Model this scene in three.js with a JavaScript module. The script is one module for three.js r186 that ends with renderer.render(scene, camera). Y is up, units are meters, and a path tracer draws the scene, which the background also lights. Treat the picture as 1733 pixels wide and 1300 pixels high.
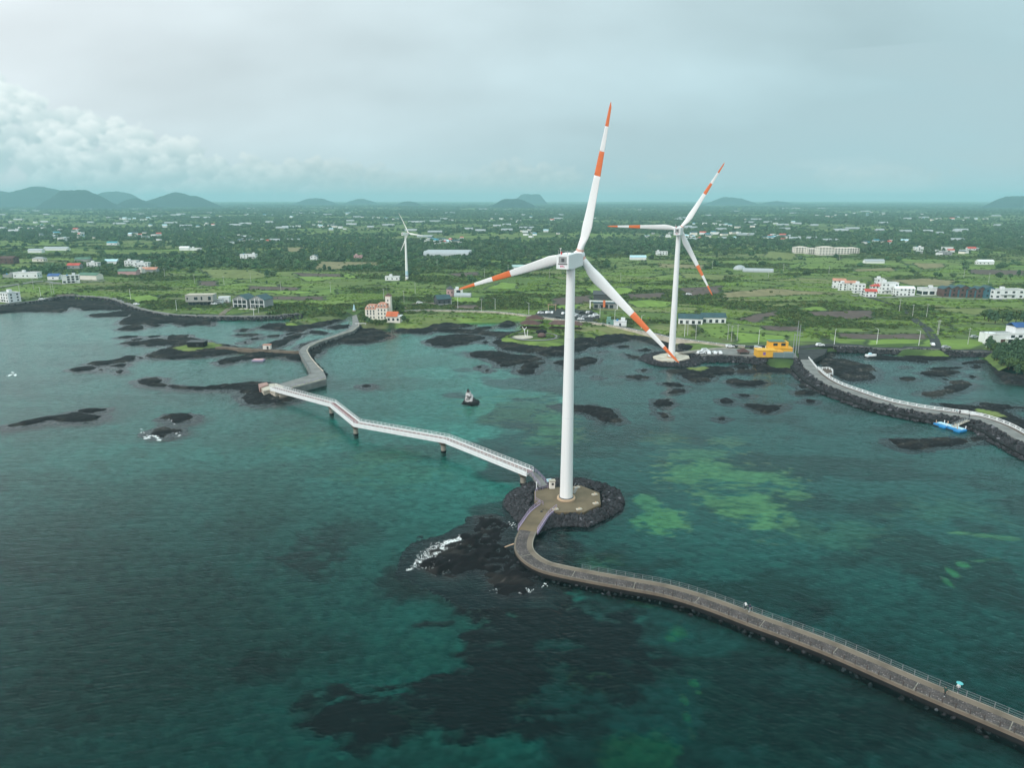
import * as THREE from 'three';
import { mergeGeometries } from 'three/addons/utils/BufferGeometryUtils.js';
import { MarchingCubes } from 'three/addons/objects/MarchingCubes.js';
import { RoundedBoxGeometry } from 'three/addons/geometries/RoundedBoxGeometry.js';

// ------------------------------------------------------------------ camera, sky, sun, exposure, haze
const F = 1193, PW = 1733, PH = 1300, EYE = 79, PITCH = Math.atan(309 / F);
const scene = new THREE.Scene();
const camera = new THREE.PerspectiveCamera(2 * Math.atan(650 / F) * 180 / Math.PI, PW / PH, 1, 60000);
camera.position.set(0, EYE, 0);
camera.rotation.x = -PITCH;
const renderer = new THREE.WebGLRenderer();
renderer.toneMapping = THREE.LinearToneMapping;
renderer.toneMappingExposure = 1.03;
renderer.shadowMap.enabled = true;
const SUN_AZ = -126 * Math.PI / 180, SUN_EL = 37 * Math.PI / 180;   // azimuth from the view direction, negative to the left
const sunDir = new THREE.Vector3(Math.sin(SUN_AZ) * Math.cos(SUN_EL), Math.sin(SUN_EL), -Math.cos(SUN_AZ) * Math.cos(SUN_EL));
const sun = new THREE.DirectionalLight(new THREE.Color().setRGB(1, 0.97, 0.92), 1.5);
sun.position.copy(sunDir).multiplyScalar(900).add(new THREE.Vector3(0, 0, -350));
sun.target.position.set(0, 0, -350);
sun.castShadow = true; sun.shadow.radius = 40; sun.shadow.mapSize.set(4096, 4096);
Object.assign(sun.shadow.camera, { left: -700, right: 700, top: 700, bottom: -700, near: 1, far: 2500 });
scene.add(sun, sun.target);
scene.fog = new THREE.FogExp2(new THREE.Color().setRGB(0.50, 0.90, 0.94), 0.00013);

// ------------------------------------------------------------------ numbers
function rng(seed) { let a = seed >>> 0; return () => { a = (a + 0x6D2B79F5) | 0; let t = Math.imul(a ^ (a >>> 15), 1 | a); t = (t + Math.imul(t ^ (t >>> 7), 61 | t)) ^ t; return ((t ^ (t >>> 14)) >>> 0) / 4294967296; }; }
const PERM = (() => { const r = rng(7), p = new Uint8Array(512), a = [...Array(256).keys()]; for (let i = 255; i > 0; i--) { const j = Math.floor(r() * (i + 1)); [a[i], a[j]] = [a[j], a[i]]; } for (let i = 0; i < 512; i++) p[i] = a[i & 255]; return p; })();
const hash2 = (i, j) => PERM[PERM[i & 255] + (j & 255)] / 255;
const hashf = (i, j, k) => { let h = Math.imul(i, 374761393) ^ Math.imul(j, 668265263) ^ Math.imul(k + 11, 2147483647); h = Math.imul(h ^ (h >>> 13), 1274126177); return ((h ^ (h >>> 16)) >>> 0) / 4294967296; };
function noise(x, y) { const i = Math.floor(x), j = Math.floor(y); let u = x - i, v = y - j; u = u * u * (3 - 2 * u); v = v * v * (3 - 2 * v); const a = hash2(i, j), b = hash2(i + 1, j), c = hash2(i, j + 1), d = hash2(i + 1, j + 1); return a + (b - a) * u + (c - a) * v + (a - b - c + d) * u * v; }
function fbm(x, y, n = 4) { let s = 0, a = 0.5, t = 0; for (let k = 0; k < n; k++) { s += a * noise(x, y); t += a; x = x * 2.03 + 17.1; y = y * 2.03 + 5.3; a *= 0.5; } return s / t; }
const clamp = (x, a = 0, b = 1) => x < a ? a : x > b ? b : x;
const smooth = (a, b, x) => { const t = clamp((x - a) / (b - a)); return t * t * (3 - 2 * t); };
const lerp = (a, b, t) => a + (b - a) * t;
const mix3 = (a, b, t) => [lerp(a[0], b[0], t), lerp(a[1], b[1], t), lerp(a[2], b[2], t)];
const R = (d) => d * Math.PI / 180;
const V = (x, y, z) => new THREE.Vector3(x, y, z);
const lin = (r, g, b) => new THREE.Color().setRGB(r, g, b);
const toSRGB = (c) => 255 * (c <= 0.0031308 ? 12.92 * c : 1.055 * Math.pow(c, 1 / 2.4) - 0.055);

// ------------------------------------------------------------------ survey: a sight line from the drone to a plane gives a place on the map
const cP = Math.cos(PITCH), sP = Math.sin(PITCH);
function at(px, py, e = 0) {
  const a = (px - PW / 2) / F, b = -(py - PH / 2) / F;
  const dy = b * cP - sP, dz = -b * sP - cP, t = (e - EYE) / dy;
  return V(a * t, e, dz * t);
}
const pxPerM = (p) => -F / ((p.y - EYE) * sP + p.z * cP);   // picture scale at a place

// ------------------------------------------------------------------ the sky: thin overcast, brightest round the hidden sun, cumulus along the horizon
{
  const W = 4096, H = 2048, d = new Float32Array(W * H * 4), D2 = 180 / Math.PI;
  const glow = (x, y, z) => { const ang = Math.acos(clamp(x * sunDir.x + y * sunDir.y + z * sunDir.z, -1, 1)) * D2; return Math.exp(-ang * ang / (2 * 65 * 65)); };
  const cell = 4;   // the deck is soft: worked out on a coarser grid and blended
  const w4 = W / cell, h4 = H / cell, soft = new Float32Array((w4 + 1) * (h4 + 1) * 3);
  for (let j = 0; j <= h4; j++) for (let i = 0; i <= w4; i++) {
    const el = (j / h4 - 0.5) * Math.PI, phi = (i / w4 - 0.5) * 2 * Math.PI, sy = Math.sin(el), cy = Math.cos(el), x = Math.cos(phi) * cy, z = Math.sin(phi) * cy, up = Math.max(0, sy), eld = el * D2, g = glow(x, Math.max(0, sy), z);
    let c = [0.21 + 1.34 * g, 0.41 + 1.02 * g, 0.46 + 0.98 * g].map((v) => v * (1 + 0.28 * Math.pow(up, 1.1)));
    c[0] *= 1 - 0.22 * smooth(15, 50, eld);   // red cut added to the unseen upper sky, so near water mirrors less grey
    if (sy > -0.02) { const qx = x / (up + 0.16), qz = z / (up + 0.16), m = 1 + 0.2 * (fbm(qx * 0.42 + 3, qz * 0.7 + 8, 5) - 0.5) + 0.24 * (fbm(qx * 0.16 + 30, qz * 0.26 + 1, 3) - 0.5); c = c.map((v) => v * m); }
    const st = fbm(Math.cos(phi) * 5 + 20, Math.sin(phi) * 5 + eld * 0.22 + 20, 5); c = c.map((v) => v * (1 + 0.34 * (st - 0.5) * smooth(40, 6, eld)));
    c = mix3(c, [0.30 + 0.62 * g, 0.50 + 0.5 * g, 0.55 + 0.45 * g], smooth(5, 0, eld) * 0.35);
    c = mix3(c, [0.56 + 0.3 * g, 0.70 + 0.2 * g, 0.73 + 0.2 * g], 0.55 * smooth(4.2, 1.2, eld) * smooth(0.42, 0.66, fbm(Math.cos(phi) * 9 + 60, Math.sin(phi) * 9 + eld * 0.5, 4)));
    soft.set(c, (j * (w4 + 1) + i) * 3);
  }
  for (let j = 0; j < H; j++) for (let i = 0; i < W; i++) {
    const u = (i + 0.5) / cell, v = (j + 0.5) / cell, a = Math.min(w4 - 1, Math.floor(u)), b = Math.min(h4 - 1, Math.floor(v)), p = u - a, q = v - b, o = (j * W + i) * 4, s = (b * (w4 + 1) + a) * 3, t = s + (w4 + 1) * 3;
    for (let k = 0; k < 3; k++) d[o + k] = lerp(lerp(soft[s + k], soft[s + 3 + k], p), lerp(soft[t + k], soft[t + 3 + k], p), q);
    d[o + 3] = 1;
  }
  // heaped clouds, puff by puff; azimuth from the view direction and height in degrees
  const r = rng(1234), puffs = [];
  const TOPS = [[-180, 1.5], [-130, 2.5], [-85, 6.5], [-55, 8.6], [-40, 8.4], [-36, 8.0], [-32.7, 7.0], [-29, 5.2], [-25.4, 3.7], [-21, 3.1], [-17, 2.9], [-11.7, 2.5], [-6, 1.9], [0, 2.8], [4, 2.2], [16, 2.4], [30, 2.2], [180, 1.5]];
  const topAt = (az) => { let k = 0; while (az > TOPS[k + 1][0]) k++; const [a, p] = TOPS[k], [b, q] = TOPS[k + 1]; return lerp(p, q, (az - a) / (b - a)) * (0.86 + 0.3 * noise(az / 3.1 + 90, 3.3)); };
  for (let az = -176; az < 176; az += 0.1) {
    const big = az < 5 && az > -140, keep = big ? 1 : 0.32 * smooth(0.42, 0.62, noise(az / 6 + 40, 8.8)); if (r() > keep) continue;
    const T = topAt(az), e = T * (big ? Math.pow(r(), 0.55) : 0.55 + 0.45 * r()), near = e / T;
    puffs.push({ az: az + (r() - 0.5) * 1.5, e: e - 0.3, rad: (0.24 + 0.9 * r() * r() + 0.085 * T) * (big ? 1 : 0.7), a: (big ? 0.85 : 0.4) * lerp(1, 0.45, smooth(-22, -6, az)), k: near });
  }
  puffs.sort((p, q) => q.e - p.e);
  for (const p of puffs) {
    const j0 = Math.max(Math.floor(H / 2), Math.floor((p.e - p.rad * 1.4) / 180 * H + H / 2)), j1 = Math.min(H - 1, Math.ceil((p.e + p.rad * 1.3) / 180 * H + H / 2)), ci = ((p.az - 90) / 360 + 0.5) * W, n = Math.ceil(p.rad * 1.5 / 360 * W);
    for (let j = j0; j <= j1; j++) for (let i = Math.floor(ci - n); i <= ci + n; i++) {
      const el = ((j + 0.5) / H - 0.5) * 180, ii = ((i % W) + W) % W, dx = (i - ci) / W * 360 / p.rad, dy = (el - p.e) / p.rad * (el > p.e ? 1.12 : 0.8), rough = fbm(((i - ci) / W * 360 + p.az) * 1.7 + 500, el * 2.1 + 50, 5) - 0.5, rr = Math.hypot(dx, dy) + rough * 1.0; if (rr > 1) continue;
      const al = p.a * smooth(1, 0.72, rr) * smooth(-1.25, 0.1, dy + 0.15), o = (j * W + ii) * 4, g = (d[o] - 0.2) / 1.5;
      const lit = clamp(0.42 + 0.5 * dy - 0.2 * dx - 0.45 * rough + 0.4 * (p.k - 0.6)), f = 0.80 + 0.25 * smooth(-4, -36, p.az) * (p.az > -140 ? 1 : 0), c = mix3([0.37, 0.54, 0.575], [0.86, 0.94, 0.94], lit), hz = smooth(4.5, 0, el) * 0.6;
      for (let k = 0; k < 3; k++) d[o + k] = lerp(d[o + k], lerp(c[k] * f, [0.44, 0.62, 0.65][k], hz), al);
    }
  }
  const t = new THREE.DataTexture(d, W, H, THREE.RGBAFormat, THREE.FloatType);
  t.mapping = THREE.EquirectangularReflectionMapping; t.magFilter = THREE.LinearFilter; t.needsUpdate = true;
  scene.background = t; scene.environment = t;
}

// ------------------------------------------------------------------ textures and materials
function tex(size, fn, { srgb = true, repeat, wrap = THREE.RepeatWrapping } = {}) {
  const d = new Uint8Array(size * size * 4);
  for (let j = 0; j < size; j++) for (let i = 0; i < size; i++) {
    const c = fn((i + 0.5) / size, (j + 0.5) / size, i, j), o = (j * size + i) * 4;
    for (let k = 0; k < 3; k++) d[o + k] = clamp(srgb ? toSRGB(clamp(c[k])) : 255 * clamp(c[k]), 0, 255);
    d[o + 3] = 255;
  }
  const t = new THREE.DataTexture(d, size, size, THREE.RGBAFormat);
  t.wrapS = t.wrapT = wrap; t.magFilter = THREE.LinearFilter; t.minFilter = THREE.LinearMipmapLinearFilter; t.generateMipmaps = true;
  if (srgb) t.colorSpace = THREE.SRGBColorSpace;
  if (repeat) t.repeat.set(repeat, repeat);
  t.needsUpdate = true;
  return t;
}
// noise that repeats after one unit
function tnoise(u, v, n) { const x = u * n, y = v * n, i = Math.floor(x), j = Math.floor(y); let a = x - i, b = y - j; a = a * a * (3 - 2 * a); b = b * b * (3 - 2 * b); const m = (q) => ((q % n) + n) % n, h = (p, q) => hash2(m(p) + n * 3, m(q) + n * 5); return lerp(lerp(h(i, j), h(i + 1, j), a), lerp(h(i, j + 1), h(i + 1, j + 1), a), b); }
function tfbm(u, v, n, k = 4) { let s = 0, a = 0.5, t = 0; for (let q = 0; q < k; q++) { s += a * tnoise(u, v, n); t += a; n *= 2; a *= 0.5; } return s / t; }
const dull = (c, roughness = 0.95, extra = {}) => new THREE.MeshPhysicalMaterial({ color: c, roughness, specularIntensity: 0.2, ...extra });
const std = (c, roughness = 0.8, extra = {}) => new THREE.MeshStandardMaterial({ color: c, roughness, ...extra });
const grain = tex(256, (u, v) => { const k = 0.72 + 0.42 * tfbm(u, v, 6, 5) + 0.12 * (tnoise(u, v, 128) - 0.5); return [k, k, k]; });
const stainTex = tex(512, (u, v) => { const b = tfbm(u, v, 4, 6), f = tnoise(u, v, 160); const k = 0.55 + 0.6 * b + 0.14 * (f - 0.5); return [k, k * (0.985), k * 0.96]; });
const wallTex = tex(256, (u, v) => { const k = 0.9 + 0.12 * tfbm(u, v, 5, 5) - 0.10 * smooth(0.55, 0.8, tfbm(u * 1, v, 12, 3)); return [k, k, k]; });
const M = {
  white: std(lin(0.83, 0.84, 0.84), 0.45, { map: wallTex }),
  towerWhite: std(lin(0.88, 0.88, 0.88), 0.42, { map: tex(256, (u, v) => { const k = 0.985 - 0.07 * smooth(0.5, 0.85, tfbm(u, v * 0.06, 24, 3)) - 0.03 * tfbm(u, v, 5, 4); return [k, k * 0.995, k * 0.985]; }) }),
  orange: std(lin(0.78, 0.19, 0.065), 0.45),
  red: std(lin(0.55, 0.05, 0.05), 0.5),
  blueDark: std(lin(0.02, 0.09, 0.26), 0.5),
  grey: std(lin(0.32, 0.33, 0.33), 0.8, { map: wallTex }),
  darkGrey: std(lin(0.07, 0.075, 0.08), 0.7),
  concrete: std(lin(0.30, 0.275, 0.235), 0.9, { map: stainTex }),
  brownConcrete: std(lin(0.165, 0.125, 0.078), 0.9, { map: stainTex }),
  paleConcrete: std(lin(0.55, 0.50, 0.42), 0.9, { map: stainTex }),
  tanConcrete: std(lin(0.185, 0.148, 0.115), 0.9, { map: stainTex }),
  greyConcrete: std(lin(0.22, 0.22, 0.215), 0.92, { map: stainTex }),
  asphalt: dull(lin(0.06, 0.063, 0.066), 0.95, { map: stainTex }),
  glass: new THREE.MeshPhysicalMaterial({ color: lin(0.03, 0.04, 0.045), roughness: 0.12 }),
  steel: std(lin(0.35, 0.37, 0.38), 0.5, { metalness: 0.3 }),
  railGrey: std(lin(0.20, 0.22, 0.225), 0.55, { metalness: 0.2 }),
  rust: std(lin(0.075, 0.055, 0.05), 0.85),
  lilac: std(lin(0.36, 0.28, 0.40), 0.6),
  basalt: dull(lin(0.022, 0.022, 0.024), 0.85, { map: stainTex }),
  boulder: dull(lin(0.046, 0.045, 0.049), 0.92),
  grass: dull(lin(0.11, 0.17, 0.045), 1, { map: grain }),
  soil: dull(lin(0.13, 0.10, 0.085), 1, { map: grain }),
  cream: std(lin(0.82, 0.76, 0.69), 0.8, { map: wallTex }),
  salmon: std(lin(0.58, 0.28, 0.20), 0.85, { map: stainTex }),
  terracotta: std(lin(0.62, 0.15, 0.06), 0.8, { map: stainTex }),
  redRoof: std(lin(0.58, 0.08, 0.06), 0.7, { map: stainTex }),
  tealRoof: std(lin(0.035, 0.085, 0.10), 0.6, { map: stainTex }),
  greenRoof: std(lin(0.09, 0.20, 0.14), 0.7, { map: stainTex }),
  blueRoof: std(lin(0.02, 0.09, 0.30), 0.5, { map: stainTex }),
  brownRoof: std(lin(0.10, 0.045, 0.04), 0.8, { map: stainTex }),
  brick: std(lin(0.13, 0.075, 0.07), 0.9, { map: stainTex }),
  tealWall: std(lin(0.06, 0.16, 0.20), 0.7, { map: wallTex }),
  yellow: std(lin(0.78, 0.42, 0.04), 0.6, { map: wallTex }),
  pink: std(lin(0.55, 0.33, 0.33), 0.8, { map: wallTex }),
  film: std(lin(0.40, 0.43, 0.45), 0.35, { map: wallTex }),
  bark: dull(lin(0.075, 0.055, 0.04), 1),
  blueDock: std(lin(0.02, 0.22, 0.50), 0.45),
  paleBlue: std(lin(0.45, 0.66, 0.74), 0.5),
  sandPost: std(lin(0.62, 0.42, 0.28), 0.7),
  foam: std(lin(0.85, 0.88, 0.88), 0.7),
  tyre: std(lin(0.02, 0.02, 0.02), 0.9),
  black: std(lin(0.025, 0.027, 0.03), 0.35),
  silver: std(lin(0.45, 0.46, 0.48), 0.35, { metalness: 0.3 }),
  carWhite: std(lin(0.8, 0.81, 0.82), 0.25),
  stack: std(lin(0.55, 0.53, 0.53), 0.9, { map: stainTex }),
  tealCloth: std(lin(0.12, 0.45, 0.47), 0.8),
  skin: std(lin(0.42, 0.26, 0.19), 0.6),
};

// ------------------------------------------------------------------ objects
const taken = new Map();
function numbered(n) { const k = taken.get(n) ?? 0; taken.set(n, k + 1); return k ? `${n}_${String(k).padStart(3, '0')}` : n; }
function tag(o, label, category, group, kind) { if (label) o.userData.label = label; if (category) o.userData.category = category; if (group) o.userData.group = group; if (kind) o.userData.kind = kind; return o; }
function thing(name, label, category, p = V(0, 0, 0), turn = 0, group) { const o = new THREE.Group(); o.name = numbered(name); o.position.copy(p); o.rotation.y = turn; scene.add(o); return tag(o, label, category, group); }
function obj(name, geo, mat, parent) { const m = new THREE.Mesh(Array.isArray(geo) ? (geo.length > 1 ? mergeGeometries(geo.map(plain)) : geo[0]) : geo, mat); m.name = parent ? name : numbered(name); (parent ?? scene).add(m); return m; }
function plain(g) { const n = g.index ? g.toNonIndexed() : g; for (const k of Object.keys(n.attributes)) if (!['position', 'normal', 'uv'].includes(k)) n.deleteAttribute(k); if (!n.attributes.uv) n.setAttribute('uv', new THREE.BufferAttribute(new Float32Array(n.attributes.position.count * 2), 2)); if (!n.attributes.normal) n.computeVertexNormals(); return n; }
function struct(name, geo, mat, label) { const m = obj(name, geo, mat); tag(m, label, name.replace(/_/g, ' '), null, 'structure'); return m; }
function copy(o, p, turn, label, group, s = 1) { const c = o.clone(); c.name = numbered(o.userData.kindName); scene.add(c); c.position.copy(p); c.rotation.y = turn; c.scale.multiplyScalar(s); c.userData = { ...o.userData }; if (label) c.userData.label = label; if (group) c.userData.group = group; return c; }
function bx(w, h, d, x = 0, y = 0, z = 0, ry = 0) { const g = new THREE.BoxGeometry(w, h, d); if (ry) g.rotateY(ry); g.translate(x, y, z); return boxUV(g); }
function boxUV(g, s = 0.12) { const p = g.attributes.position, n = g.attributes.normal, uv = g.attributes.uv; for (let i = 0; i < p.count; i++) { const ax = Math.abs(n.getX(i)), ay = Math.abs(n.getY(i)), az = Math.abs(n.getZ(i)); uv.setXY(i, (ax > ay && ax > az ? p.getZ(i) : p.getX(i)) * s, (ay > ax && ay > az ? p.getZ(i) : p.getY(i)) * s); } return g; }
function cyl(r0, r1, h, x = 0, y = 0, z = 0, n = 10) { const g = new THREE.CylinderGeometry(r1, r0, h, n); g.translate(x, y + h / 2, z); return g; }
function bar(a, b, r, n = 6) { const d = b.clone().sub(a), g = new THREE.CylinderGeometry(r, r, d.length(), n); g.applyQuaternion(new THREE.Quaternion().setFromUnitVectors(V(0, 1, 0), d.normalize())); g.translate(...a.clone().add(b).multiplyScalar(0.5).toArray()); return g; }
// a band swept along a line: o0..o1 metres to the left of travel, top at the line's height + dy, th thick
function sweep(pts, o0, o1, dy, th) {
  const P = [], UV = [], I = []; let len = 0;
  for (let i = 0; i < pts.length; i++) {
    const a = pts[Math.max(0, i - 1)], b = pts[Math.min(pts.length - 1, i + 1)], t = V(b.x - a.x, 0, b.z - a.z).normalize(), l = V(t.z, 0, -t.x);
    if (i) len += pts[i].distanceTo(pts[i - 1]);
    const L = pts[i].clone().addScaledVector(l, o1), r = pts[i].clone().addScaledVector(l, o0), y = pts[i].y + dy;
    P.push(r.x, y, r.z, L.x, y, L.z, L.x, y, L.z, L.x, y - th, L.z, L.x, y - th, L.z, r.x, y - th, r.z, r.x, y - th, r.z, r.x, y, r.z);
    for (const k of [o0, o1, o1, o1 + th, o1 + th, o0 - th, o0 - th, o0]) UV.push(k * 0.12, len * 0.12);
    if (i) { const A = (i - 1) * 8, B = i * 8; for (const k of [0, 2, 4, 6]) I.push(A + k, B + k + 1, A + k + 1, A + k, B + k, B + k + 1); }
  }
  const n = (pts.length - 1) * 8; I.push(0, 1, 3, 0, 3, 5, n, n + 3, n + 1, n, n + 5, n + 3);
  const g = new THREE.BufferGeometry(); g.setAttribute('position', new THREE.Float32BufferAttribute(P, 3)); g.setAttribute('uv', new THREE.Float32BufferAttribute(UV, 2)); g.setIndex(I); g.computeVertexNormals(); return g;
}
function curve(pts, step = 2, tension = 0.5) { const c = new THREE.CatmullRomCurve3(pts, false, 'centripetal', tension); return c.getSpacedPoints(Math.max(2, Math.round(c.getLength() / step))); }
function polyline(pts, step = 2) { const out = [pts[0].clone()]; for (let i = 1; i < pts.length; i++) { const n = Math.max(1, Math.round(pts[i].distanceTo(pts[i - 1]) / step)); for (let k = 1; k <= n; k++) out.push(pts[i - 1].clone().lerp(pts[i], k / n)); } return out; }
function shifted(pts, o, dy = 0) { return pts.map((p, i) => { const a = pts[Math.max(0, i - 1)], b = pts[Math.min(pts.length - 1, i + 1)], t = V(b.x - a.x, 0, b.z - a.z).normalize(); return V(p.x + t.z * o, p.y + dy, p.z - t.x * o); }); }
function railing(parent, pts, spacing, h, mat, { r = 0.05, rails = [1, 0.5], postName = 'railing_post', railMat = mat, rr = 0.035, every = 1 } = {}) {
  const post = bx(r * 2, h, r * 2, 0, h / 2, 0), c = new THREE.CatmullRomCurve3(pts, false, 'catmullrom', 0), n = Math.max(1, Math.round(c.getLength() / spacing));
  const q = c.getSpacedPoints(n);
  q.forEach((p, i) => { if (i % every) return; const m = obj(postName, post, mat, parent); m.position.copy(p); });
  for (const k of rails) obj('rail', sweep(q.map((p) => V(p.x, p.y + h * k, p.z)), -rr, rr, rr, rr * 2), railMat, parent);
  return n;
}
// plan outlines
const poly = (a) => { const o = []; for (let i = 0; i < a.length; i += 2) o.push([a[i], a[i + 1]]); return o; };
const REG = { 1: [0, 490, 0.2077], 2: [340, 490, 0.2077], 3: [680, 490, 0.2077], 4: [1020, 490, 0.2077], 5: [1370, 490, 0.2095], 6: [0, 600, 0.2077], 0: [0, 0, 1] };
const plan = (reg, a, e = 0) => poly(a).map(([u, v]) => { const q = REG[reg], p = at(q[0] + u * q[2], q[1] + v * q[2], e); return [p.x, p.z]; });
function sdist(pg, x, z) { let d = 1e18, ins = false; for (let i = 0, j = pg.length - 1; i < pg.length; j = i++) { const ax = pg[j][0], az = pg[j][1], bx_ = pg[i][0], bz = pg[i][1], ex = bx_ - ax, ez = bz - az, t = clamp(((x - ax) * ex + (z - az) * ez) / (ex * ex + ez * ez || 1)), dx = x - ax - ex * t, dz = z - az - ez * t, q = dx * dx + dz * dz; if (q < d) d = q; if ((az > z) !== (bz > z) && x < ex * (z - az) / (bz - az) + ax) ins = !ins; } return ins ? Math.sqrt(d) : -Math.sqrt(d); }
function slab(pg, y0, y1, bevel = 0) { const s = new THREE.Shape(pg.map(([x, z]) => new THREE.Vector2(x, -z))); const g = new THREE.ExtrudeGeometry(s, { depth: y1 - y0 - bevel, bevelEnabled: bevel > 0, bevelSize: bevel, bevelThickness: bevel, bevelSegments: 1 }); g.rotateX(-Math.PI / 2); g.translate(0, y0, 0); return boxUV(g); }

// ------------------------------------------------------------------ the coast: plan of the mainland
const LAND = [...plan(0, [-700, 536, -300, 528, 0, 519, 41, 513, 77, 511, 116, 507, 158, 509, 187, 512, 218, 520, 249, 529, 291, 536, 360, 538, 440, 538, 516, 538.5, 523, 541, 485, 546, 479, 551, 492, 553, 519, 551.5, 548, 545, 579, 540, 592, 533.5, 601, 532, 606, 541, 606, 552, 612, 557, 631, 555, 658, 555, 672, 553, 700, 557, 717, 556, 728, 550, 767, 548, 780, 545, 842, 545, 852, 544, 873, 543, 890, 543, 886, 551, 882, 559, 871, 568, 844, 575, 846, 579, 879, 584, 908, 589, 925, 590, 954, 588, 971, 574, 1004, 573, 1022, 567, 1040, 563, 1092, 572, 1136, 579, 1165, 587, 1172, 594, 1190, 602, 1228, 605, 1269, 607.5, 1288, 609, 1300, 618, 1330, 623, 1346, 624, 1352, 613, 1368, 611, 1384, 606, 1401, 593, 1516, 594, 1521, 601, 1569, 604, 1600, 604, 1610, 598, 1666, 598, 1668, 606, 1690, 626, 1705, 636, 1733, 640, 1850, 652, 2000, 640, 2300, 610], 0.4), [9000, -700], [22000, -20000], [-22000, -20000], [-9000, -900]];
const LBOX = { near: -330, far: -680 };
function landS(x, z) { return z < LBOX.far && Math.abs(x) < 3000 && z < -900 ? 200 : sdist(LAND, x, z); }
function inland(x, z) { const D = -z; return 2.3 + 0.0052 * Math.max(0, D - 560) + 0.9 * (fbm(x / 90, z / 90, 3) - 0.5) * smooth(430, 600, D) + 9 * (fbm(x / 1500 + 7, z / 1500, 3) - 0.5) * smooth(1200, 4000, D); }
function landH(x, z, s = landS(x, z)) { if (s <= 0) return Math.max(-4.5, s * 0.35); return Math.min(inland(x, z), 0.2 + s * 0.55); }
function ground(px, py, up = 0) { let e = 3, p; for (let k = 0; k < 14; k++) { p = at(px, py, e); e = lerp(e, landH(p.x, p.z), 0.7); } p.y = landH(p.x, p.z) + up; return p; }

// parcels of land: an uneven mosaic with dark stone walls between
function parcel(x, z) {
  const wx = x + 26 * (fbm(x / 120, z / 120, 2) - 0.5), wz = z + 22 * (fbm(x / 110 + 50, z / 110, 2) - 0.5);
  const sz = Math.hypot(x * 0, z) > 1500 ? 1.35 : 1, cx = (wx * 0.96 + wz * 0.27) / (78 * sz), cz = (wz * 0.96 - wx * 0.27) / (46 * sz), i = Math.floor(cx), j = Math.floor(cz);
  let a = 9, b = 9, id = 0;
  for (let m = -1; m <= 1; m++) for (let n = -1; n <= 1; n++) { const p = i + m, q = j + n, dx = p + 0.5 + 0.75 * (hashf(p, q, 1) - 0.5) - cx, dz = q + 0.5 + 0.75 * (hashf(p, q, 2) - 0.5) - cz, d = dx * dx + dz * dz; if (d < a) { b = a; a = d; id = hashf(p, q, 3); } else if (d < b) b = d; }
  return [id, (Math.sqrt(b) - Math.sqrt(a)) * 30];
}
const G = { bright: [0.165, 0.250, 0.058], grass: [0.128, 0.195, 0.052], olive: [0.160, 0.185, 0.070], dull: [0.100, 0.140, 0.048], soil: [0.115, 0.088, 0.078], tan: [0.215, 0.190, 0.105], crop: [0.050, 0.095, 0.032], scrub: [0.034, 0.064, 0.024], stone: [0.045, 0.046, 0.045] };
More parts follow.
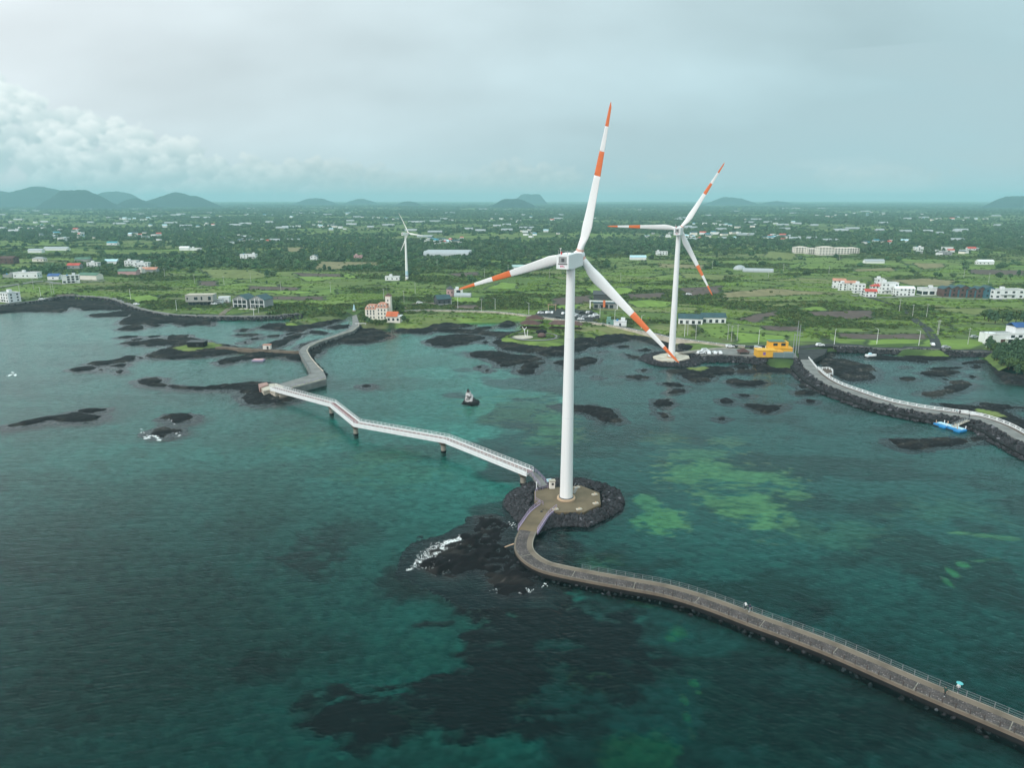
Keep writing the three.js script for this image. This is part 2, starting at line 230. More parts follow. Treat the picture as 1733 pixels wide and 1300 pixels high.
// places that stand out in the photograph: lawns, ploughed strips, stubble
const PATCH = [
  ['bright', [203, 503, 254, 499, 277, 506, 231, 513]], ['soil', [95, 499, 127, 497, 124, 503, 95, 505]], ['soil', [337, 476, 366, 476, 369, 484, 337, 484]],
  ['olive', [340, 456, 427, 457, 461, 467, 418, 473, 360, 470]], ['soil', [421, 484, 505, 487, 505, 492, 421, 490]], ['soil', [445, 501, 548, 502, 548, 508, 450, 507]],
  ['bright', [430, 493, 500, 491, 540, 495, 480, 499]], ['tan', [545, 443, 640, 444, 640, 451, 560, 456, 530, 456]], ['soil', [500, 462, 580, 464, 580, 469, 510, 468]],
  ['bright', [500, 467, 590, 463, 610, 470, 520, 476]], ['grass', [500, 495, 570, 488, 572, 498, 505, 502]], ['tan', [480, 419, 515, 419, 515, 426, 485, 426]],
  ['soil', [755, 464, 810, 460, 812, 466, 780, 468]], ['bright', [762, 502, 815, 503, 812, 511, 765, 512]], ['soil', [755, 517, 815, 516, 812, 523, 770, 523]],
  ['bright', [850, 478, 878, 480, 870, 488, 820, 490]], ['bright', [985, 488, 1062, 487, 1078, 495, 1045, 500, 1000, 495]], ['soil', [935, 505, 1000, 500, 1000, 512, 940, 517]],
  ['bright', [1060, 510, 1100, 507, 1150, 512, 1120, 520, 1075, 520]], ['soil', [1060, 498, 1120, 496, 1120, 505, 1060, 506]], ['soil', [1150, 488, 1222, 484, 1215, 496, 1160, 502]],
  ['tan', [1112, 446, 1190, 449, 1190, 455, 1115, 452]], ['tan', [1220, 496, 1300, 488, 1415, 497, 1330, 500, 1225, 504]], ['soil', [1242, 540, 1320, 525, 1315, 531, 1275, 546]],
  ['bright', [1352, 522, 1390, 518, 1405, 525, 1370, 528]], ['soil', [1362, 527, 1475, 525, 1478, 538, 1440, 540, 1370, 534]], ['tan', [1443, 456, 1510, 453, 1515, 459, 1450, 459]],
  ['tan', [1500, 474, 1570, 471, 1620, 476, 1605, 484, 1540, 483]], ['tan', [1545, 445, 1595, 446, 1600, 452, 1560, 456]], ['soil', [1640, 456, 1733, 458, 1733, 466, 1645, 464]],
  ['grass', [1330, 450, 1360, 443, 1362, 448, 1340, 455]], ['soil', [1290, 552, 1360, 552, 1360, 560, 1290, 558]], ['soil', [1410, 564, 1560, 566, 1565, 574, 1420, 573]],
  ['bright', [1475, 570, 1560, 574, 1560, 582, 1470, 584]], ['bright', [1240, 562, 1330, 568, 1330, 580, 1250, 580]], ['olive', [1560, 522, 1650, 522, 1700, 526, 1650, 533]], ['bright', [940, 514, 985, 516, 970, 524, 935, 522]],
  ['bright', [317, 521, 345, 521, 343, 525, 320, 525]], ['olive', [1150, 462, 1230, 466, 1225, 474, 1160, 472]], ['olive', [1300, 425, 1350, 430, 1340, 440, 1290, 436]],
].map(([k, a]) => { const pg = poly(a).map(([u, v]) => { const p = ground(u, v); return [p.x, p.z]; }); const xs = pg.map((p) => p[0]), zs = pg.map((p) => p[1]); return { c: G[k], k, pg, x0: Math.min(...xs) - 8, x1: Math.max(...xs) + 8, z0: Math.min(...zs) - 8, z1: Math.max(...zs) + 8 }; });
function patchAt(x, z) { for (const p of PATCH) if (x > p.x0 && x < p.x1 && z > p.z0 && z < p.z1) { const s = sdist(p.pg, x, z) + 5 * (noise(x / 9, z / 9) - 0.5); if (s > -2) return [p, s]; } return null; }
function wild(x, z) { return fbm(x / 70 + 3, z / 38 + 9, 5); }
function wood(x, z) { const D = -z; return fbm(x / 420 + 13, z / 300 + 4, 4) + 0.22 * smooth(700, 1500, D) - 0.16 * smooth(760, 560, D); }
function landColor(x, z) {
  const D = -z, [id, edge] = parcel(x, z), pt = D < 1500 ? patchAt(x, z) : null;
  let c, line = 0;
  if (pt && pt[1] > 0) { c = pt[0].c; const st = noise(x / 3.2, z / 14); c = c.map((v) => v * (0.84 + 0.32 * st)); }
  else {
    const k = id < 0.26 ? 'grass' : id < 0.42 ? 'olive' : id < 0.55 ? 'bright' : id < 0.68 ? 'dull' : id < 0.78 ? 'soil' : id < 0.88 ? 'crop' : 'tan';
    c = mix3(G[k], mix3(G.grass, G.olive, noise(x / 60, z / 30)), 0.55);
    const w = wild(x, z), lush = fbm(x / 26 + 60, z / 12, 4);
    c = mix3(c, G.bright, smooth(0.5, 0.66, lush) * 0.6);
    c = mix3(c, G.dull, smooth(0.52, 0.66, fbm(x / 14 + 8, z / 7 + 21, 4)) * 0.75);
    c = mix3(c, G.scrub, smooth(0.5, 0.62, w) * 0.65);
    c = mix3(c, G.scrub, smooth(0.56, 0.66, fbm(x / 420 + 13, z / 300 + 4, 4)) * 0.5);
    line = smooth(2.6, 1.0, edge) * 0.9 * smooth(0.25, 0.5, noise(x / 50 + 5, z / 40));
  }
  if (pt) line = Math.max(line, smooth(2.2, 0.4, Math.abs(pt[1] + 0.3)) * 0.9);
  c = mix3(c, mix3(G.stone, G.scrub, noise(x / 12, z / 12)), line);
  const f = 0.78 + 0.44 * fbm(x / 4 + 2, z / 2.6, 3);
  return c.map((v) => v * f);
}

// ------------------------------------------------------------------ ground sheet, in three stretches that meet edge to edge
function groundSheet(D0, D1, step, cols, half, label, planar) {
  const rows = []; for (let D = D0; ;) { rows.push(D); if (D >= D1) break; D = Math.min(D1, D + (typeof step === 'function' ? step(D) : step)); }
  const P = [], UV = [], S = [], C = [], I = [];
  for (const D of rows) for (let i = 0; i <= cols; i++) {
    const t = i / cols * 2 - 1, x = t * half(D), z = -D, s = D > 950 ? 200 : landS(x, z);
    P.push(x, landH(x, z, s), z); S.push(s);
    if (planar) UV.push((x - planar[0]) / (planar[1] - planar[0]), (-z - planar[2]) / (planar[3] - planar[2]));
    else { UV.push(x / 40, z / 40); C.push(...landColor(x, z)); }
  }
  const w = cols + 1;
  for (let j = 0; j < rows.length - 1; j++) for (let i = 0; i < cols; i++) { const a = j * w + i, b = a + 1, c = a + w, d = c + 1; if (Math.max(S[a], S[b], S[c], S[d]) < -9) continue; I.push(a, b, c, b, d, c); }
  const g = new THREE.BufferGeometry(); g.setAttribute('position', new THREE.Float32BufferAttribute(P, 3)); g.setAttribute('uv', new THREE.Float32BufferAttribute(UV, 2));
  if (!planar) g.setAttribute('color', new THREE.Float32BufferAttribute(C, 3));
  g.setIndex(I); g.computeVertexNormals();
  let m;
  if (planar) m = dull(lin(1, 1, 1), 1, { map: tex(2048, (u, v) => landColor(lerp(planar[0], planar[1], u), -lerp(planar[2], planar[3], v)), { wrap: THREE.ClampToEdgeWrapping }) });
  else m = dull(lin(1, 1, 1), 1, { vertexColors: true });
  return struct('ground', g, m, label);
}
const HALF = (D) => 260 + 0.95 * D;
groundSheet(330, 1150, (D) => D < 640 ? 2.4 : 4.5, 520, HALF, 'green coastal meadow and walled fields behind the lava shore', [-1360, 1360, 330, 1150]);
groundSheet(1150, 3200, (D) => D * 0.011, 300, HALF, 'patchwork of fields and scrub halfway to the horizon', [-3310, 3310, 1150, 3200]);
groundSheet(3200, 15000, (D) => D * 0.018, 420, HALF, 'hazy dark green plain reaching to the horizon');

// ------------------------------------------------------------------ hills on the skyline
function hill(px, half, top, D, label, { flat = 0.0, skew = 0, seed = 1 } = {}) {
  const k = D / F, c = at(px, 345, 0), ang = Math.atan((px - PW / 2) / F), cx = Math.tan(ang) * D, w = half * k * 1.02, h = Math.max(20, (341 - top) * k + EYE - 40), base = inland(cx, -D) - 12;
  const P = [], I = [], UV = [], n = 56, m = 28;
  for (let j = 0; j <= m; j++) for (let i = 0; i <= n; i++) {
    const u = i / n * 2 - 1, v = j / m * 2 - 1, uu = u - skew * (1 - u * u), r = Math.min(1, Math.hypot(uu, v * 1.0));
    let y = Math.pow(Math.cos(r * Math.PI / 2), 1.55); if (flat) y = Math.min(y, 1 - flat) / (1 - flat);
    y *= 1 + 0.34 * (fbm(u * 3.4 + seed * 9, v * 3.4 + seed, 5) - 0.5); y += 0.1 * (fbm(u * 14 + seed, v * 14, 3) - 0.5) * (1 - r);
    P.push(cx + u * w, base + y * (h + 38 - base), -D + v * w * 0.7); UV.push(u * 8, v * 6);
  }
  for (let j = 0; j < m; j++) for (let i = 0; i < n; i++) { const a = j * (n + 1) + i; I.push(a, a + n + 1, a + 1, a + 1, a + n + 1, a + n + 2); }
  const g = new THREE.BufferGeometry(); g.setAttribute('position', new THREE.Float32BufferAttribute(P, 3)); g.setAttribute('uv', new THREE.Float32BufferAttribute(UV, 2)); g.setIndex(I); g.computeVertexNormals();
  const o = obj('hill', g, hillMat); tag(o, label, 'hill', null, 'structure'); return o;
}
const hillMat = dull(lin(0.022, 0.042, 0.034), 1, { map: grain });
hill(165, 84, 325, 5200, 'dark flat-topped hill with wooded slopes', { flat: 0.12, skew: -0.15, seed: 1 });
hill(92, 118, 319, 6400, 'broad pale hill behind the flat-topped one', { seed: 2 });
hill(-30, 180, 319, 6600, 'long faint ridge at the edge of the picture', { seed: 3 });
hill(312, 92, 328, 6000, 'rounded hill with long gentle shoulders', { seed: 4, skew: 0.1 });
hill(218, 66, 324, 7600, 'faintest hill between the two dark ones', { seed: 5 });
hill(250, 48, 336, 5500, 'low wooded mound beside the rounded hill', { seed: 6 });
hill(545, 48, 335, 8000, 'low pale rise left of centre on the skyline', { seed: 7 });
hill(620, 40, 337, 8600, 'faint low rise beside a slightly higher one', { seed: 8 });
hill(697, 32, 340, 7000, 'small dark knob on the skyline', { seed: 9 });
hill(868, 52, 337, 5600, 'dark low hill right behind the tall blade', { seed: 10, flat: 0.1 });
hill(888, 40, 330, 9000, 'blue steep-sided mountain stub in the haze', { seed: 11, flat: 0.3, skew: 0.25 });
hill(1225, 58, 334, 8000, 'pale cone-shaped hill behind the second rotor', { seed: 12 });
hill(1300, 42, 340, 8000, 'lower shoulder beside the pale cone-shaped hill', { seed: 13 });
hill(1688, 62, 333, 5600, 'dark rounded hill near the end of the skyline', { seed: 14, flat: 0.06 });

// ------------------------------------------------------------------ sea bed and water
const spot = ([x, y, rx, ry, k]) => { const c = at(x, y), a = at(x, y - ry), b = at(x, y + ry), s = c.length ? pxPerM(c) : 1; return { x: c.x, z: (a.z + b.z) / 2, rx: rx / s, rz: Math.abs(a.z - b.z) / 2, k }; };
const KELP = [[850, 955, 130, 75, 1], [955, 1040, 100, 45, 1], [870, 1050, 80, 55, 1], [1000, 1100, 110, 55, 0.85], [750, 1150, 120, 50, 0.95], [690, 1190, 100, 40, 0.75], [560, 1140, 60, 30, 0.8], [800, 925, 60, 40, 1], [900, 1010, 90, 40, 0.9], [860, 1110, 90, 70, 0.95], [800, 1180, 120, 45, 1], [600, 1165, 85, 45, 1], [640, 1200, 70, 40, 0.9], [1040, 1065, 85, 60, 0.95], [1060, 1130, 60, 50, 0.8], [930, 1100, 80, 60, 0.75], [540, 910, 70, 45, 0.55], [600, 880, 60, 30, 0.35], [460, 1085, 70, 28, 0.45], [900, 1190, 60, 30, 0.8], [1000, 1180, 50, 30, 0.6], [1375, 1030, 55, 28, 0.5], [1460, 1080, 60, 30, 0.3], [950, 930, 70, 35, 0.75], [700, 960, 70, 35, 0.6], [720, 760, 80, 20, 0.25], [1120, 720, 160, 25, 0.3], [930, 640, 120, 16, 0.25], [1500, 640, 80, 12, 0.3], [640, 640, 60, 12, 0.2], [870, 790, 40, 20, 0.2], [1330, 690, 120, 22, 0.22], [560, 1060, 60, 30, 0.3], [1500, 1230, 200, 60, 0.4], [1300, 1150, 120, 60, 0.35], [700, 1260, 260, 60, 0.35]].map(spot);
const SAND = [[1225, 808, 90, 34, 0.75], [1262, 850, 55, 34, 0.8], [1295, 886, 32, 8, 0.8], [1122, 876, 36, 22, 0.9], [1098, 850, 22, 16, 0.6], [935, 722, 45, 28, 0.5], [1625, 899, 22, 4, 0.7], [1662, 903, 30, 4, 0.7], [1702, 908, 26, 4, 0.6], [1676, 938, 16, 4, 0.5], [1648, 941, 16, 5, 0.65], [1628, 949, 13, 7, 0.7], [1612, 962, 10, 10, 0.75], [1604, 977, 7, 9, 0.7], [1100, 1238, 55, 30, 0.42], [1060, 1262, 50, 35, 0.35], [1147, 1053, 18, 12, 0.6], [1135, 1062, 12, 8, 0.5], [1176, 1134, 10, 7, 0.6], [1184, 1147, 8, 6, 0.5], [1160, 1160, 7, 10, 0.45], [1164, 1187, 8, 12, 0.45], [1172, 1212, 7, 10, 0.4], [660, 768, 50, 12, 0.45], [600, 790, 60, 14, 0.35], [700, 795, 70, 16, 0.3], [505, 738, 55, 16, 0.4], [860, 690, 90, 20, 0.3], [995, 940, 40, 16, 0.3], [1110, 1000, 50, 14, 0.4], [1180, 770, 70, 14, 0.4], [1230, 745, 40, 10, 0.3], [1130, 740, 50, 10, 0.25], [1000, 1060, 14, 14, 0.6], [985, 1120, 30, 20, 0.5], [1030, 1130, 24, 20, 0.5], [880, 1150, 20, 12, 0.5], [680, 1180, 40, 14, 0.45], [1420, 900, 80, 20, 0.15], [1600, 860, 80, 20, 0.12]].map(spot);
const inSpots = (L, x, z, n, e0 = 1.25, e1 = 0.5) => { let v = 0; for (const s of L) { const dx = (x - s.x) / s.rx, dz = (z - s.z) / s.rz, r2 = dx * dx + dz * dz; if (r2 > 6) continue; const k = s.k * smooth(e0, e1, Math.sqrt(r2) + n * clamp(s.rz / 4, 0.5, 1)); if (k > v) v = k; } return v; };
function bedDepth(x, z) { const s = z < -300 ? sdist(LAND, x, z) : -200, n = fbm(x / 60 + 4, z / 60, 3) - 0.5; const k = 0.9 * (fbm(x / 14, z / 14, 3) - 0.5); const kelp = inSpots(KELP, x, z, 0), lagoon = smooth(-70, 50, x); const deep = 2.2 + 1.5 * smooth(-20, -160, s) + 0.5 * smooth(60, -260, x) + 6.0 * smooth(-235, -105, z); return -lerp(Math.max(0.6, (deep + 1.6 * n + k) * (1 - 0.35 * smooth(0.5, 1, kelp))), 1.15 + 0.4 * n + 0.2 * k + 3.2 * smooth(-165, -95, z), lagoon); }
function bedColor(x, z) {
  const n = fbm(x / 9 + 3, z / 7 + 1, 5), f = fbm(x / 1.5, z / 1.2, 3), edge = 1.3 * (n - 0.5) + 1.1 * (fbm(x / 2.6 + 15, z / 2 + 4, 3) - 0.5);
  const sand = inSpots(SAND, x, z, edge * 1.3, 1.25, 0.55) * smooth(0.28, 0.5, fbm(x / 15 + 70, z / 4.5 + 12, 5) + 0.06), kelp = inSpots(KELP, x, z, edge * 1.0);
  // pale sand, olive weed growing on it in patches, and the dark tone of deep water painted on in patches, denser with x
  let c = mix3([0.27, 0.335, 0.255], [0.13, 0.17, 0.115], 0.55 * smooth(0.46, 0.64, fbm(x / 38 + 20, z / 22 + 7, 6)));
  const deepTone = mix3([0.048, 0.105, 0.088], [0.026, 0.055, 0.044], smooth(0.46, 0.6, fbm(x / 20 + 5, z / 11 + 17, 6)));
  c = mix3(c, deepTone, smooth(0.44, 0.54, fbm(x / 26 + 33, z / 17 + 21, 6) + clamp((x + 5) / 110, -0.5, 0.5)));
  c = mix3(c, [0.44, 0.32, 0.12], clamp(sand * (0.8 + 0.4 * n)));
  const streak = smooth(0.30, 0.54, fbm(x / 4.2 + 9, z / 2.6 + 2, 5) + 0.2 * kelp);
  c = mix3(c, [0.010, 0.011, 0.012], clamp(kelp * streak * 1.15));
  const k = 0.42 + 1.16 * f; return c.map((v) => v * k);
}
{
  const X0 = -470, X1 = 470, Z0 = 0, Z1 = -640;
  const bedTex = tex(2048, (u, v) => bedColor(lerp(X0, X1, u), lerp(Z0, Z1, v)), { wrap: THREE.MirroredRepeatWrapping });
  const xs = [], zs = []; for (let x = -470; x <= 470; x += 4) xs.push(x); for (let x = 500; x <= 1500; x += 60) { xs.push(x); xs.unshift(-x); }
  for (let z = 300; z > 0; z -= 60) zs.push(z); for (let z = 0; z >= -640; z -= 4) zs.push(z); zs.push(-720, -1000);
  const P = [], UV = [], I = [], w = xs.length;
  for (const z of zs) for (const x of xs) { P.push(x, bedDepth(x, z), z); UV.push((x - X0) / (X1 - X0), (z - Z0) / (Z1 - Z0)); }
  for (let j = 0; j < zs.length - 1; j++) for (let i = 0; i < w - 1; i++) { const a = j * w + i; I.push(a, a + 1, a + w, a + 1, a + w + 1, a + w); }
  const g = new THREE.BufferGeometry(); g.setAttribute('position', new THREE.Float32BufferAttribute(P, 3)); g.setAttribute('uv', new THREE.Float32BufferAttribute(UV, 2)); g.setIndex(I); g.computeVertexNormals();
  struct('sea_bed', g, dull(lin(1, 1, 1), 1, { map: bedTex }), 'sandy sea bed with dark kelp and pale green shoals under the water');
  // wind waves: crests run across the wind, which comes from the left
  const waves = [], r = rng(5);
  for (let k = 0; k < 60; k++) { const L = 9 + Math.floor(Math.pow(r(), 0.9) * 52), a = 1.95 + (r() - 0.5) * 1.5; waves.push([Math.round(Math.cos(a) * L), Math.round(Math.sin(a) * L), r() * 6.283, 1 / Math.pow(L, 0.62)]); }
  const norm = waves.reduce((s, q) => s + q[3], 0);
  const waveTex = tex(768, (u, v) => { let h = 0; for (const q of waves) h += q[3] * Math.sin(6.283185 * (q[0] * u + q[1] * v) + q[2]); h = 0.5 + 1.6 * h / norm; return [h, h, h]; }, { srgb: false });
  const W0 = -1500, W1 = 1500, N0 = 300, N1 = -760, top = new THREE.PlaneGeometry(W1 - W0, N0 - N1, 60, 24); top.rotateX(-Math.PI / 2); top.translate(0, 0, (N0 + N1) / 2);
  const uv = top.attributes.uv, pp = top.attributes.position; for (let i = 0; i < uv.count; i++) uv.setXY(i, pp.getX(i) / 42, pp.getZ(i) / 42);
  const rest = new THREE.BoxGeometry(W1 - W0, 14, N0 - N1), ri = rest.index.array, keep = []; rest.translate(0, -7, (N0 + N1) / 2);
  for (let i = 0; i < ri.length; i += 3) if (rest.attributes.normal.getY(ri[i]) < 0.5) keep.push(ri[i], ri[i + 1], ri[i + 2]);
  rest.setIndex(keep);
  const waterMat = new THREE.MeshPhysicalMaterial({ color: lin(1, 1, 1), roughness: 0.09, transmission: 1, thickness: 5, ior: 1.21, attenuationColor: lin(0.06, 0.63, 0.64), attenuationDistance: 5, bumpMap: waveTex, bumpScale: 0.12, specularIntensity: 0.26, specularColor: lin(0.5, 0.93, 1.0) });
  struct('sea', [top, rest], waterMat, 'calm dark teal sea with fine wind ripples');
}

// ------------------------------------------------------------------ lava reefs: low uneven shelves of black rock
const reefMat = dull(lin(1, 1, 1), 0.9, { vertexColors: true });
function shelf(name, outlines, label, { hmax = 0.6, slope = 0.5, rag = 3.0, cell, color = [0.0125, 0.0125, 0.014], pale = 0.04, kind, group, category = 'reef', grass = null, base = 0, under = 0.9, fineK = 1 } = {}) {
  const pgs = Array.isArray(outlines[0][0]) ? outlines : [outlines];
  let x0 = 1e9, x1 = -1e9, z0 = 1e9, z1 = -1e9; for (const pg of pgs) for (const [x, z] of pg) { x0 = Math.min(x0, x); x1 = Math.max(x1, x); z0 = Math.min(z0, z); z1 = Math.max(z1, z); }
  x0 -= 4; x1 += 4; z0 -= 4; z1 += 4;
  const c = cell ?? clamp(Math.max(x1 - x0, z1 - z0) / 90, 0.5, 1.15), nx = Math.ceil((x1 - x0) / c), nz = Math.ceil((z1 - z0) / c);
  const P = [], C = [], UV = [], H = [], I = [];
  for (let j = 0; j <= nz; j++) for (let i = 0; i <= nx; i++) {
    const x = x0 + (i + 0.7 * (hashf(i, j, 5) - 0.5)) * c, z = z0 + (j + 0.7 * (hashf(i, j, 6) - 0.5)) * c;
    let s = -1e9; for (const pg of pgs) s = Math.max(s, sdist(pg, x, z));
    const e = s - 0.1 + rag * 1.7 * (fbm(x / 8, z / 8, 4) - 0.5) + 2.6 * (fbm(x / 2.4 + 31, z / 2.8, 2) - 0.5);
    const lump = fbm(x / 5 + 11, z / 5, 4), fine = noise(x / 1.1, z / 1.1) - 0.5;
    const h = e > 0 ? base + Math.min(hmax * (0.45 + 1.1 * lump), e * slope) + fine * fineK * Math.min(0.6, 0.16 + e * 0.16) : base + e * 0.32;
    P.push(x, h, z); UV.push(x * 0.12, z * 0.12); H.push(h);
    const v = 0.65 + 0.7 * fbm(x / 2.2 + 3, z / 2.2, 3), sp = hashf(i, j, 9) < pale ? 3.5 : 1;
    let col = mix3(color, color.map((k, q) => k * [2.5, 2.3, 1.9][q]), smooth(0.52, 0.66, fbm(x / 6 + 41, z / 4 + 3, 4))).map((k) => k * v * sp);
    if (grass) { const gs = sdist(grass, x, z) + 3 * (fbm(x / 4, z / 4, 3) - 0.5); if (gs > 0) { const w = 0.7 + 0.6 * fbm(x / 3, z / 2, 3); col = mix3(col, mix3(G.grass, G.olive, noise(x / 5, z / 5)).map((k) => k * w), smooth(0, 1.2, gs)); H[H.length - 1] = P[P.length - 2] = h + Math.min(0.7, gs * 0.15); } }
    C.push(...col);
  }
  const w = nx + 1;
  for (let j = 0; j < nz; j++) for (let i = 0; i < nx; i++) { const a = j * w + i, b = a + 1, d = a + w, f = d + 1; if (Math.max(H[a], H[b], H[d], H[f]) < -under) continue; I.push(a, d, b, b, d, f); }
  if (!I.length) return null;
  // keep only the used corners
  const map = new Int32Array(P.length / 3).fill(-1), p2 = [], c2 = [], u2 = []; for (let k = 0; k < I.length; k++) { const q = I[k]; if (map[q] < 0) { map[q] = p2.length / 3; p2.push(P[q * 3], P[q * 3 + 1], P[q * 3 + 2]); c2.push(C[q * 3], C[q * 3 + 1], C[q * 3 + 2]); u2.push(UV[q * 2], UV[q * 2 + 1]); } I[k] = map[q]; }
  const g = new THREE.BufferGeometry(); g.setAttribute('position', new THREE.Float32BufferAttribute(p2, 3)); g.setAttribute('color', new THREE.Float32BufferAttribute(c2, 3)); g.setAttribute('uv', new THREE.Float32BufferAttribute(u2, 2)); g.setIndex(I); g.computeVertexNormals();
  const o = obj(name, g, reefMat); return tag(o, label, category, group, kind);
}
const SHORE = { hmax: 1.05, slope: 0.4 };
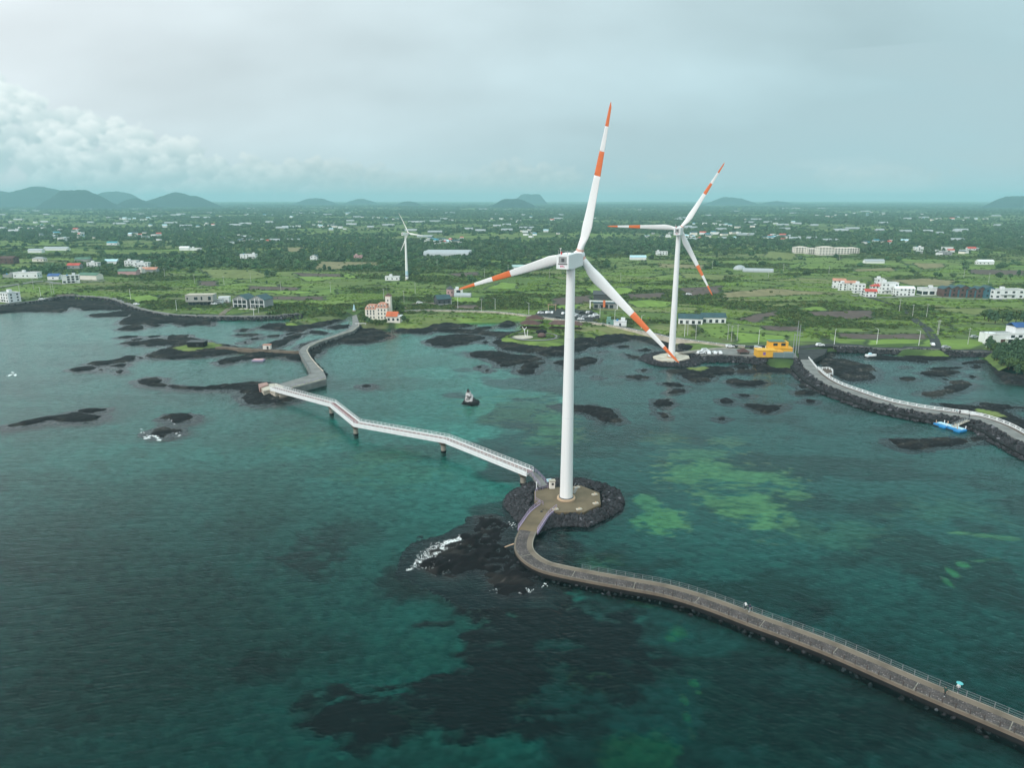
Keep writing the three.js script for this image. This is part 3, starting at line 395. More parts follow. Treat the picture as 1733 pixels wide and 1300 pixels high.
const REEFS = [
  [1, [-400, 190, 0, 137, 200, 112, 400, 97, 560, 82, 760, 90, 900, 107, 1000, 137, 1050, 150, 960, 165, 830, 165, 700, 167, 660, 150, 570, 140, 560, 160, 510, 185, 320, 180, 150, 182, 0, 192, -400, 240], 'black lava shore below the road bend by the white corner building', SHORE],
  [1, [725, 210, 800, 200, 960, 182, 1080, 172, 1060, 215, 950, 220, 860, 222, 780, 228, 740, 222], 'ragged black reef tongue just off the curved road'],
  [1, [1080, 180, 1230, 190, 1400, 215, 1733, 228, 1733, 290, 1600, 285, 1500, 298, 1400, 272, 1300, 275, 1320, 295, 1250, 305, 1180, 280, 1080, 290, 970, 280, 1010, 240, 1060, 215], 'wide black lava shelf below the concrete house', SHORE],
  [1, [960, 330, 1040, 295, 1170, 295, 1165, 320, 1060, 332], 'oval black reef just seaward of the wide lava shelf'],
  [1, [950, 392, 1040, 380, 1130, 380, 1130, 390, 1000, 396], 'very thin black reef line in open water, longest of three slivers', {}],
  [1, [1200, 380, 1310, 374, 1310, 384, 1210, 389], 'thin black reef sliver beside the longest sliver', {}],
  [1, [1075, 408, 1160, 400, 1160, 409, 1090, 416], 'short black reef sliver just above the spiky reef', {}],
  [1, [1000, 438, 1060, 425, 1200, 420, 1240, 405, 1370, 410, 1370, 385, 1400, 375, 1520, 372, 1530, 395, 1600, 400, 1720, 425, 1650, 440, 1500, 450, 1340, 455, 1220, 460, 1180, 445, 1060, 452], 'spiky black reef behind the islet with the hut'],
  [1, [730, 605, 800, 585, 960, 570, 1040, 540, 1110, 545, 1110, 575, 960, 600, 800, 615], 'long narrow black reef pointing left of the grass islet'],
  [1, [575, 655, 700, 630, 780, 640, 770, 655, 660, 665], 'small black reef at the far left end of the broken chain'],
  [1, [790, 645, 855, 645, 850, 660, 800, 662], 'dark stub of reef in the middle of the broken chain'],
  [1, [890, 620, 960, 610, 1025, 612, 1000, 625, 900, 630], 'flat black rock below the long narrow reef'],
  [1, [935, 670, 1000, 652, 1010, 668, 960, 685], 'lowest black rock of the broken chain'],
  [1, [1110, 548, 1175, 545, 1170, 565, 1120, 560], 'little rock in the gap beside the grass islet'],
  [6, [1110, 215, 1200, 190, 1240, 195, 1260, 188, 1310, 195, 1320, 220, 1300, 235, 1350, 250, 1340, 265, 1200, 255], 'forked black reef at the head of the thin curving rock line'],
  [6, [1380, 255, 1450, 255, 1600, 265, 1610, 275, 1500, 280, 1400, 275], 'thin link of black rock in the curving rock line'],
  [6, [0, 580, 90, 572, 180, 545, 280, 525, 420, 505, 560, 485, 660, 475, 720, 490, 800, 500, 830, 512, 760, 535, 640, 550, 470, 550, 400, 535, 200, 570, 90, 588], 'long streak of black reef at the left in open sea'],
  [6, [660, 462, 700, 452, 790, 446, 870, 446, 800, 460, 700, 468], 'row of tiny rocks above the long streak of reef'],
  [6, [1340, 520, 1400, 490, 1500, 485, 1600, 505, 1580, 525, 1470, 548, 1420, 545, 1400, 525], 'upper of two small ragged reefs in open sea'],
  [6, [1190, 640, 1250, 605, 1330, 590, 1400, 610, 1370, 640, 1330, 665, 1240, 670], 'lower of two small ragged reefs in open sea, ringed by foam'],
  [6, [1410, 606, 1475, 622, 1470, 638, 1415, 624], 'small spur of rock off the foam-ringed reef'],
  [2, [-120, 790, 0, 798, 200, 783, 330, 765, 450, 755, 570, 760, 640, 800, 760, 870, 780, 890, 700, 910, 560, 925, 440, 935, 350, 920, 330, 880, 360, 840, 250, 815, 100, 808, -120, 806], 'black reef under the left landing of the white footbridge', { hmax: 0.8 }],
  [2, [480, 310, 560, 285, 680, 280, 730, 300, 860, 292, 1000, 262, 1150, 240, 1130, 265, 1000, 300, 870, 320, 830, 345, 720, 340, 600, 325], 'dark lava apron round the grassy spit', SHORE],
  [2, [1030, 310, 1120, 290, 1220, 290, 1200, 310, 1100, 322], 'black reef touching the upper causeway'],
  [2, [900, 345, 960, 338, 1050, 352, 1000, 365, 920, 360], 'lens-shaped black rock in the pool beside the causeway'],
  [2, [690, 365, 760, 350, 765, 357, 700, 371], 'short black dash of rock in the tidal pool', {}],
  [2, [530, 382, 640, 368, 640, 378, 560, 391], 'low black rock in mid pool left of the lens-shaped one'],
  [2, [300, 368, 400, 362, 470, 365, 440, 380, 330, 380], 'long low black rock in the open part of the pool'],
  [2, [315, 330, 340, 320, 410, 320, 380, 335, 330, 340], 'small dark rock nearest the sea wall'],
  [2, [480, 480, 560, 440, 680, 400, 790, 360, 860, 362, 800, 390, 720, 420, 660, 460, 560, 485], 'slanting black reef running up to the footpath'],
  [2, [335, 430, 370, 418, 395, 425, 380, 438, 345, 438], 'round black rock behind the footpath'],
  [2, [410, 403, 480, 394, 475, 404, 415, 411], 'tiny flat rock beside the slanting reef'],
  [2, [780, 475, 830, 445, 900, 425, 960, 410, 960, 432, 870, 472, 830, 485], 'narrow rock bank along the upper side of the causeway', {}],
  [2, [870, 515, 900, 480, 960, 460, 990, 490, 940, 540, 910, 555], 'black rock apron in the causeway elbow'],
  [2, [1000, 450, 1100, 415, 1200, 370, 1290, 322, 1400, 318, 1500, 340, 1500, 360, 1545, 380, 1450, 420, 1350, 438, 1240, 445, 1120, 430, 1000, 470], 'broad black shelf below the cream hotel', SHORE],
  [2, [1310, 790, 1350, 775, 1390, 785, 1340, 800], 'lone half-drowned rock between causeway and sea stack', {}],
  [3, [-60, 322, 100, 325, 180, 322, 230, 285, 420, 275, 480, 285, 580, 290, 560, 302, 430, 312, 560, 330, 700, 345, 830, 350, 880, 355, 1040, 320, 960, 345, 870, 395, 780, 400, 770, 385, 600, 360, 400, 345, 250, 340, 200, 358, 0, 345, -60, 345], 'winding black rock bar between hotel lawn and garden point', SHORE],
  [3, [185, 430, 290, 385, 440, 370, 560, 372, 690, 392, 600, 420, 480, 445, 370, 468, 260, 455], 'large smooth oval black reef in the bay'],
  [3, [590, 320, 640, 305, 720, 302, 745, 310, 680, 330, 620, 335], 'small black island inside the lagoon'],
  [3, [780, 305, 830, 265, 900, 255, 930, 290, 860, 310], 'scrubby dark rock at the end of the lagoon', { hmax: 1.0 }],
  [3, [735, 430, 790, 405, 960, 440, 1100, 470, 1180, 475, 1320, 465, 1400, 400, 1560, 400, 1620, 435, 1560, 455, 1500, 490, 1400, 515, 1320, 540, 1160, 545, 1110, 530, 1120, 505, 1040, 510, 960, 500, 820, 490, 780, 460], 'black lava skirt round the garden point', SHORE],
  [3, [530, 518, 640, 505, 740, 500, 850, 515, 960, 540, 1010, 520, 1050, 540, 1165, 570, 1000, 600, 880, 625, 780, 630, 800, 610, 700, 580, 680, 555, 560, 548], 'large jagged black reef off the garden point'],
  [3, [945, 635, 1000, 605, 1090, 592, 1160, 597, 1100, 640, 1060, 680, 970, 685], 'triangular black reef left of the tall tower'],
  [3, [1245, 600, 1270, 585, 1400, 570, 1540, 555, 1620, 565, 1560, 600, 1470, 625, 1440, 655, 1320, 655, 1310, 625], 'jagged black reef partly hidden by the tall tower'],
  [3, [1550, 715, 1590, 703, 1625, 715, 1600, 728], 'small square rock alone right of the tall tower'],
  [3, [670, 655, 700, 645, 715, 655, 690, 668], 'dot of rock below the large jagged reef', {}],
  [3, [625, 630, 655, 622, 650, 640, 630, 645], 'tiny double rock below the large jagged reef', {}],
  [3, [1565, 515, 1660, 497, 1680, 505, 1600, 522], 'slim black rock between garden point and far turbine'],
  [3, [650, 425, 690, 420, 705, 430, 670, 438], 'small rock beside the tip of the oval reef', {}],
  [3, [1225, 945, 1290, 935, 1300, 950, 1400, 937, 1560, 955, 1700, 972, 1750, 1010, 1790, 1068, 1720, 1085, 1640, 1080, 1560, 1040, 1480, 1000, 1380, 985, 1300, 960], 'spearhead-shaped black reef right of the tall tower', { hmax: 0.7 }],
  [4, [-60, 392, 0, 375, 150, 368, 400, 400, 540, 432, 560, 480, 470, 470, 360, 430, 250, 402, 180, 430, 60, 450, -60, 465], 'dark rock foreshore below the railing left of the far turbine', SHORE],
  [4, [600, 430, 850, 458, 840, 492, 620, 492], 'dark rubble between sea wall and turbine platform', SHORE],
  [4, [160, 522, 260, 540, 335, 545, 300, 570, 200, 555], 'black spur of rock left of the far turbine platform'],
  [4, [990, 750, 1050, 730, 1180, 745, 1290, 735, 1345, 760, 1240, 785, 1080, 788], 'broad flat black reef in front of the yellow building'],
  [4, [1095, 662, 1250, 657, 1290, 560, 1345, 560, 1380, 642, 1500, 645, 1580, 657, 1640, 700, 1733, 740, 1733, 768, 1640, 725, 1560, 684, 1380, 674, 1120, 682], 'black rock edge below the yellow building', SHORE],
  [4, [840, 540, 1000, 552, 1200, 562, 1300, 562, 1300, 590, 1200, 580, 1000, 572, 850, 566], 'dark boulder bank below the parked cars', SHORE],
  [4, [1090, 630, 1130, 618, 1190, 625, 1180, 638, 1110, 640], 'small dark rock in the cove'],
  [4, [310, 657, 370, 650, 368, 665, 320, 668], 'small rock nearest the far turbine platform'],
  [4, [205, 712, 290, 702, 375, 716, 290, 726], 'flat spindle-shaped rock below the far turbine'],
  [4, [515, 842, 580, 820, 650, 815, 660, 830, 600, 850], 'low rock cluster midway in the bay'],
  [4, [500, 765, 580, 762, 640, 780, 690, 788, 650, 797, 560, 777], 'broken line of rocks below the rocky islet'],
  [4, [1060, 850, 1130, 848, 1250, 862, 1200, 880, 1120, 872], 'slim black reef below the broad flat one'],
  [4, [960, 895, 1010, 890, 1055, 912, 1000, 928, 970, 920], 'little ragged rock left of the arrow-shaped reef'],
  [4, [1185, 940, 1300, 945, 1480, 935, 1470, 965, 1390, 985, 1330, 1005, 1240, 985], 'arrow-shaped black reef in the middle of the right bay'],
  [4, [410, 930, 460, 905, 520, 900, 545, 930, 480, 965, 430, 960], 'ring of small rocks right of the spearhead reef', { hmax: 0.6 }],
  [4, [445, 1010, 500, 1005, 550, 1030, 550, 1050, 490, 1045], 'dark ragged rock below the ring of rocks'],
  [4, [935, 1055, 975, 1042, 985, 1050, 950, 1065], 'speck of rock in open bay', {}],
  [4, [1560, 770, 1733, 788, 1733, 808, 1620, 800], 'thin rock tongue off the long pier', {}],
  [4, [1580, 835, 1640, 822, 1720, 835, 1700, 850, 1600, 850], 'small dark reef near the start of the pier'],
  [4, [1630, 915, 1660, 897, 1720, 905, 1700, 920], 'pair of small rocks below the pier'],
  [4, [270, 495, 330, 485, 420, 492, 400, 503, 300, 504], 'flat rock behind the far turbine platform'],
  [4, [115, 465, 160, 455, 215, 460, 200, 475, 140, 478], 'low round rock off the foreshore'],
  [5, [60, 560, 130, 510, 200, 500, 200, 560, 300, 565, 400, 600, 500, 620, 540, 660, 460, 650, 540, 715, 430, 740, 300, 735, 190, 690, 170, 650, 90, 630], 'stony black reef in the corner of the pier', { pale: 0.12 }],
  [5, [440, 545, 500, 530, 640, 540, 800, 555, 960, 580, 960, 595, 860, 582, 680, 572, 520, 562], 'long thin reef inside the right lagoon'],
  [5, [690, 522, 950, 542, 1210, 545, 1130, 565, 960, 572, 850, 555], 'dark rock foot of the green roadside mound'],
  [5, [1175, 607, 1260, 587, 1420, 572, 1440, 595, 1300, 597], 'low black point running out from the wooded headland'],
  [5, [975, 642, 1080, 628, 1240, 628, 1200, 642, 1060, 648], 'upper flat reef in the right lagoon'],
  [5, [1275, 625, 1340, 610, 1400, 628, 1360, 640], 'small flat reef beside the wooded headland'],
  [5, [875, 675, 950, 660, 1100, 655, 1220, 665, 1150, 685, 1160, 702, 1000, 704, 920, 692], 'largest flat reef in the right lagoon'],
  [5, [1275, 706, 1310, 696, 1345, 705, 1310, 714], 'tiny rock left of the headland shadow', {}],
  [5, [730, 715, 780, 705, 860, 715, 820, 728, 740, 725], 'small flat rock in the middle of the right lagoon'],
  [5, [1020, 715, 1060, 712, 1150, 740, 1230, 735, 1370, 770, 1280, 778, 1200, 820, 1000, 870, 860, 850, 940, 830, 1080, 805, 1150, 770, 1120, 745], 'crooked hook-shaped reef in the right lagoon', { pale: 0.08 }],
  [5, [1420, 565, 1440, 595, 1540, 662, 1640, 685, 1733, 692, 1900, 700, 1900, 790, 1733, 777, 1560, 757, 1500, 705], 'black rock shelf at the foot of the wooded headland', SHORE],
  [5, [625, 1215, 760, 1210, 920, 1215, 1200, 1200, 1270, 1215, 1200, 1240, 1000, 1270, 850, 1289, 740, 1280, 660, 1240], 'broad black reef below the blue dock'],
  [5, [1280, 1195, 1340, 1180, 1450, 1190, 1450, 1215, 1320, 1222], 'smaller black reef beside the broad one below the dock'],
  [5, [740, 628, 780, 618, 800, 628, 760, 634], 'pin-sized rock in the upper right lagoon', {}],
];
const GRASSY = [
  [1, [1190, 545, 1250, 515, 1340, 485, 1400, 460, 1600, 447, 1733, 440, 1860, 460, 1900, 490, 1733, 540, 1600, 555, 1400, 562, 1230, 560], [1, [1400, 490, 1500, 467, 1733, 442, 1830, 460, 1800, 480, 1700, 492, 1600, 510, 1500, 515, 1450, 502]], 'black reef topped with a grass meadow and a small hut'],
  [2, [130, 455, 250, 468, 480, 488, 700, 498, 830, 510, 830, 560, 800, 578, 700, 565, 640, 540, 480, 555, 350, 570, 180, 605, 130, 590, 250, 555, 480, 515, 300, 505, 250, 520, 100, 540], null, 'dark rock ridge carrying the footpath, with a long tail'],
  [4, [470, 665, 640, 645, 830, 640, 940, 635, 1070, 650, 1060, 685, 920, 700, 880, 740, 770, 765, 690, 745, 640, 710, 640, 695], [4, [690, 655, 830, 637, 860, 650, 800, 690, 740, 675]], 'rocky islet with a green crown in front of the far turbine'],
  [5, [1050, 925, 1160, 925, 1280, 940, 1440, 920, 1600, 940, 1733, 945, 1733, 962, 1640, 962, 1570, 980, 1733, 1060, 1900, 1130, 1900, 1230, 1733, 1140, 1560, 1080, 1440, 1040, 1290, 1000, 1150, 970], [5, [1300, 975, 1400, 985, 1500, 1000, 1620, 1055, 1500, 1052, 1400, 1022]], 'rocky grassy bank behind the bend of the pier', { pale: 0.1 }],
];
for (const [reg, a, label, opt] of REEFS) { const tiny = opt && !Object.keys(opt).length; shelf('reef', plan(reg, a), label, tiny ? { hmax: 0.4, slope: 0.5, rag: 1.1 } : opt ?? {}); }
for (const [reg, a, gr, label, opt] of GRASSY) shelf('reef', plan(reg, a), label, { hmax: 0.75, grass: gr ? plan(gr[0], gr[1]) : null, ...(opt ?? {}) });
// half-drowned rock plateau inside the bend of the walkway
shelf('reef', plan(0, [700, 962, 735, 930, 775, 905, 830, 880, 868, 880, 878, 905, 872, 940, 900, 958, 930, 985, 900, 1005, 850, 1003, 800, 985, 750, 990]), 'wet black rock plateau awash beside the bend of the walkway', { hmax: 0.7, slope: 0.07, rag: 9, cell: 0.6, color: [0.009, 0.009, 0.0105], base: -0.1, under: 1.9, pale: 0.012, fineK: 2.0 });
shelf('reef', plan(0, [878, 886, 905, 903, 920, 925, 905, 938, 895, 915]), 'drowned dark rocks between walkway and turbine island', { hmax: 0.4, slope: 0.1, base: -0.35, cell: 0.7, under: 1.4 });

// foam where the swell breaks
{
  const r = rng(31), G_ = [];
  const blot = (x, z, s) => { const n = 7, p = [x, 0.16 + 0.05 * r(), z], P = [], I = []; P.push(...p); for (let k = 0; k < n; k++) { const a = k / n * 6.283, q = s * (0.35 + 0.8 * r()); P.push(x + Math.cos(a) * q * 1.5, 0.03, z + Math.sin(a) * q); I.push(0, 1 + (k + 1) % n, 1 + k); } const g = new THREE.BufferGeometry(); g.setAttribute('position', new THREE.Float32BufferAttribute(P, 3)); g.setIndex(I); g.computeVertexNormals(); return g; };
  const wash = (name, label, lines) => { const L = []; for (const [x0, y0, x1, y1, n, w, s] of lines) for (let k = 0; k < n; k++) { const t = r(), p = at(lerp(x0, x1, t) + (r() - 0.5) * w, lerp(y0, y1, t) + (r() - 0.5) * w * 0.5 + 3 * Math.sin(t * 9)); L.push(blot(p.x, p.z, s * (0.25 + r() * r()))); } tag(obj(name, L, M.foam), label, 'foam', null, 'stuff'); };
  wash('sea_foam', 'white surf breaking over the wet rock plateau', [[782, 906, 735, 935, 300, 9, 0.17], [768, 916, 715, 942, 380, 26, 0.12], [748, 932, 718, 955, 320, 38, 0.085], [725, 945, 690, 963, 160, 8, 0.13], [765, 925, 735, 965, 160, 40, 0.07]]);
  wash('sea_foam', 'small white splash at the lower edge of the plateau', [[880, 1003, 900, 998, 40, 7, 0.16], [918, 992, 925, 989, 10, 4, 0.2], [845, 1000, 830, 996, 6, 8, 0.15]]);
  wash('sea_foam', 'faint surf on the rocks left of the turbine island', [[862, 884, 872, 892, 12, 8, 0.22]]);
  wash('sea_foam', 'thin white wash round the two ragged reefs in open sea', [[245, 738, 275, 742, 26, 8, 0.6], [240, 728, 250, 738, 8, 6, 0.5], [285, 708, 300, 714, 14, 8, 0.5], [300, 732, 306, 736, 6, 6, 0.5]]);
  wash('sea_foam', 'lone breaking wave far out at the left', [[12, 634, 30, 632, 20, 5, 0.8]]);
}

// ------------------------------------------------------------------ boulders
const boulderGeos = [1, 2, 3].map((k) => { const g = new THREE.IcosahedronGeometry(0.5, 1), p = g.attributes.position; for (let i = 0; i < p.count; i++) { const x = p.getX(i), y = p.getY(i), z = p.getZ(i), q = 0.72 + 0.55 * noise(x * 3.1 + k * 7 + 20, (y + z) * 2.7 + k * 3 + 20); p.setXYZ(i, x * q * 1.15, y * q * 0.85, z * q); } g.computeVertexNormals(); return g; });
function boulders(parent, name, spots, seed, lo = 0.6, hi = 1.5, mat = M.boulder) {
  const r = rng(seed), m = new THREE.InstancedMesh(boulderGeos[seed % 3], mat, spots.length), q = new THREE.Object3D(), c = new THREE.Color();
  spots.forEach((p, i) => { q.position.copy(p); q.rotation.set(r() * 6, r() * 6, r() * 6); const s = lerp(lo, hi, r() * r()); q.scale.set(s * (0.8 + 0.5 * r()), s * (0.7 + 0.4 * r()), s); q.updateMatrix(); m.setMatrixAt(i, q.matrix); const k = 0.45 + 0.8 * r() + (r() < 0.02 ? 2.2 : 0); m.setColorAt(i, c.setRGB(k, k, k * 1.02)); });
  m.name = name; m.userData.kind = 'stuff'; parent.add(m); return m;
}
function rayOut(pg, cx, cz, a) { let best = 0; const dx = Math.cos(a), dz = Math.sin(a); for (let i = 0, j = pg.length - 1; i < pg.length; j = i++) { const ax = pg[j][0] - cx, az = pg[j][1] - cz, ex = pg[i][0] - pg[j][0], ez = pg[i][1] - pg[j][1], den = dx * ez - dz * ex; if (Math.abs(den) < 1e-9) continue; const t = (ax * ez - az * ex) / den, u = (ax * dz - az * dx) / den; if (t > 0 && u >= 0 && u <= 1) best = Math.max(best, t); } return best; }
function island(name, label, padPx, rimPx, e, padMat, seed, count, group) {
  const pad = plan(0, padPx, e), rim = plan(0, rimPx, 0), cx = pad.reduce((s, p) => s + p[0], 0) / pad.length, cz = pad.reduce((s, p) => s + p[1], 0) / pad.length;
  const t = thing(name, label, 'platform', V(0, 0, 0), 0, group);
  obj('concrete_pad', slab(pad, 0.2, e, 0.12), padMat, t);
  const P = [], I = [], n = 72; for (let k = 0; k <= n; k++) { const a = k / n * 6.28318, r0 = rayOut(rim, cx, cz, a), r1 = rayOut(pad, cx, cz, a); P.push(cx + Math.cos(a) * r0 * 1.06, -2.5, cz + Math.sin(a) * r0 * 1.06, cx + Math.cos(a) * r0 * 0.97, 0.0, cz + Math.sin(a) * r0 * 0.97, cx + Math.cos(a) * (r1 - 0.5), e - 0.55, cz + Math.sin(a) * (r1 - 0.5)); if (k) { const b = k * 3, c = b - 3; I.push(c, c + 1, b, b, c + 1, b + 1, c + 1, c + 2, b + 1, b + 1, c + 2, b + 2); } }
  const g = new THREE.BufferGeometry(); g.setAttribute('position', new THREE.Float32BufferAttribute(P, 3)); g.setAttribute('uv', new THREE.Float32BufferAttribute(P.filter((_, i) => i % 3 !== 1).map((v) => v * 0.1), 2)); g.setIndex(I); g.computeVertexNormals();
  obj('rubble_core', g, M.basalt, t);
  const r = rng(seed), sp = []; for (let k = 0; k < count; k++) { const a = r() * 6.283, r0 = rayOut(rim, cx, cz, a), r1 = rayOut(pad, cx, cz, a) + 0.55, w = Math.sqrt(r()), rr = lerp(r1, r0, w); sp.push(V(cx + Math.cos(a) * rr, lerp(e - 0.55, -0.25, Math.pow(w * (r0 > r1 ? 1 : 0), 1.15)) + 0.1 + 0.12 * r(), cz + Math.sin(a) * rr)); }
  boulders(t, 'armour_boulders', sp, seed, 0.75, 1.5);
  return { t, cx, cz, pad, rim };
}
const isle1 = island('turbine_island', 'octagonal boulder island with brown concrete pad under the near turbine', [905, 831, 928, 825.5, 983, 822, 1014, 834, 1016, 853, 988, 866, 941, 866, 919, 856, 905, 849], [857, 838, 891, 819, 928, 811, 983, 809.5, 1025, 820, 1049, 832, 1055, 849, 1052, 863, 1022, 879, 997, 891, 951, 889, 932, 892, 912, 902, 893, 897, 879, 886, 865, 870, 855, 858], 2.2, M.brownConcrete, 21, 3400);
const isle2 = island('turbine_island', 'boulder island with pale octagonal pad under the far shore turbine', [1105, 603, 1118, 599, 1144.5, 595.5, 1165, 602, 1166.5, 606, 1149, 610.5, 1120, 610.5, 1107, 606.5], [1081, 608, 1088, 601, 1107, 597, 1144, 593.5, 1170, 593.5, 1192, 598, 1195, 612, 1178, 619, 1153, 621.5, 1120, 620, 1099, 616], 2.2, M.paleConcrete, 22, 2600);

// ------------------------------------------------------------------ the near walkway
{
  const w = thing('walkway', 'curving concrete walkway with dark paving running from the turbine island to the lower corner', 'walkway');
  const ramp = curve([at(928, 857, 2.15), at(914, 868, 2.1), at(901, 886, 1.9), at(893, 898, 1.6)], 1.5);
  obj('ramp_deck', sweep(ramp, -2.35, 2.35, 0, 0.7), M.brownConcrete, w);
  for (const s of [-1, 1]) { obj('ramp_kerb', sweep(ramp, s > 0 ? 2.36 : -2.6, s > 0 ? 2.6 : -2.36, 0.14, 0.8), M.lilac, w); railing(w, shifted(ramp, s * 2.46, 0.14), 1.5, 0.95, M.lilac, { r: 0.05, rails: [1, 0.55], postName: 'ramp_post' }); }
  const line = curve([at(893, 898, 1.58), at(886.5, 915, 1.4), at(887, 930, 1.35), at(897, 943, 1.3), at(920, 957, 1.4), at(950, 965, 1.4), at(1000, 975, 1.4), at(1060, 986, 1.4), at(1130, 999, 1.4), at(1200, 1020, 1.4), at(1270, 1046, 1.4), at(1400, 1094, 1.4), at(1560, 1163, 1.4), at(1733, 1235, 1.4), at(1900, 1310, 1.4), at(2150, 1420, 1.4)], 1.2);
  obj('retaining_wall', sweep(line, -2.06, 2.2, -0.28, 3.2), M.basalt, w);
  obj('wide_kerb', sweep(line, 0.8, 2.05, 0.0, 0.3), M.tanConcrete, w);
  obj('edge_kerb', sweep(line, -2.15, -1.78, 0.02, 0.6), M.tanConcrete, w);
  obj('far_lip', sweep(line, 2.06, 2.22, 0.1, 0.5), M.concrete, w);
  const paver = std(lin(1, 1, 1), 0.95, { map: tex(512, (u, v) => { const row = Math.floor(v * 60), a = (u * 30 + (row % 2) * 0.5), col = Math.floor(a); const q = hashf(col, row, 4), ju = Math.min(a - col, 1 - a + col), jv = Math.min(v * 60 - row, 1 - v * 60 + row); const k = (0.55 + 0.75 * q) * (ju < 0.07 || jv < 0.1 ? 0.6 : 1) * (0.6 + 0.7 * tfbm(u, v, 5, 4)); const worn = hashf(col, row, 8) < 0.05 ? 2.3 : 1; return [0.100 * k * worn, 0.083 * k * worn, 0.080 * k * worn]; }) });
  obj('paving_strip', sweep(line, -1.77, 0.79, -0.03, 0.2), paver, w);
  for (let k = 10; k < line.length - 2; k += 11) { const a = line[k], b = line[k + 1], t = b.clone().sub(a).setY(0).normalize(), m = obj('cross_joint', bx(2.54, 0.05, 0.14), M.concrete, w); m.position.copy(a).add(V(t.z * -0.49, -0.015, -t.x * -0.49)); m.rotation.y = Math.atan2(t.x, t.z); }
  const farEdge = shifted(line.slice(22), 2.14, 0.1), nearEdge = shifted(line.slice(26), -1.97, 0.02);
  railing(w, farEdge, 1.9, 1.1, M.railGrey, { r: 0.05, rails: [1, 0.62, 0.25], rr: 0.025 });
  railing(w, nearEdge, 1.9, 0.9, M.rust, { r: 0.055, rails: [0.95], rr: 0.022, postName: 'kerb_post' });
  // rubble along the foot of the wall
  const r = rng(41), sp = []; for (let k = 0; k < 170; k++) { const i = Math.floor(r() * (line.length - 2)), p = line[i], q = line[i + 1], t = q.clone().sub(p).setY(0).normalize(), o = -2.1 - r() * r() * 1.9; sp.push(V(p.x + t.z * o, -0.55 + 0.35 * r(), p.z - t.x * o)); }
  boulders(w, 'toe_rubble', sp, 43, 0.5, 1.2);
}

// ------------------------------------------------------------------ white footbridge
{
  const b = thing('footbridge', 'white cranked steel footbridge on concrete piers across the inlet', 'footbridge');
  const E = 4.7, pts = [at(462, 656, 3.6), at(563, 683, E), at(604, 716, E), at(756, 743, E), at(897, 799, E)], line = polyline(pts, 1.6);
  obj('girder', sweep(line, -1.3, 1.3, -0.16, 0.95), M.white, b);
  obj('deck_board', sweep(line, -1.1, 1.1, 0, 0.14), std(lin(0.30, 0.20, 0.19), 0.9, { map: stainTex }), b);
  for (const s of [-1, 1]) { obj('edge_beam', sweep(line, s > 0 ? 1.11 : -1.42, s > 0 ? 1.42 : -1.11, 0.14, 0.5), M.white, b); railing(b, shifted(line, s * 1.27, 0.14), 1.7, 1.15, M.white, { r: 0.055, rails: [1, 0.55, 0.2], rr: 0.035 }); }
  obj('centre_stripe', sweep(polyline(pts.slice(1, 3), 2), -0.35, 0.35, 0.012, 0.01), std(lin(0.22, 0.03, 0.05), 0.8), b);
  for (const [x, y] of [[568, 699], [603, 735], [755, 763], [892, 818]]) {
    const foot = at(x, y, 0), near = line.reduce((a, q) => q.clone().setY(0).distanceTo(foot) < a.clone().setY(0).distanceTo(foot) ? q : a), c = V(lerp(foot.x, near.x, 0.8), 0, lerp(foot.z, near.z, 0.8));
    const pier = obj('pier', [cyl(0.85, 0.85, 5.6, 0, -3.2, 0, 14)], M.concrete, b); pier.position.copy(c);
    obj('pier_cap', [new THREE.CylinderGeometry(1.55, 0.9, 0.95, 14).translate(0, 2.75, 0), bx(2.6, 0.34, 1.6, 0, 3.3, 0)], M.tanConcrete, pier);
    obj('wet_band', [cyl(0.88, 0.88, 1.0, 0, -0.5, 0, 14)], M.basalt, pier);
  }
  const stair = polyline([at(897, 799, E), at(905, 804, 4.0), at(920, 822, 2.3)], 1.2);
  obj('stair_ramp', sweep(stair, -1.25, 1.25, 0, 0.5), M.greyConcrete, b);
  for (const s of [-1, 1]) railing(b, shifted(stair, s * 1.2, 0), 1.3, 1.1, M.lilac, { r: 0.05, rails: [1, 0.5], postName: 'ramp_post' });
  const L = thing('bridge_abutment', 'rough pale concrete landing block at the left end of the white footbridge', 'abutment');
  obj('landing_block', slab(plan(0, [441, 656, 448, 651, 468, 649.5, 480, 655, 478, 662, 466, 664, 457, 660, 447, 662], 2.6), -1.5, 2.75, 0.1), M.paleConcrete, L);
  obj('rough_footing', slab(plan(0, [471, 663, 482, 661, 489, 664, 486, 669, 475, 670], 1.5), -1.5, 1.5, 0.3), M.concrete, L);
  obj('pink_terrace', slab(plan(0, [438, 651, 452, 648, 455, 652, 440, 657], 3.0), 0, 3.3, 0.05), std(lin(0.42, 0.26, 0.23), 0.9, { map: stainTex }), L);
}

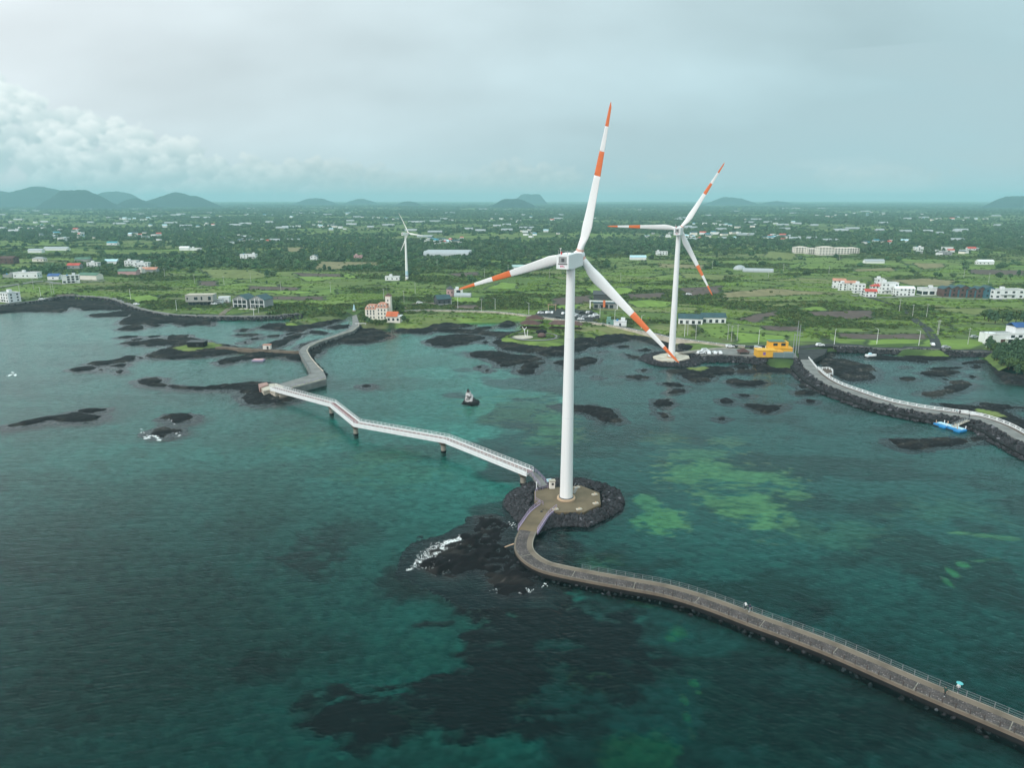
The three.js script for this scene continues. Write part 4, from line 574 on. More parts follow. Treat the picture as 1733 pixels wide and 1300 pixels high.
// ------------------------------------------------------------------ causeway to the hotel shore
{
  const c = thing('causeway', 'grey stone causeway with an elbow leading from the hotel shore to the footbridge', 'causeway');
  const out = plan(2, [1236, 215, 1268, 205, 1290, 270, 1292, 300, 1245, 338, 1100, 386, 960, 432, 885, 472, 866, 500, 900, 560, 960, 630, 1000, 668, 1022, 712, 1022, 733, 740, 806, 640, 805, 600, 782, 870, 702, 902, 680, 812, 522, 800, 500, 828, 466, 900, 430, 1080, 372, 1200, 326, 1238, 285], 2.5);
  obj('causeway_deck', slab(out, -1.5, 2.5, 0.1), M.greyConcrete, c);
  const west = plan(2, [800, 500, 812, 522, 902, 680, 870, 702, 600, 782], 2.5).map(([x, z]) => V(x, 2.5, z)), east = plan(2, [1290, 275, 1290, 300, 1243, 336, 1100, 384, 960, 430, 884, 470, 866, 500, 900, 560, 960, 630, 1000, 668], 2.5).map(([x, z]) => V(x, 2.5, z)), south = plan(2, [1020, 730, 740, 803], 2.5).map(([x, z]) => V(x, 2.5, z));
  obj('parapet', sweep(polyline(south, 2), -0.1, 0.25, 0.45, 0.5), M.paleConcrete, c); obj('parapet', sweep(polyline(east, 2), -0.25, 0.1, 0.4, 0.45), M.paleConcrete, c);
  railing(c, west, 2.4, 1.1, M.railGrey, { r: 0.07, rails: [0.95], rr: 0.03 }); railing(c, south.map((p) => p.clone().setY(2.95)), 2.4, 0.9, M.lilac, { r: 0.06, rails: [0.95], rr: 0.03 });
  railing(c, plan(2, [800, 498, 828, 464, 900, 428, 1080, 370, 1200, 324], 2.5).map(([x, z]) => V(x, 2.5, z)), 2.6, 1.1, M.railGrey, { r: 0.06, rails: [0.95], rr: 0.03 });
  const r = rng(51), sp = []; for (const [a, n] of [[south, 160], [east, 260]]) { const L = polyline(a, 1); for (let k = 0; k < n; k++) { const i = Math.floor(r() * (L.length - 1)), t = L[i + 1].clone().sub(L[i]).setY(0).normalize(), o = (a === south ? 1 : 1) * (0.3 + r() * 2.2); sp.push(V(L[i].x + t.z * o * (a === south ? -1 : 1) * -1 * -1, 1.6 - o * 0.7, L[i].z - t.x * o * (a === south ? -1 : 1) * -1 * -1)); } }
  boulders(c, 'armour_boulders', sp, 52, 0.8, 1.7);
  const f = thing('footpath', 'narrow pale footpath along the rock ridge to the grass islet', 'path');
  const fp = polyline(plan(2, [806, 503, 640, 496, 480, 487, 300, 476, 190, 466, 120, 470], 1.9).map(([x, z]) => V(x, 1.9, z)), 3);
  obj('path_slab', sweep(fp, -0.9, 0.9, 0, 2.2), M.tanConcrete, f);
}

// ------------------------------------------------------------------ long pier on the right
{
  const p = thing('pier', 'long grey boulder-backed pier with white railing at the right', 'pier');
  const line = curve([at(1364, 606, 2.6), at(1371, 620, 2.5), at(1388, 637, 2.4), at(1412, 651, 2.4), at(1450, 665, 2.4), at(1500, 681, 2.4), at(1560, 693, 2.4), at(1610, 700, 2.4), at(1655, 707, 2.4), at(1695, 721, 2.4), at(1733, 742, 2.4), at(1800, 775, 2.4), at(1950, 845, 2.4)], 2);
  obj('pier_deck', sweep(line, -3.1, 2.6, 0, 4), M.greyConcrete, p);
  obj('brown_verge', sweep(line.slice(14), 1.3, 2.55, 0.02, 0.1), M.soil, p);
  const rail = shifted(line.slice(12), 2.7, 0);
  obj('railing_base', sweep(rail, -0.16, 0.16, 0.22, 0.4), M.white, p);
  railing(p, rail.filter((_, i) => i < 90), 3.0, 1.2, M.white, { r: 0.16, rails: [0.92, 0.5], rr: 0.09 });
  obj('terrace', slab(plan(5, [62, 650, 90, 640, 150, 640, 182, 660, 184, 690, 140, 700], 2.4), -0.5, 2.44, 0.05), M.soil, p);
  railing(p, plan(5, [-10, 560, 62, 648, 150, 642, 182, 660, 184, 690, 135, 700], 2.44).map(([x, z]) => V(x, 2.44, z)), 2.2, 1.1, M.white, { r: 0.14, rails: [0.9, 0.45], rr: 0.09, postName: 'terrace_post' });
  const r = rng(61), sp = []; for (let k = 0; k < 2600; k++) { const i = Math.floor(r() * (line.length - 2)), t = line[i + 1].clone().sub(line[i]).setY(0).normalize(), o = -3.1 - r() * 6.2; const f1 = r() * 2; sp.push(V(line[i].x + t.x * f1 + t.z * o, 1.9 - (-o - 3.1) * 0.36 + 0.2 * r(), line[i].z + t.z * f1 - t.x * o)); }
  boulders(p, 'armour_boulders', sp, 62, 0.9, 2.0);
  obj('rubble_core', sweep(line, -8.4, -3.0, -1.2, 3.2), M.basalt, p);
  for (const [x, y] of [[1627, 697], [1640, 700.5], [1652, 703]]) { const q = at(x, y, 2.4), m = obj('barrier', bx(4.2, 0.7, 0.4), M.white, p); m.position.copy(q).setY(2.75); m.rotation.y = -0.35; }
}

// ------------------------------------------------------------------ roads, car park, sea wall
function road(px, width, label, mat = M.asphalt, lift = 0.22) { const pts = curve(poly(px).map(([x, y]) => ground(x, y)), 3).map((p) => V(p.x, Math.max(landH(p.x, p.z), 1.6) + lift, p.z)); const g = sweep(pts, -width / 2, width / 2, 0, 0.5); struct('road', g, mat, label); return pts; }
const coastRoad = road([684, 527.5, 720, 526, 780, 527, 840, 529, 900, 535.5, 960, 543, 1020, 549, 1092, 562.5, 1150, 574, 1200, 581, 1240, 585.5, 1300, 588, 1340, 589.5, 1400, 587, 1500, 588, 1600, 591, 1680, 592, 1760, 590, 1950, 588], 6.5, 'grey coast road following the sea wall');
const leftRoad = road([-300, 524, -60, 520, 0, 516, 60, 509, 116, 501, 160, 502.5, 190, 505.5, 222, 515, 255, 525.5, 300, 532, 360, 534.5, 440, 535, 512, 535.5], 6, 'grey shore road curving round the left bay', M.greyConcrete);
road([1584, 588, 1579, 572, 1562, 551, 1551, 545, 1540, 533, 1527, 521, 1510, 516, 1490, 509, 1470, 504], 5, 'narrow asphalt lane climbing to the white housing estate');
road([1440, 500, 1480, 503.5, 1560, 502, 1640, 506, 1700, 507], 5, 'estate street in front of the white houses', M.greyConcrete);
road([375, 534, 388, 523, 396, 519, 384, 512, 370, 513, 352, 516], 4, 'short drive to the twin gabled house', M.tanConcrete);
road([0, 486, 40, 480, 70, 476, 110, 480, 180, 475], 5, 'village lane in front of the white houses at the left', M.greyConcrete);
road([686, 522, 700, 515, 720, 512, 760, 519, 830, 523], 3.5, 'farm track behind the cream hotel', M.tanConcrete);
struct('car_park', slab(poly([912, 527, 950, 524, 1000, 526.5, 1016, 534, 1010, 546, 985, 545, 950, 541, 905, 534]).map(([x, y]) => { const p = ground(x, y); return [p.x, p.z]; }), 1, 2.75), M.asphalt, 'asphalt car park beside the coast road');
struct('car_park', slab(poly([1170, 598, 1190, 594, 1230, 590, 1290, 592, 1340, 594, 1350, 606, 1290, 604, 1230, 601, 1190, 602]).map(([x, y]) => { const p = at(x, y, 2.4); return [p.x, p.z]; }), 0.4, 2.62), M.greyConcrete, 'concrete yard beside the yellow building');
struct('slipway', slab(poly([1350, 592, 1400, 591, 1395, 600, 1376, 609, 1352, 609]).map(([x, y]) => { const p = at(x, y, 2.5); return [p.x, p.z]; }), 0.4, 2.72), M.asphalt, 'dark paved apron at the root of the pier');
struct('access_track', sweep(curve([at(1152, 597, 3.1), at(1175, 594, 2.9), at(1205, 590.5, 2.8), at(1240, 588, 2.8)], 2), -1.8, 1.8, 0, 0.6), M.concrete, 'pale track from the far shore turbine to the road');
{
  const s = thing('sea_wall', 'long pale concrete sea wall with posts along the coast road', 'wall');
  const w = shifted(coastRoad.filter((p) => p.x > at(684, 529).x && p.x < 128), -3.9, 0);
  obj('parapet', sweep(w, -0.25, 0.25, 0.75, 3.2), M.paleConcrete, s); railing(s, w.map((p) => p.clone().setY(p.y + 0.75)), 5, 0.45, M.white, { r: 0.14, rails: [0.9], rr: 0.07, postName: 'wall_post' });
  const s2 = thing('sea_wall', 'dark grey sea wall below the left shore road', 'wall');
  const w2 = shifted(leftRoad, -3.6, 0); obj('parapet', sweep(w2, -0.3, 0.3, 0.6, 3.4), M.greyConcrete, s2);
  const r = rng(71), sp = []; for (let k = 0; k < 1500; k++) { const i = Math.floor(r() * (w2.length - 1)), t = w2[i + 1].clone().sub(w2[i]).setY(0).normalize(), o = -0.4 - r() * 5; const f2 = r() * w2[i].distanceTo(w2[i + 1]); sp.push(V(w2[i].x + t.x * f2 + t.z * o, Math.max(0.2, w2[i].y + 0.1 + o * 0.4), w2[i].z + t.z * f2 - t.x * o)); }
  boulders(s2, 'armour_boulders', sp, 72, 0.9, 1.8);
  const s3 = thing('sea_wall', 'dark boulder sea wall below the road beside the right lagoon', 'wall');
  const w3 = shifted(coastRoad.filter((p) => p.x > at(1398, 590).x && p.x < at(1700, 590).x), -3.8, 0); obj('parapet', sweep(w3, -0.3, 0.3, 0.25, 3), M.greyConcrete, s3);
  const sp3 = []; for (let k = 0; k < 900; k++) { const i = Math.floor(r() * (w3.length - 1)), t = w3[i + 1].clone().sub(w3[i]).setY(0).normalize(), o = -0.4 - r() * 5; const f3 = r() * 3; sp3.push(V(w3[i].x + t.x * f3 + t.z * o, Math.max(0.1, w3[i].y + o * 0.45), w3[i].z + t.z * f3 - t.x * o)); }
  boulders(s3, 'armour_boulders', sp3, 73, 0.9, 1.8);
}

// ------------------------------------------------------------------ wind turbines
function bladeSection(Rb, r0, r1, n = 14, m = 14) {
  const P = [], I = [];
  for (let i = 0; i <= n; i++) {
    const r = lerp(r0, r1, i / n), q = r / Rb, round = smooth(0.14, 0.04, q);
    const chord = Rb * (q < 0.22 ? lerp(0.045, 0.079, smooth(0.03, 0.22, q)) : lerp(0.079, 0.014, Math.pow((q - 0.22) / 0.78, 0.82))) * (q > 0.97 ? lerp(1, 0.25, (q - 0.97) / 0.03) : 1);
    const thick = lerp(0.16 + 0.20 * smooth(0.5, 0.1, q), 1, round), tw = R(lerp(18, 1, smooth(0.05, 0.9, q))) , bend = 1.2 * q * q;
    for (let k = 0; k < m; k++) { const a = k / m * 6.28318, cx = Math.cos(a), cy = Math.sin(a); const x = (0.5 * cx + lerp(0.22, 0, round)) * chord, y = 0.5 * cy * chord * thick * lerp(1 - 0.42 * cx, 1, round); P.push(x * Math.cos(tw) - y * Math.sin(tw), r, x * Math.sin(tw) + y * Math.cos(tw) + bend); }
    if (i) for (let k = 0; k < m; k++) { const A = (i - 1) * m + k, B = (i - 1) * m + (k + 1) % m; I.push(A, A + m, B, B, A + m, B + m); }
  }
  for (const [s, f] of [[0, 0], [n * m, 1]]) { for (let k = 1; k < m - 1; k++) f ? I.push(s, s + k + 1, s + k) : I.push(s, s + k, s + k + 1); }
  const g = new THREE.BufferGeometry(); g.setAttribute('position', new THREE.Float32BufferAttribute(P, 3)); g.setAttribute('uv', new THREE.Float32BufferAttribute(P.filter((_, i) => i % 3 < 2), 2)); g.setIndex(I); g.computeVertexNormals(); return g;
}
// looking along the rotor axis from behind, the trailing edge lies on the clockwise side
function turbine(name, label, base, H, Rb, yaw, phase, { stripes = true, blueBase = false, rt = 1.05, rb = 1.72, nac = 1, group } = {}) {
  const t = thing(name, label, 'wind turbine', base, 0, group), prof = []; for (let k = 0; k <= 24; k++) { const q = k / 24; prof.push(new THREE.Vector2(lerp(rb, rt, q), q * (H - 1.6 * nac))); }
  const tower = obj('tower', new THREE.LatheGeometry(prof, 40), M.towerWhite, t);
  obj('base_flange', [cyl(rb + 0.75, rb + 0.7, 0.42, 0, 0.0, 0, 36)], std(lin(0.60, 0.42, 0.28), 0.8, { map: stainTex }), t);
  obj('bolt_ring', [cyl(rb + 0.22, rb + 0.22, 0.5, 0, 0.1, 0, 36)], M.darkGrey, t);
  obj('tower_joint', [cyl(lerp(rb, rt, 0.36) + 0.02, lerp(rb, rt, 0.36) + 0.02, 0.18, 0, H * 0.36, 0, 40)], M.white, tower);
  obj('tower_joint', [cyl(lerp(rb, rt, 0.7) + 0.02, lerp(rb, rt, 0.7) + 0.02, 0.16, 0, H * 0.69, 0, 40)], M.white, tower); obj('door', [new RoundedBoxGeometry(0.9, 2.2, 0.2, 2, 0.08).translate(0, 2.4, -rb + 0.02)], M.grey, t);
  if (blueBase) { obj('blue_band', [cyl(lerp(rb, rt, 0.12) + 0.03, lerp(rb, rt, 0.2) + 0.03, H * 0.08, 0, H * 0.12, 0, 30)], M.paleBlue, tower); obj('blue_band', [cyl(lerp(rb, rt, 0.07) + 0.04, lerp(rb, rt, 0.085) + 0.04, H * 0.018, 0, H * 0.085, 0, 30)], M.blueDark, tower); }
  // nacelle: +z is its rear, the rotor stands at -z
  const n = new THREE.Group(); n.name = 'nacelle'; n.position.set(0, H, 0); n.rotation.y = -yaw; n.rotation.order = 'YXZ'; t.add(n);
  const s = nac, sh = new THREE.Shape(); sh.moveTo(-4.1 * s, -1.35 * s); sh.lineTo(3.1 * s, -1.75 * s); sh.lineTo(5.4 * s, -1.5 * s); sh.lineTo(5.4 * s, 1.55 * s); sh.lineTo(0.2 * s, 1.75 * s); sh.lineTo(-3.3 * s, 1.45 * s); sh.lineTo(-4.1 * s, 0.9 * s);
  const body = new THREE.ExtrudeGeometry(sh, { depth: 2.9 * s, bevelEnabled: true, bevelSize: 0.16 * s, bevelThickness: 0.16 * s, bevelSegments: 3 }); body.translate(0, 0, -1.45 * s); body.rotateY(-Math.PI / 2);
  obj('housing', body, M.white, n);
  obj('rear_panel', bx(2.0 * s, 1.45 * s, 0.06, 0.05 * s, 0.55 * s, 5.58 * s), M.grey, n); obj('rear_vent', bx(0.75 * s, 0.8 * s, 0.06, 0.1 * s, 0.5 * s, 5.63 * s), M.darkGrey, n); obj('grille', bx(2.3 * s, 0.26 * s, 0.06, 0.05 * s, -0.45 * s, 5.6 * s), M.darkGrey, n);
  obj('red_logo', [bx(0.3 * s, 0.42 * s, 0.03, -0.38 * s, -1.0 * s, 5.58 * s), bx(0.34 * s, 0.12 * s, 0.03, 0.0, -0.86 * s, 5.58 * s), bx(0.12 * s, 0.4 * s, 0.03, 0.02 * s, -1.02 * s, 5.585 * s), bx(0.3 * s, 0.12 * s, 0.03, 0.42 * s, -1.14 * s, 5.58 * s), bx(0.1 * s, 0.34 * s, 0.03, 0.34 * s, -0.96 * s, 5.585 * s)], std(lin(0.55, 0.07, 0.16), 0.5), n);
  obj('roof_rail', [bar(V(-1.2 * s, 1.75 * s, 5.2 * s), V(-1.2 * s, 2.8 * s, 5.2 * s), 0.05), bar(V(1.1 * s, 1.75 * s, 5.2 * s), V(1.1 * s, 2.7 * s, 5.2 * s), 0.05), bar(V(-1.2 * s, 2.6 * s, 5.2 * s), V(1.1 * s, 2.6 * s, 5.2 * s), 0.04), bar(V(1.1 * s, 2.6 * s, 5.2 * s), V(1.1 * s, 2.6 * s, 1.5 * s), 0.04), bar(V(1.1 * s, 1.75 * s, 1.5 * s), V(1.1 * s, 2.6 * s, 1.5 * s), 0.05)], M.steel, n);
  obj('warning_lamp', [cyl(0.2 * s, 0.2 * s, 0.6 * s, -0.7 * s, 1.75 * s, 4.6 * s)], M.red, n); obj('roof_hatch', bx(1.4 * s, 0.3 * s, 1.6 * s, 0.1 * s, 1.85 * s, 1.6 * s), M.white, n); obj('wind_vane', [bar(V(-1.0 * s, 1.7 * s, 4.4 * s), V(-1.0 * s, 3.1 * s, 4.4 * s), 0.05), bx(0.5 * s, 0.12 * s, 0.12 * s, -1.0 * s, 3.1 * s, 4.4 * s)], M.white, n);
  // rotor
  const rot = new THREE.Group(); rot.name = 'rotor'; rot.position.set(0, H + 0.35 * s, 0); rot.rotation.order = 'YXZ'; rot.rotation.y = -yaw; rot.rotation.x = R(5); t.add(rot);
  const zr = -5.3 * s, hub = new THREE.LatheGeometry([[0, -2.1], [0.5, -1.98], [1.0, -1.55], [1.38, -0.85], [1.5, 0], [1.45, 0.75], [1.2, 0.95], [0, 0.95]].map(([a, b]) => new THREE.Vector2(a * s, b * s)).reverse(), 28); hub.rotateX(Math.PI / 2); hub.translate(0, 0, zr);
  obj('hub', hub, M.white, rot);
  for (let k = 0; k < 3; k++) {
    const put = (g) => { g.rotateZ(-(phase + k * 2 * Math.PI / 3)); g.translate(0, 0, zr); return g; };
    const segs = stripes ? [[0.035, 0.545], [0.70, 0.855]] : [[0.035, 1]];
    const bl = obj('blade', segs.map(([a, b]) => put(bladeSection(Rb, a * Rb, b * Rb, 22))), M.towerWhite, rot);
    if (stripes) { obj('orange_band', put(bladeSection(Rb, 0.545 * Rb, 0.70 * Rb, 8)), M.orange, rot); obj('orange_tip', put(bladeSection(Rb, 0.855 * Rb, Rb, 10)), M.orange, rot); }
    obj('root_collar', put(new THREE.CylinderGeometry(0.95 * s, 1.0 * s, 0.5 * s, 20).translate(0, 1.45 * s, 0)), std(lin(0.62, 0.36, 0.3), 0.6), rot);
  }
  return t;
}
const T1 = at(958, 843.5, 2.2), T2 = at(1136, 605, 2.2), T3 = ground(689, 474);
turbine('wind_turbine', 'tall white turbine with orange-striped blades on the near boulder island', T1, 62.8, 36.4, R(26), R(13.5));
turbine('wind_turbine', 'second striped turbine standing on the pale pad off the shore', T2, 62.8, 36.4, R(21), R(31.5), {});
turbine('wind_turbine', 'small plain white turbine inland with a pale blue tower foot', T3, 45, 22, R(38), R(-26), { stripes: false, blueBase: true, rt: 0.8, rb: 1.5, nac: 0.75 });
{ // boulders round the yard by the yellow building
  const host = scene.getObjectByName('car_park_001'), r = rng(81), L = polyline([at(1170, 599, 2), at(1190, 603.5, 2), at(1230, 603.5, 2), at(1290, 606.5, 2), at(1300, 612, 2)], 1), sp = [];
  for (let k = 0; k < 700; k++) { const i = Math.floor(r() * (L.length - 1)), t = L[i + 1].clone().sub(L[i]).setY(0).normalize(), o = -(r() * 5.5); sp.push(V(L[i].x + t.z * o, Math.max(0.1, 2.2 + o * 0.42), L[i].z - t.x * o)); }
  boulders(host, 'armour_boulders', sp, 82, 0.9, 1.8);
}

// ------------------------------------------------------------------ buildings
// local axes: +z is the front towards the sea, the base stands at y = 0
function windowsOn(parent, w, d, h, floors, cols, { ww = 1.1, wh = 1.3, side = 'front', y0 = 0.35, mat = M.glass, skip = () => false, frame } = {}) {
  const span = side === 'front' ? w : d, fh = h / floors;
  for (let f = 0; f < floors; f++) for (let c = 0; c < cols; c++) {
    if (skip(f, c)) continue;
    const u = (c + 0.5) / cols * span - span / 2, y = f * fh + fh * y0 + wh / 2, g = side === 'front' ? bx(ww, wh, 0.12) : bx(0.12, wh, ww);
    const m = obj('window', g, mat, parent); m.position.set(side === 'front' ? u : (side === 'right' ? 1 : -1) * (w / 2 + 0.03), y, side === 'front' ? d / 2 + 0.03 : u);
    if (frame) { const e = 0.1, fr = side === 'front' ? [bx(ww + 2 * e, e, 0.16, 0, wh / 2 + e / 2, 0), bx(ww + 2 * e, e, 0.2, 0, -wh / 2 - e / 2, 0), bx(e, wh, 0.16, -ww / 2 - e / 2, 0, 0), bx(e, wh, 0.16, ww / 2 + e / 2, 0, 0)] : [bx(0.16, e, ww + 2 * e, 0, wh / 2 + e / 2, 0), bx(0.2, e, ww + 2 * e, 0, -wh / 2 - e / 2, 0)]; obj('window_frame', fr, frame, m); }
  }
}
function gable(w, d, h, along = 'x', over = 0.4) { const s = new THREE.Shape(), half = (along === 'x' ? d : w) / 2 + over, len = (along === 'x' ? w : d) + 2 * over; s.moveTo(-half, 0); s.lineTo(0, h); s.lineTo(half, 0); s.lineTo(half, 0.18); s.lineTo(0, h + 0.25); s.lineTo(-half, 0.18); s.closePath(); const g = new THREE.ExtrudeGeometry(s, { depth: len, bevelEnabled: false }); g.translate(0, 0, -len / 2); if (along === 'x') g.rotateY(Math.PI / 2); return boxUV(g); }
function gableEnd(span, h, t) { const s = new THREE.Shape(); s.moveTo(-span / 2, 0); s.lineTo(span / 2, 0); s.lineTo(0, h); s.closePath(); const g = new THREE.ExtrudeGeometry(s, { depth: t, bevelEnabled: false }); g.translate(0, 0, -t / 2); return boxUV(g); }
function hip(w, d, h, over = 0.4) { const a = w / 2 + over, b = d / 2 + over, k = Math.max(0, a - b), P = [-a, 0, b, a, 0, b, a, 0, -b, -a, 0, -b, -k, h, 0, k, h, 0], I = [0, 1, 5, 0, 5, 4, 1, 2, 5, 2, 3, 4, 2, 4, 5, 3, 0, 4, 0, 3, 2, 0, 2, 1]; let g = new THREE.BufferGeometry(); g.setAttribute('position', new THREE.Float32BufferAttribute(P, 3)); g.setIndex(I); g = g.toNonIndexed(); g.computeVertexNormals(); g.setAttribute('uv', new THREE.Float32BufferAttribute(new Float32Array(g.attributes.position.count * 2), 2)); return boxUV(g); }
function flatRoof(t, w, d, h, mat, lip = 0.5) { const r = obj('roof', bx(w, 0.2, d, 0, h + 0.1, 0), M.grey, t); obj('parapet', [bx(w + 0.24, lip, 0.22, 0, h + 0.2 + lip / 2, d / 2 + 0.01), bx(w + 0.24, lip, 0.22, 0, h + 0.2 + lip / 2, -d / 2 - 0.01), bx(0.22, lip, d - 0.24, w / 2 + 0.01, h + 0.2 + lip / 2, 0), bx(0.22, lip, d - 0.24, -w / 2 - 0.01, h + 0.2 + lip / 2, 0)], mat, r); return r; }
function site(px, py, d = 0, turn = 0) { const p = ground(px, py); p.z -= d / 2; p.y = landH(p.x, p.z) - 0.15; return p; }
function house(name, label, px, py, { w = 10, d = 8, h = 6, turn = 0, wall = M.white, roof = 'flat', roofMat = M.tealRoof, rh = 2.2, along = 'x', floors = 2, cols = 4, sides = 2, ww = 1.2, wh = 1.3, group, category = 'house', skip, y0, frame } = {}) {
  const t = thing(name, label, category, site(px, py, d), R(turn), group);
  const wl = obj('wall', bx(w, h, d, 0, h / 2, 0), wall, t);
  if (roof === 'flat') { const rf = flatRoof(t, w, d, h, wall), q = hashf(Math.round(px * 3), Math.round(py * 5), 2); if (w > 6) { obj('stair_hut', bx(2.6, 2.2, 2.6, (q - 0.5) * w * 0.6, h + 1.3, -d * 0.2), wall, rf); if (q > 0.4) obj('water_tank', [cyl(0.7, 0.7, 1.3, (0.4 - q) * w * 0.5, h + 0.2, d * 0.1, 12)], q > 0.7 ? M.blueDock : M.steel, rf); } if (floors > 1 && cols > 2) obj('balcony', bx(w * 0.45, 0.25, 1.2, w * (q - 0.5) * 0.4, h / floors, d / 2 + 0.62), M.grey, t); }
  else if (roof === 'gable') { obj('roof', [gable(w, d, rh, along).translate(0, h, 0)], roofMat, t); const sp = along === 'x' ? d : w; for (const s of [-1, 1]) { const e = gableEnd(sp, rh, 0.2); if (along === 'x') { e.rotateY(Math.PI / 2); e.translate(s * (w / 2 - 0.1), h, 0); } else e.translate(0, h, s * (d / 2 - 0.1)); obj('gable_wall', e, wall, t); } }
  else if (roof === 'hip') obj('roof', [hip(w, d, rh).translate(0, h, 0)], roofMat, t);
  if (cols) { windowsOn(wl, w, d, h, floors, cols, { ww, wh, skip, y0, frame }); if (sides) { windowsOn(wl, w, d, h, floors, sides, { ww, wh, side: 'right', y0 }); windowsOn(wl, w, d, h, floors, sides, { ww, wh, side: 'left', y0 }); } }
  return t;
}
// cream hotel with tower
{
  const t = thing('hotel', 'cream hotel with salmon tiled mansard roof and square tower on the shore', 'hotel', site(640, 542, 10), R(-8)); t.scale.setScalar(0.8);
  const w1 = obj('wall', bx(9.5, 9, 10, -5.6, 4.5, 0), M.cream, t), w2 = obj('wall', bx(9.5, 10.5, 11.5, 4.2, 5.25, 0), M.cream, t);
  const mans = (w, d, h) => { const g = new THREE.CylinderGeometry(0.62, 1, h, 4, 1); g.rotateY(Math.PI / 4); g.scale(w / 1.414, 1, d / 1.414); g.translate(0, h / 2, 0); const q = g.toNonIndexed(); q.computeVertexNormals(); return boxUV(q); };
  const r1 = obj('roof', [mans(10.3, 10.8, 3.4).translate(-5.6, 9, 0)], M.salmon, t), r2 = obj('roof', [mans(10.3, 12.3, 3.6).translate(4.2, 10.5, 0)], M.salmon, t);
  for (const [ro, cx, y, z, n] of [[r1, -5.6, 9.9, 4.3, 3], [r2, 4.2, 11.4, 5.0, 3]]) for (let k = 0; k < n; k++) { const dm = obj('dormer', [bx(1.3, 1.6, 1.4), gable(1.3, 1.5, 0.7, 'z', 0.15).translate(0, 0.8, 0)], M.cream, ro); dm.position.set(cx + (k - 1) * 2.6, y + 0.4, z); const g = obj('window', bx(0.8, 1.0, 0.1, 0, 0, 0.72), M.glass, dm); }
  const wins = (wl, cx, zf, ys, n, sp) => { for (const y of ys) for (let k = 0; k < n; k++) { const m = obj('window', bx(0.95, 1.7, 0.12), M.glass, wl); m.position.set(cx + (k - (n - 1) / 2) * sp, y, zf + 0.03); obj('window_sill', bx(1.2, 0.14, 0.3, 0, -0.95, 0.1), M.white, m); } };
  wins(w1, -5.6, 5, [2.2, 5.2, 7.4], 3, 2.7); wins(w2, 4.2, 5.75, [2.4, 5.6, 8.6], 3, 2.7);
  for (let f = 0; f < 3; f++) for (const z of [-3, 0, 3]) { const m = obj('window', bx(0.12, 1.6, 0.9), M.glass, w2); m.position.set(8.98, 2.4 + f * 3.1, z); }
  const tw = obj('tower', bx(4.4, 20, 4.4, 8.4, 10, -1), M.cream, t); obj('tower_roof', [hip(4.4, 4.4, 2.0, 0.3).translate(8.4, 20, -1)], M.brick, tw); for (const y of [9, 13, 16]) { const m = obj('window', bx(0.9, 1.4, 0.12), M.glass, tw); m.position.set(8.4, y, 1.23); } obj('cornice', bx(4.8, 0.4, 4.8, 8.4, 19.7, -1), M.salmon, tw);
  obj('antenna', [bar(V(7, 19, -2), V(7, 28, -2), 0.09)], M.steel, tw);
  const a = thing('annex', 'small cream annex with bright orange roof in front of the hotel', 'building', site(667, 546, 5), R(-6));
  const aw = obj('wall', bx(9, 4.2, 6, 0, 2.1, 0), M.cream, a); obj('roof', [gable(7, 6.4, 2.6, 'x', 0.4).translate(-1, 4.2, 0)], M.terracotta, a); for (const s of [-4.3, 2.3]) obj('gable_wall', [gableEnd(6, 2.6, 0.2).rotateY(Math.PI / 2).translate(s, 4.2, 0)], M.cream, a); obj('flat_roof', bx(2.4, 0.3, 6.4, 3.9, 4.35, 0), M.white, a); windowsOn(aw, 9, 6, 4.2, 1, 3, { ww: 1.4, wh: 1.6, frame: M.white });
  const st = thing('statue', 'small white tapering statue at the head of the causeway', 'statue', ground(600, 531)); obj('plinth', bx(2, 0.8, 2, 0, 0.4, 0), M.paleConcrete, st); obj('figure', new THREE.LatheGeometry([[1.0, 0.8], [0.9, 1.6], [0.55, 2.6], [0.7, 3.2], [0.35, 3.9], [0.4, 4.3], [0.2, 4.7], [0, 4.8]].map(([a_, b]) => new THREE.Vector2(a_, b)), 14), M.paleBlue, st);
}
// concrete house at the left
{
  const t = thing('concrete_house', 'raw grey concrete house with upper box over a dark glazed base', 'house', site(338, 517, 9), R(6));
  const up = obj('upper_box', bx(20, 5, 10, 0, 5.4, 0), std(lin(0.42, 0.41, 0.38), 0.85, { map: wallTex }), t), lo = obj('base_storey', bx(14, 3.0, 8, -1.6, 1.5, 0), M.darkGrey, t);
  obj('roof', bx(20.4, 0.3, 10.4, 0, 8.05, 0), M.paleConcrete, t);
  for (const [x, w, h] of [[-8.6, 0.9, 2.2], [-2.4, 2.6, 2.4], [1.8, 1.1, 2.8], [7.6, 2.0, 3.0]]) { const m = obj('window', bx(w, h, 0.12, x, 5.5, 5.03), M.glass, up); obj('window_frame', [bx(w + 0.24, 0.12, 0.2, x, 5.5 + h / 2 + 0.06, 5.03), bx(w + 0.24, 0.12, 0.2, x, 5.5 - h / 2 - 0.06, 5.03)], M.white, m); }
  for (let k = 0; k < 5; k++) obj('window', bx(2.2, 2.2, 0.12, -7 + k * 2.7, 1.5, 4.03), M.glass, lo);
  const s = thing('shed', 'low white shed beside the raw concrete house', 'shed', site(366, 514, 5), R(6)); obj('wall', bx(9, 3, 5, 0, 1.5, 0), M.white, s); obj('roof', bx(9.4, 0.2, 5.4, 0, 3.1, 0), M.grey, s); obj('door', bx(1.2, 2.1, 0.1, -2, 1.05, 2.52), M.darkGrey, s);
  const v = thing('shed', 'boxy white outbuilding between the concrete and the gabled house', 'shed', site(379, 512, 5), R(6)); obj('wall', bx(8, 4.2, 5, 0, 2.1, 0), M.white, v); obj('roof', bx(8.3, 0.25, 5.3, 0, 4.32, 0), M.white, v); obj('door', bx(1.4, 2.2, 0.1, 2, 1.1, 2.52), M.grey, v);
}
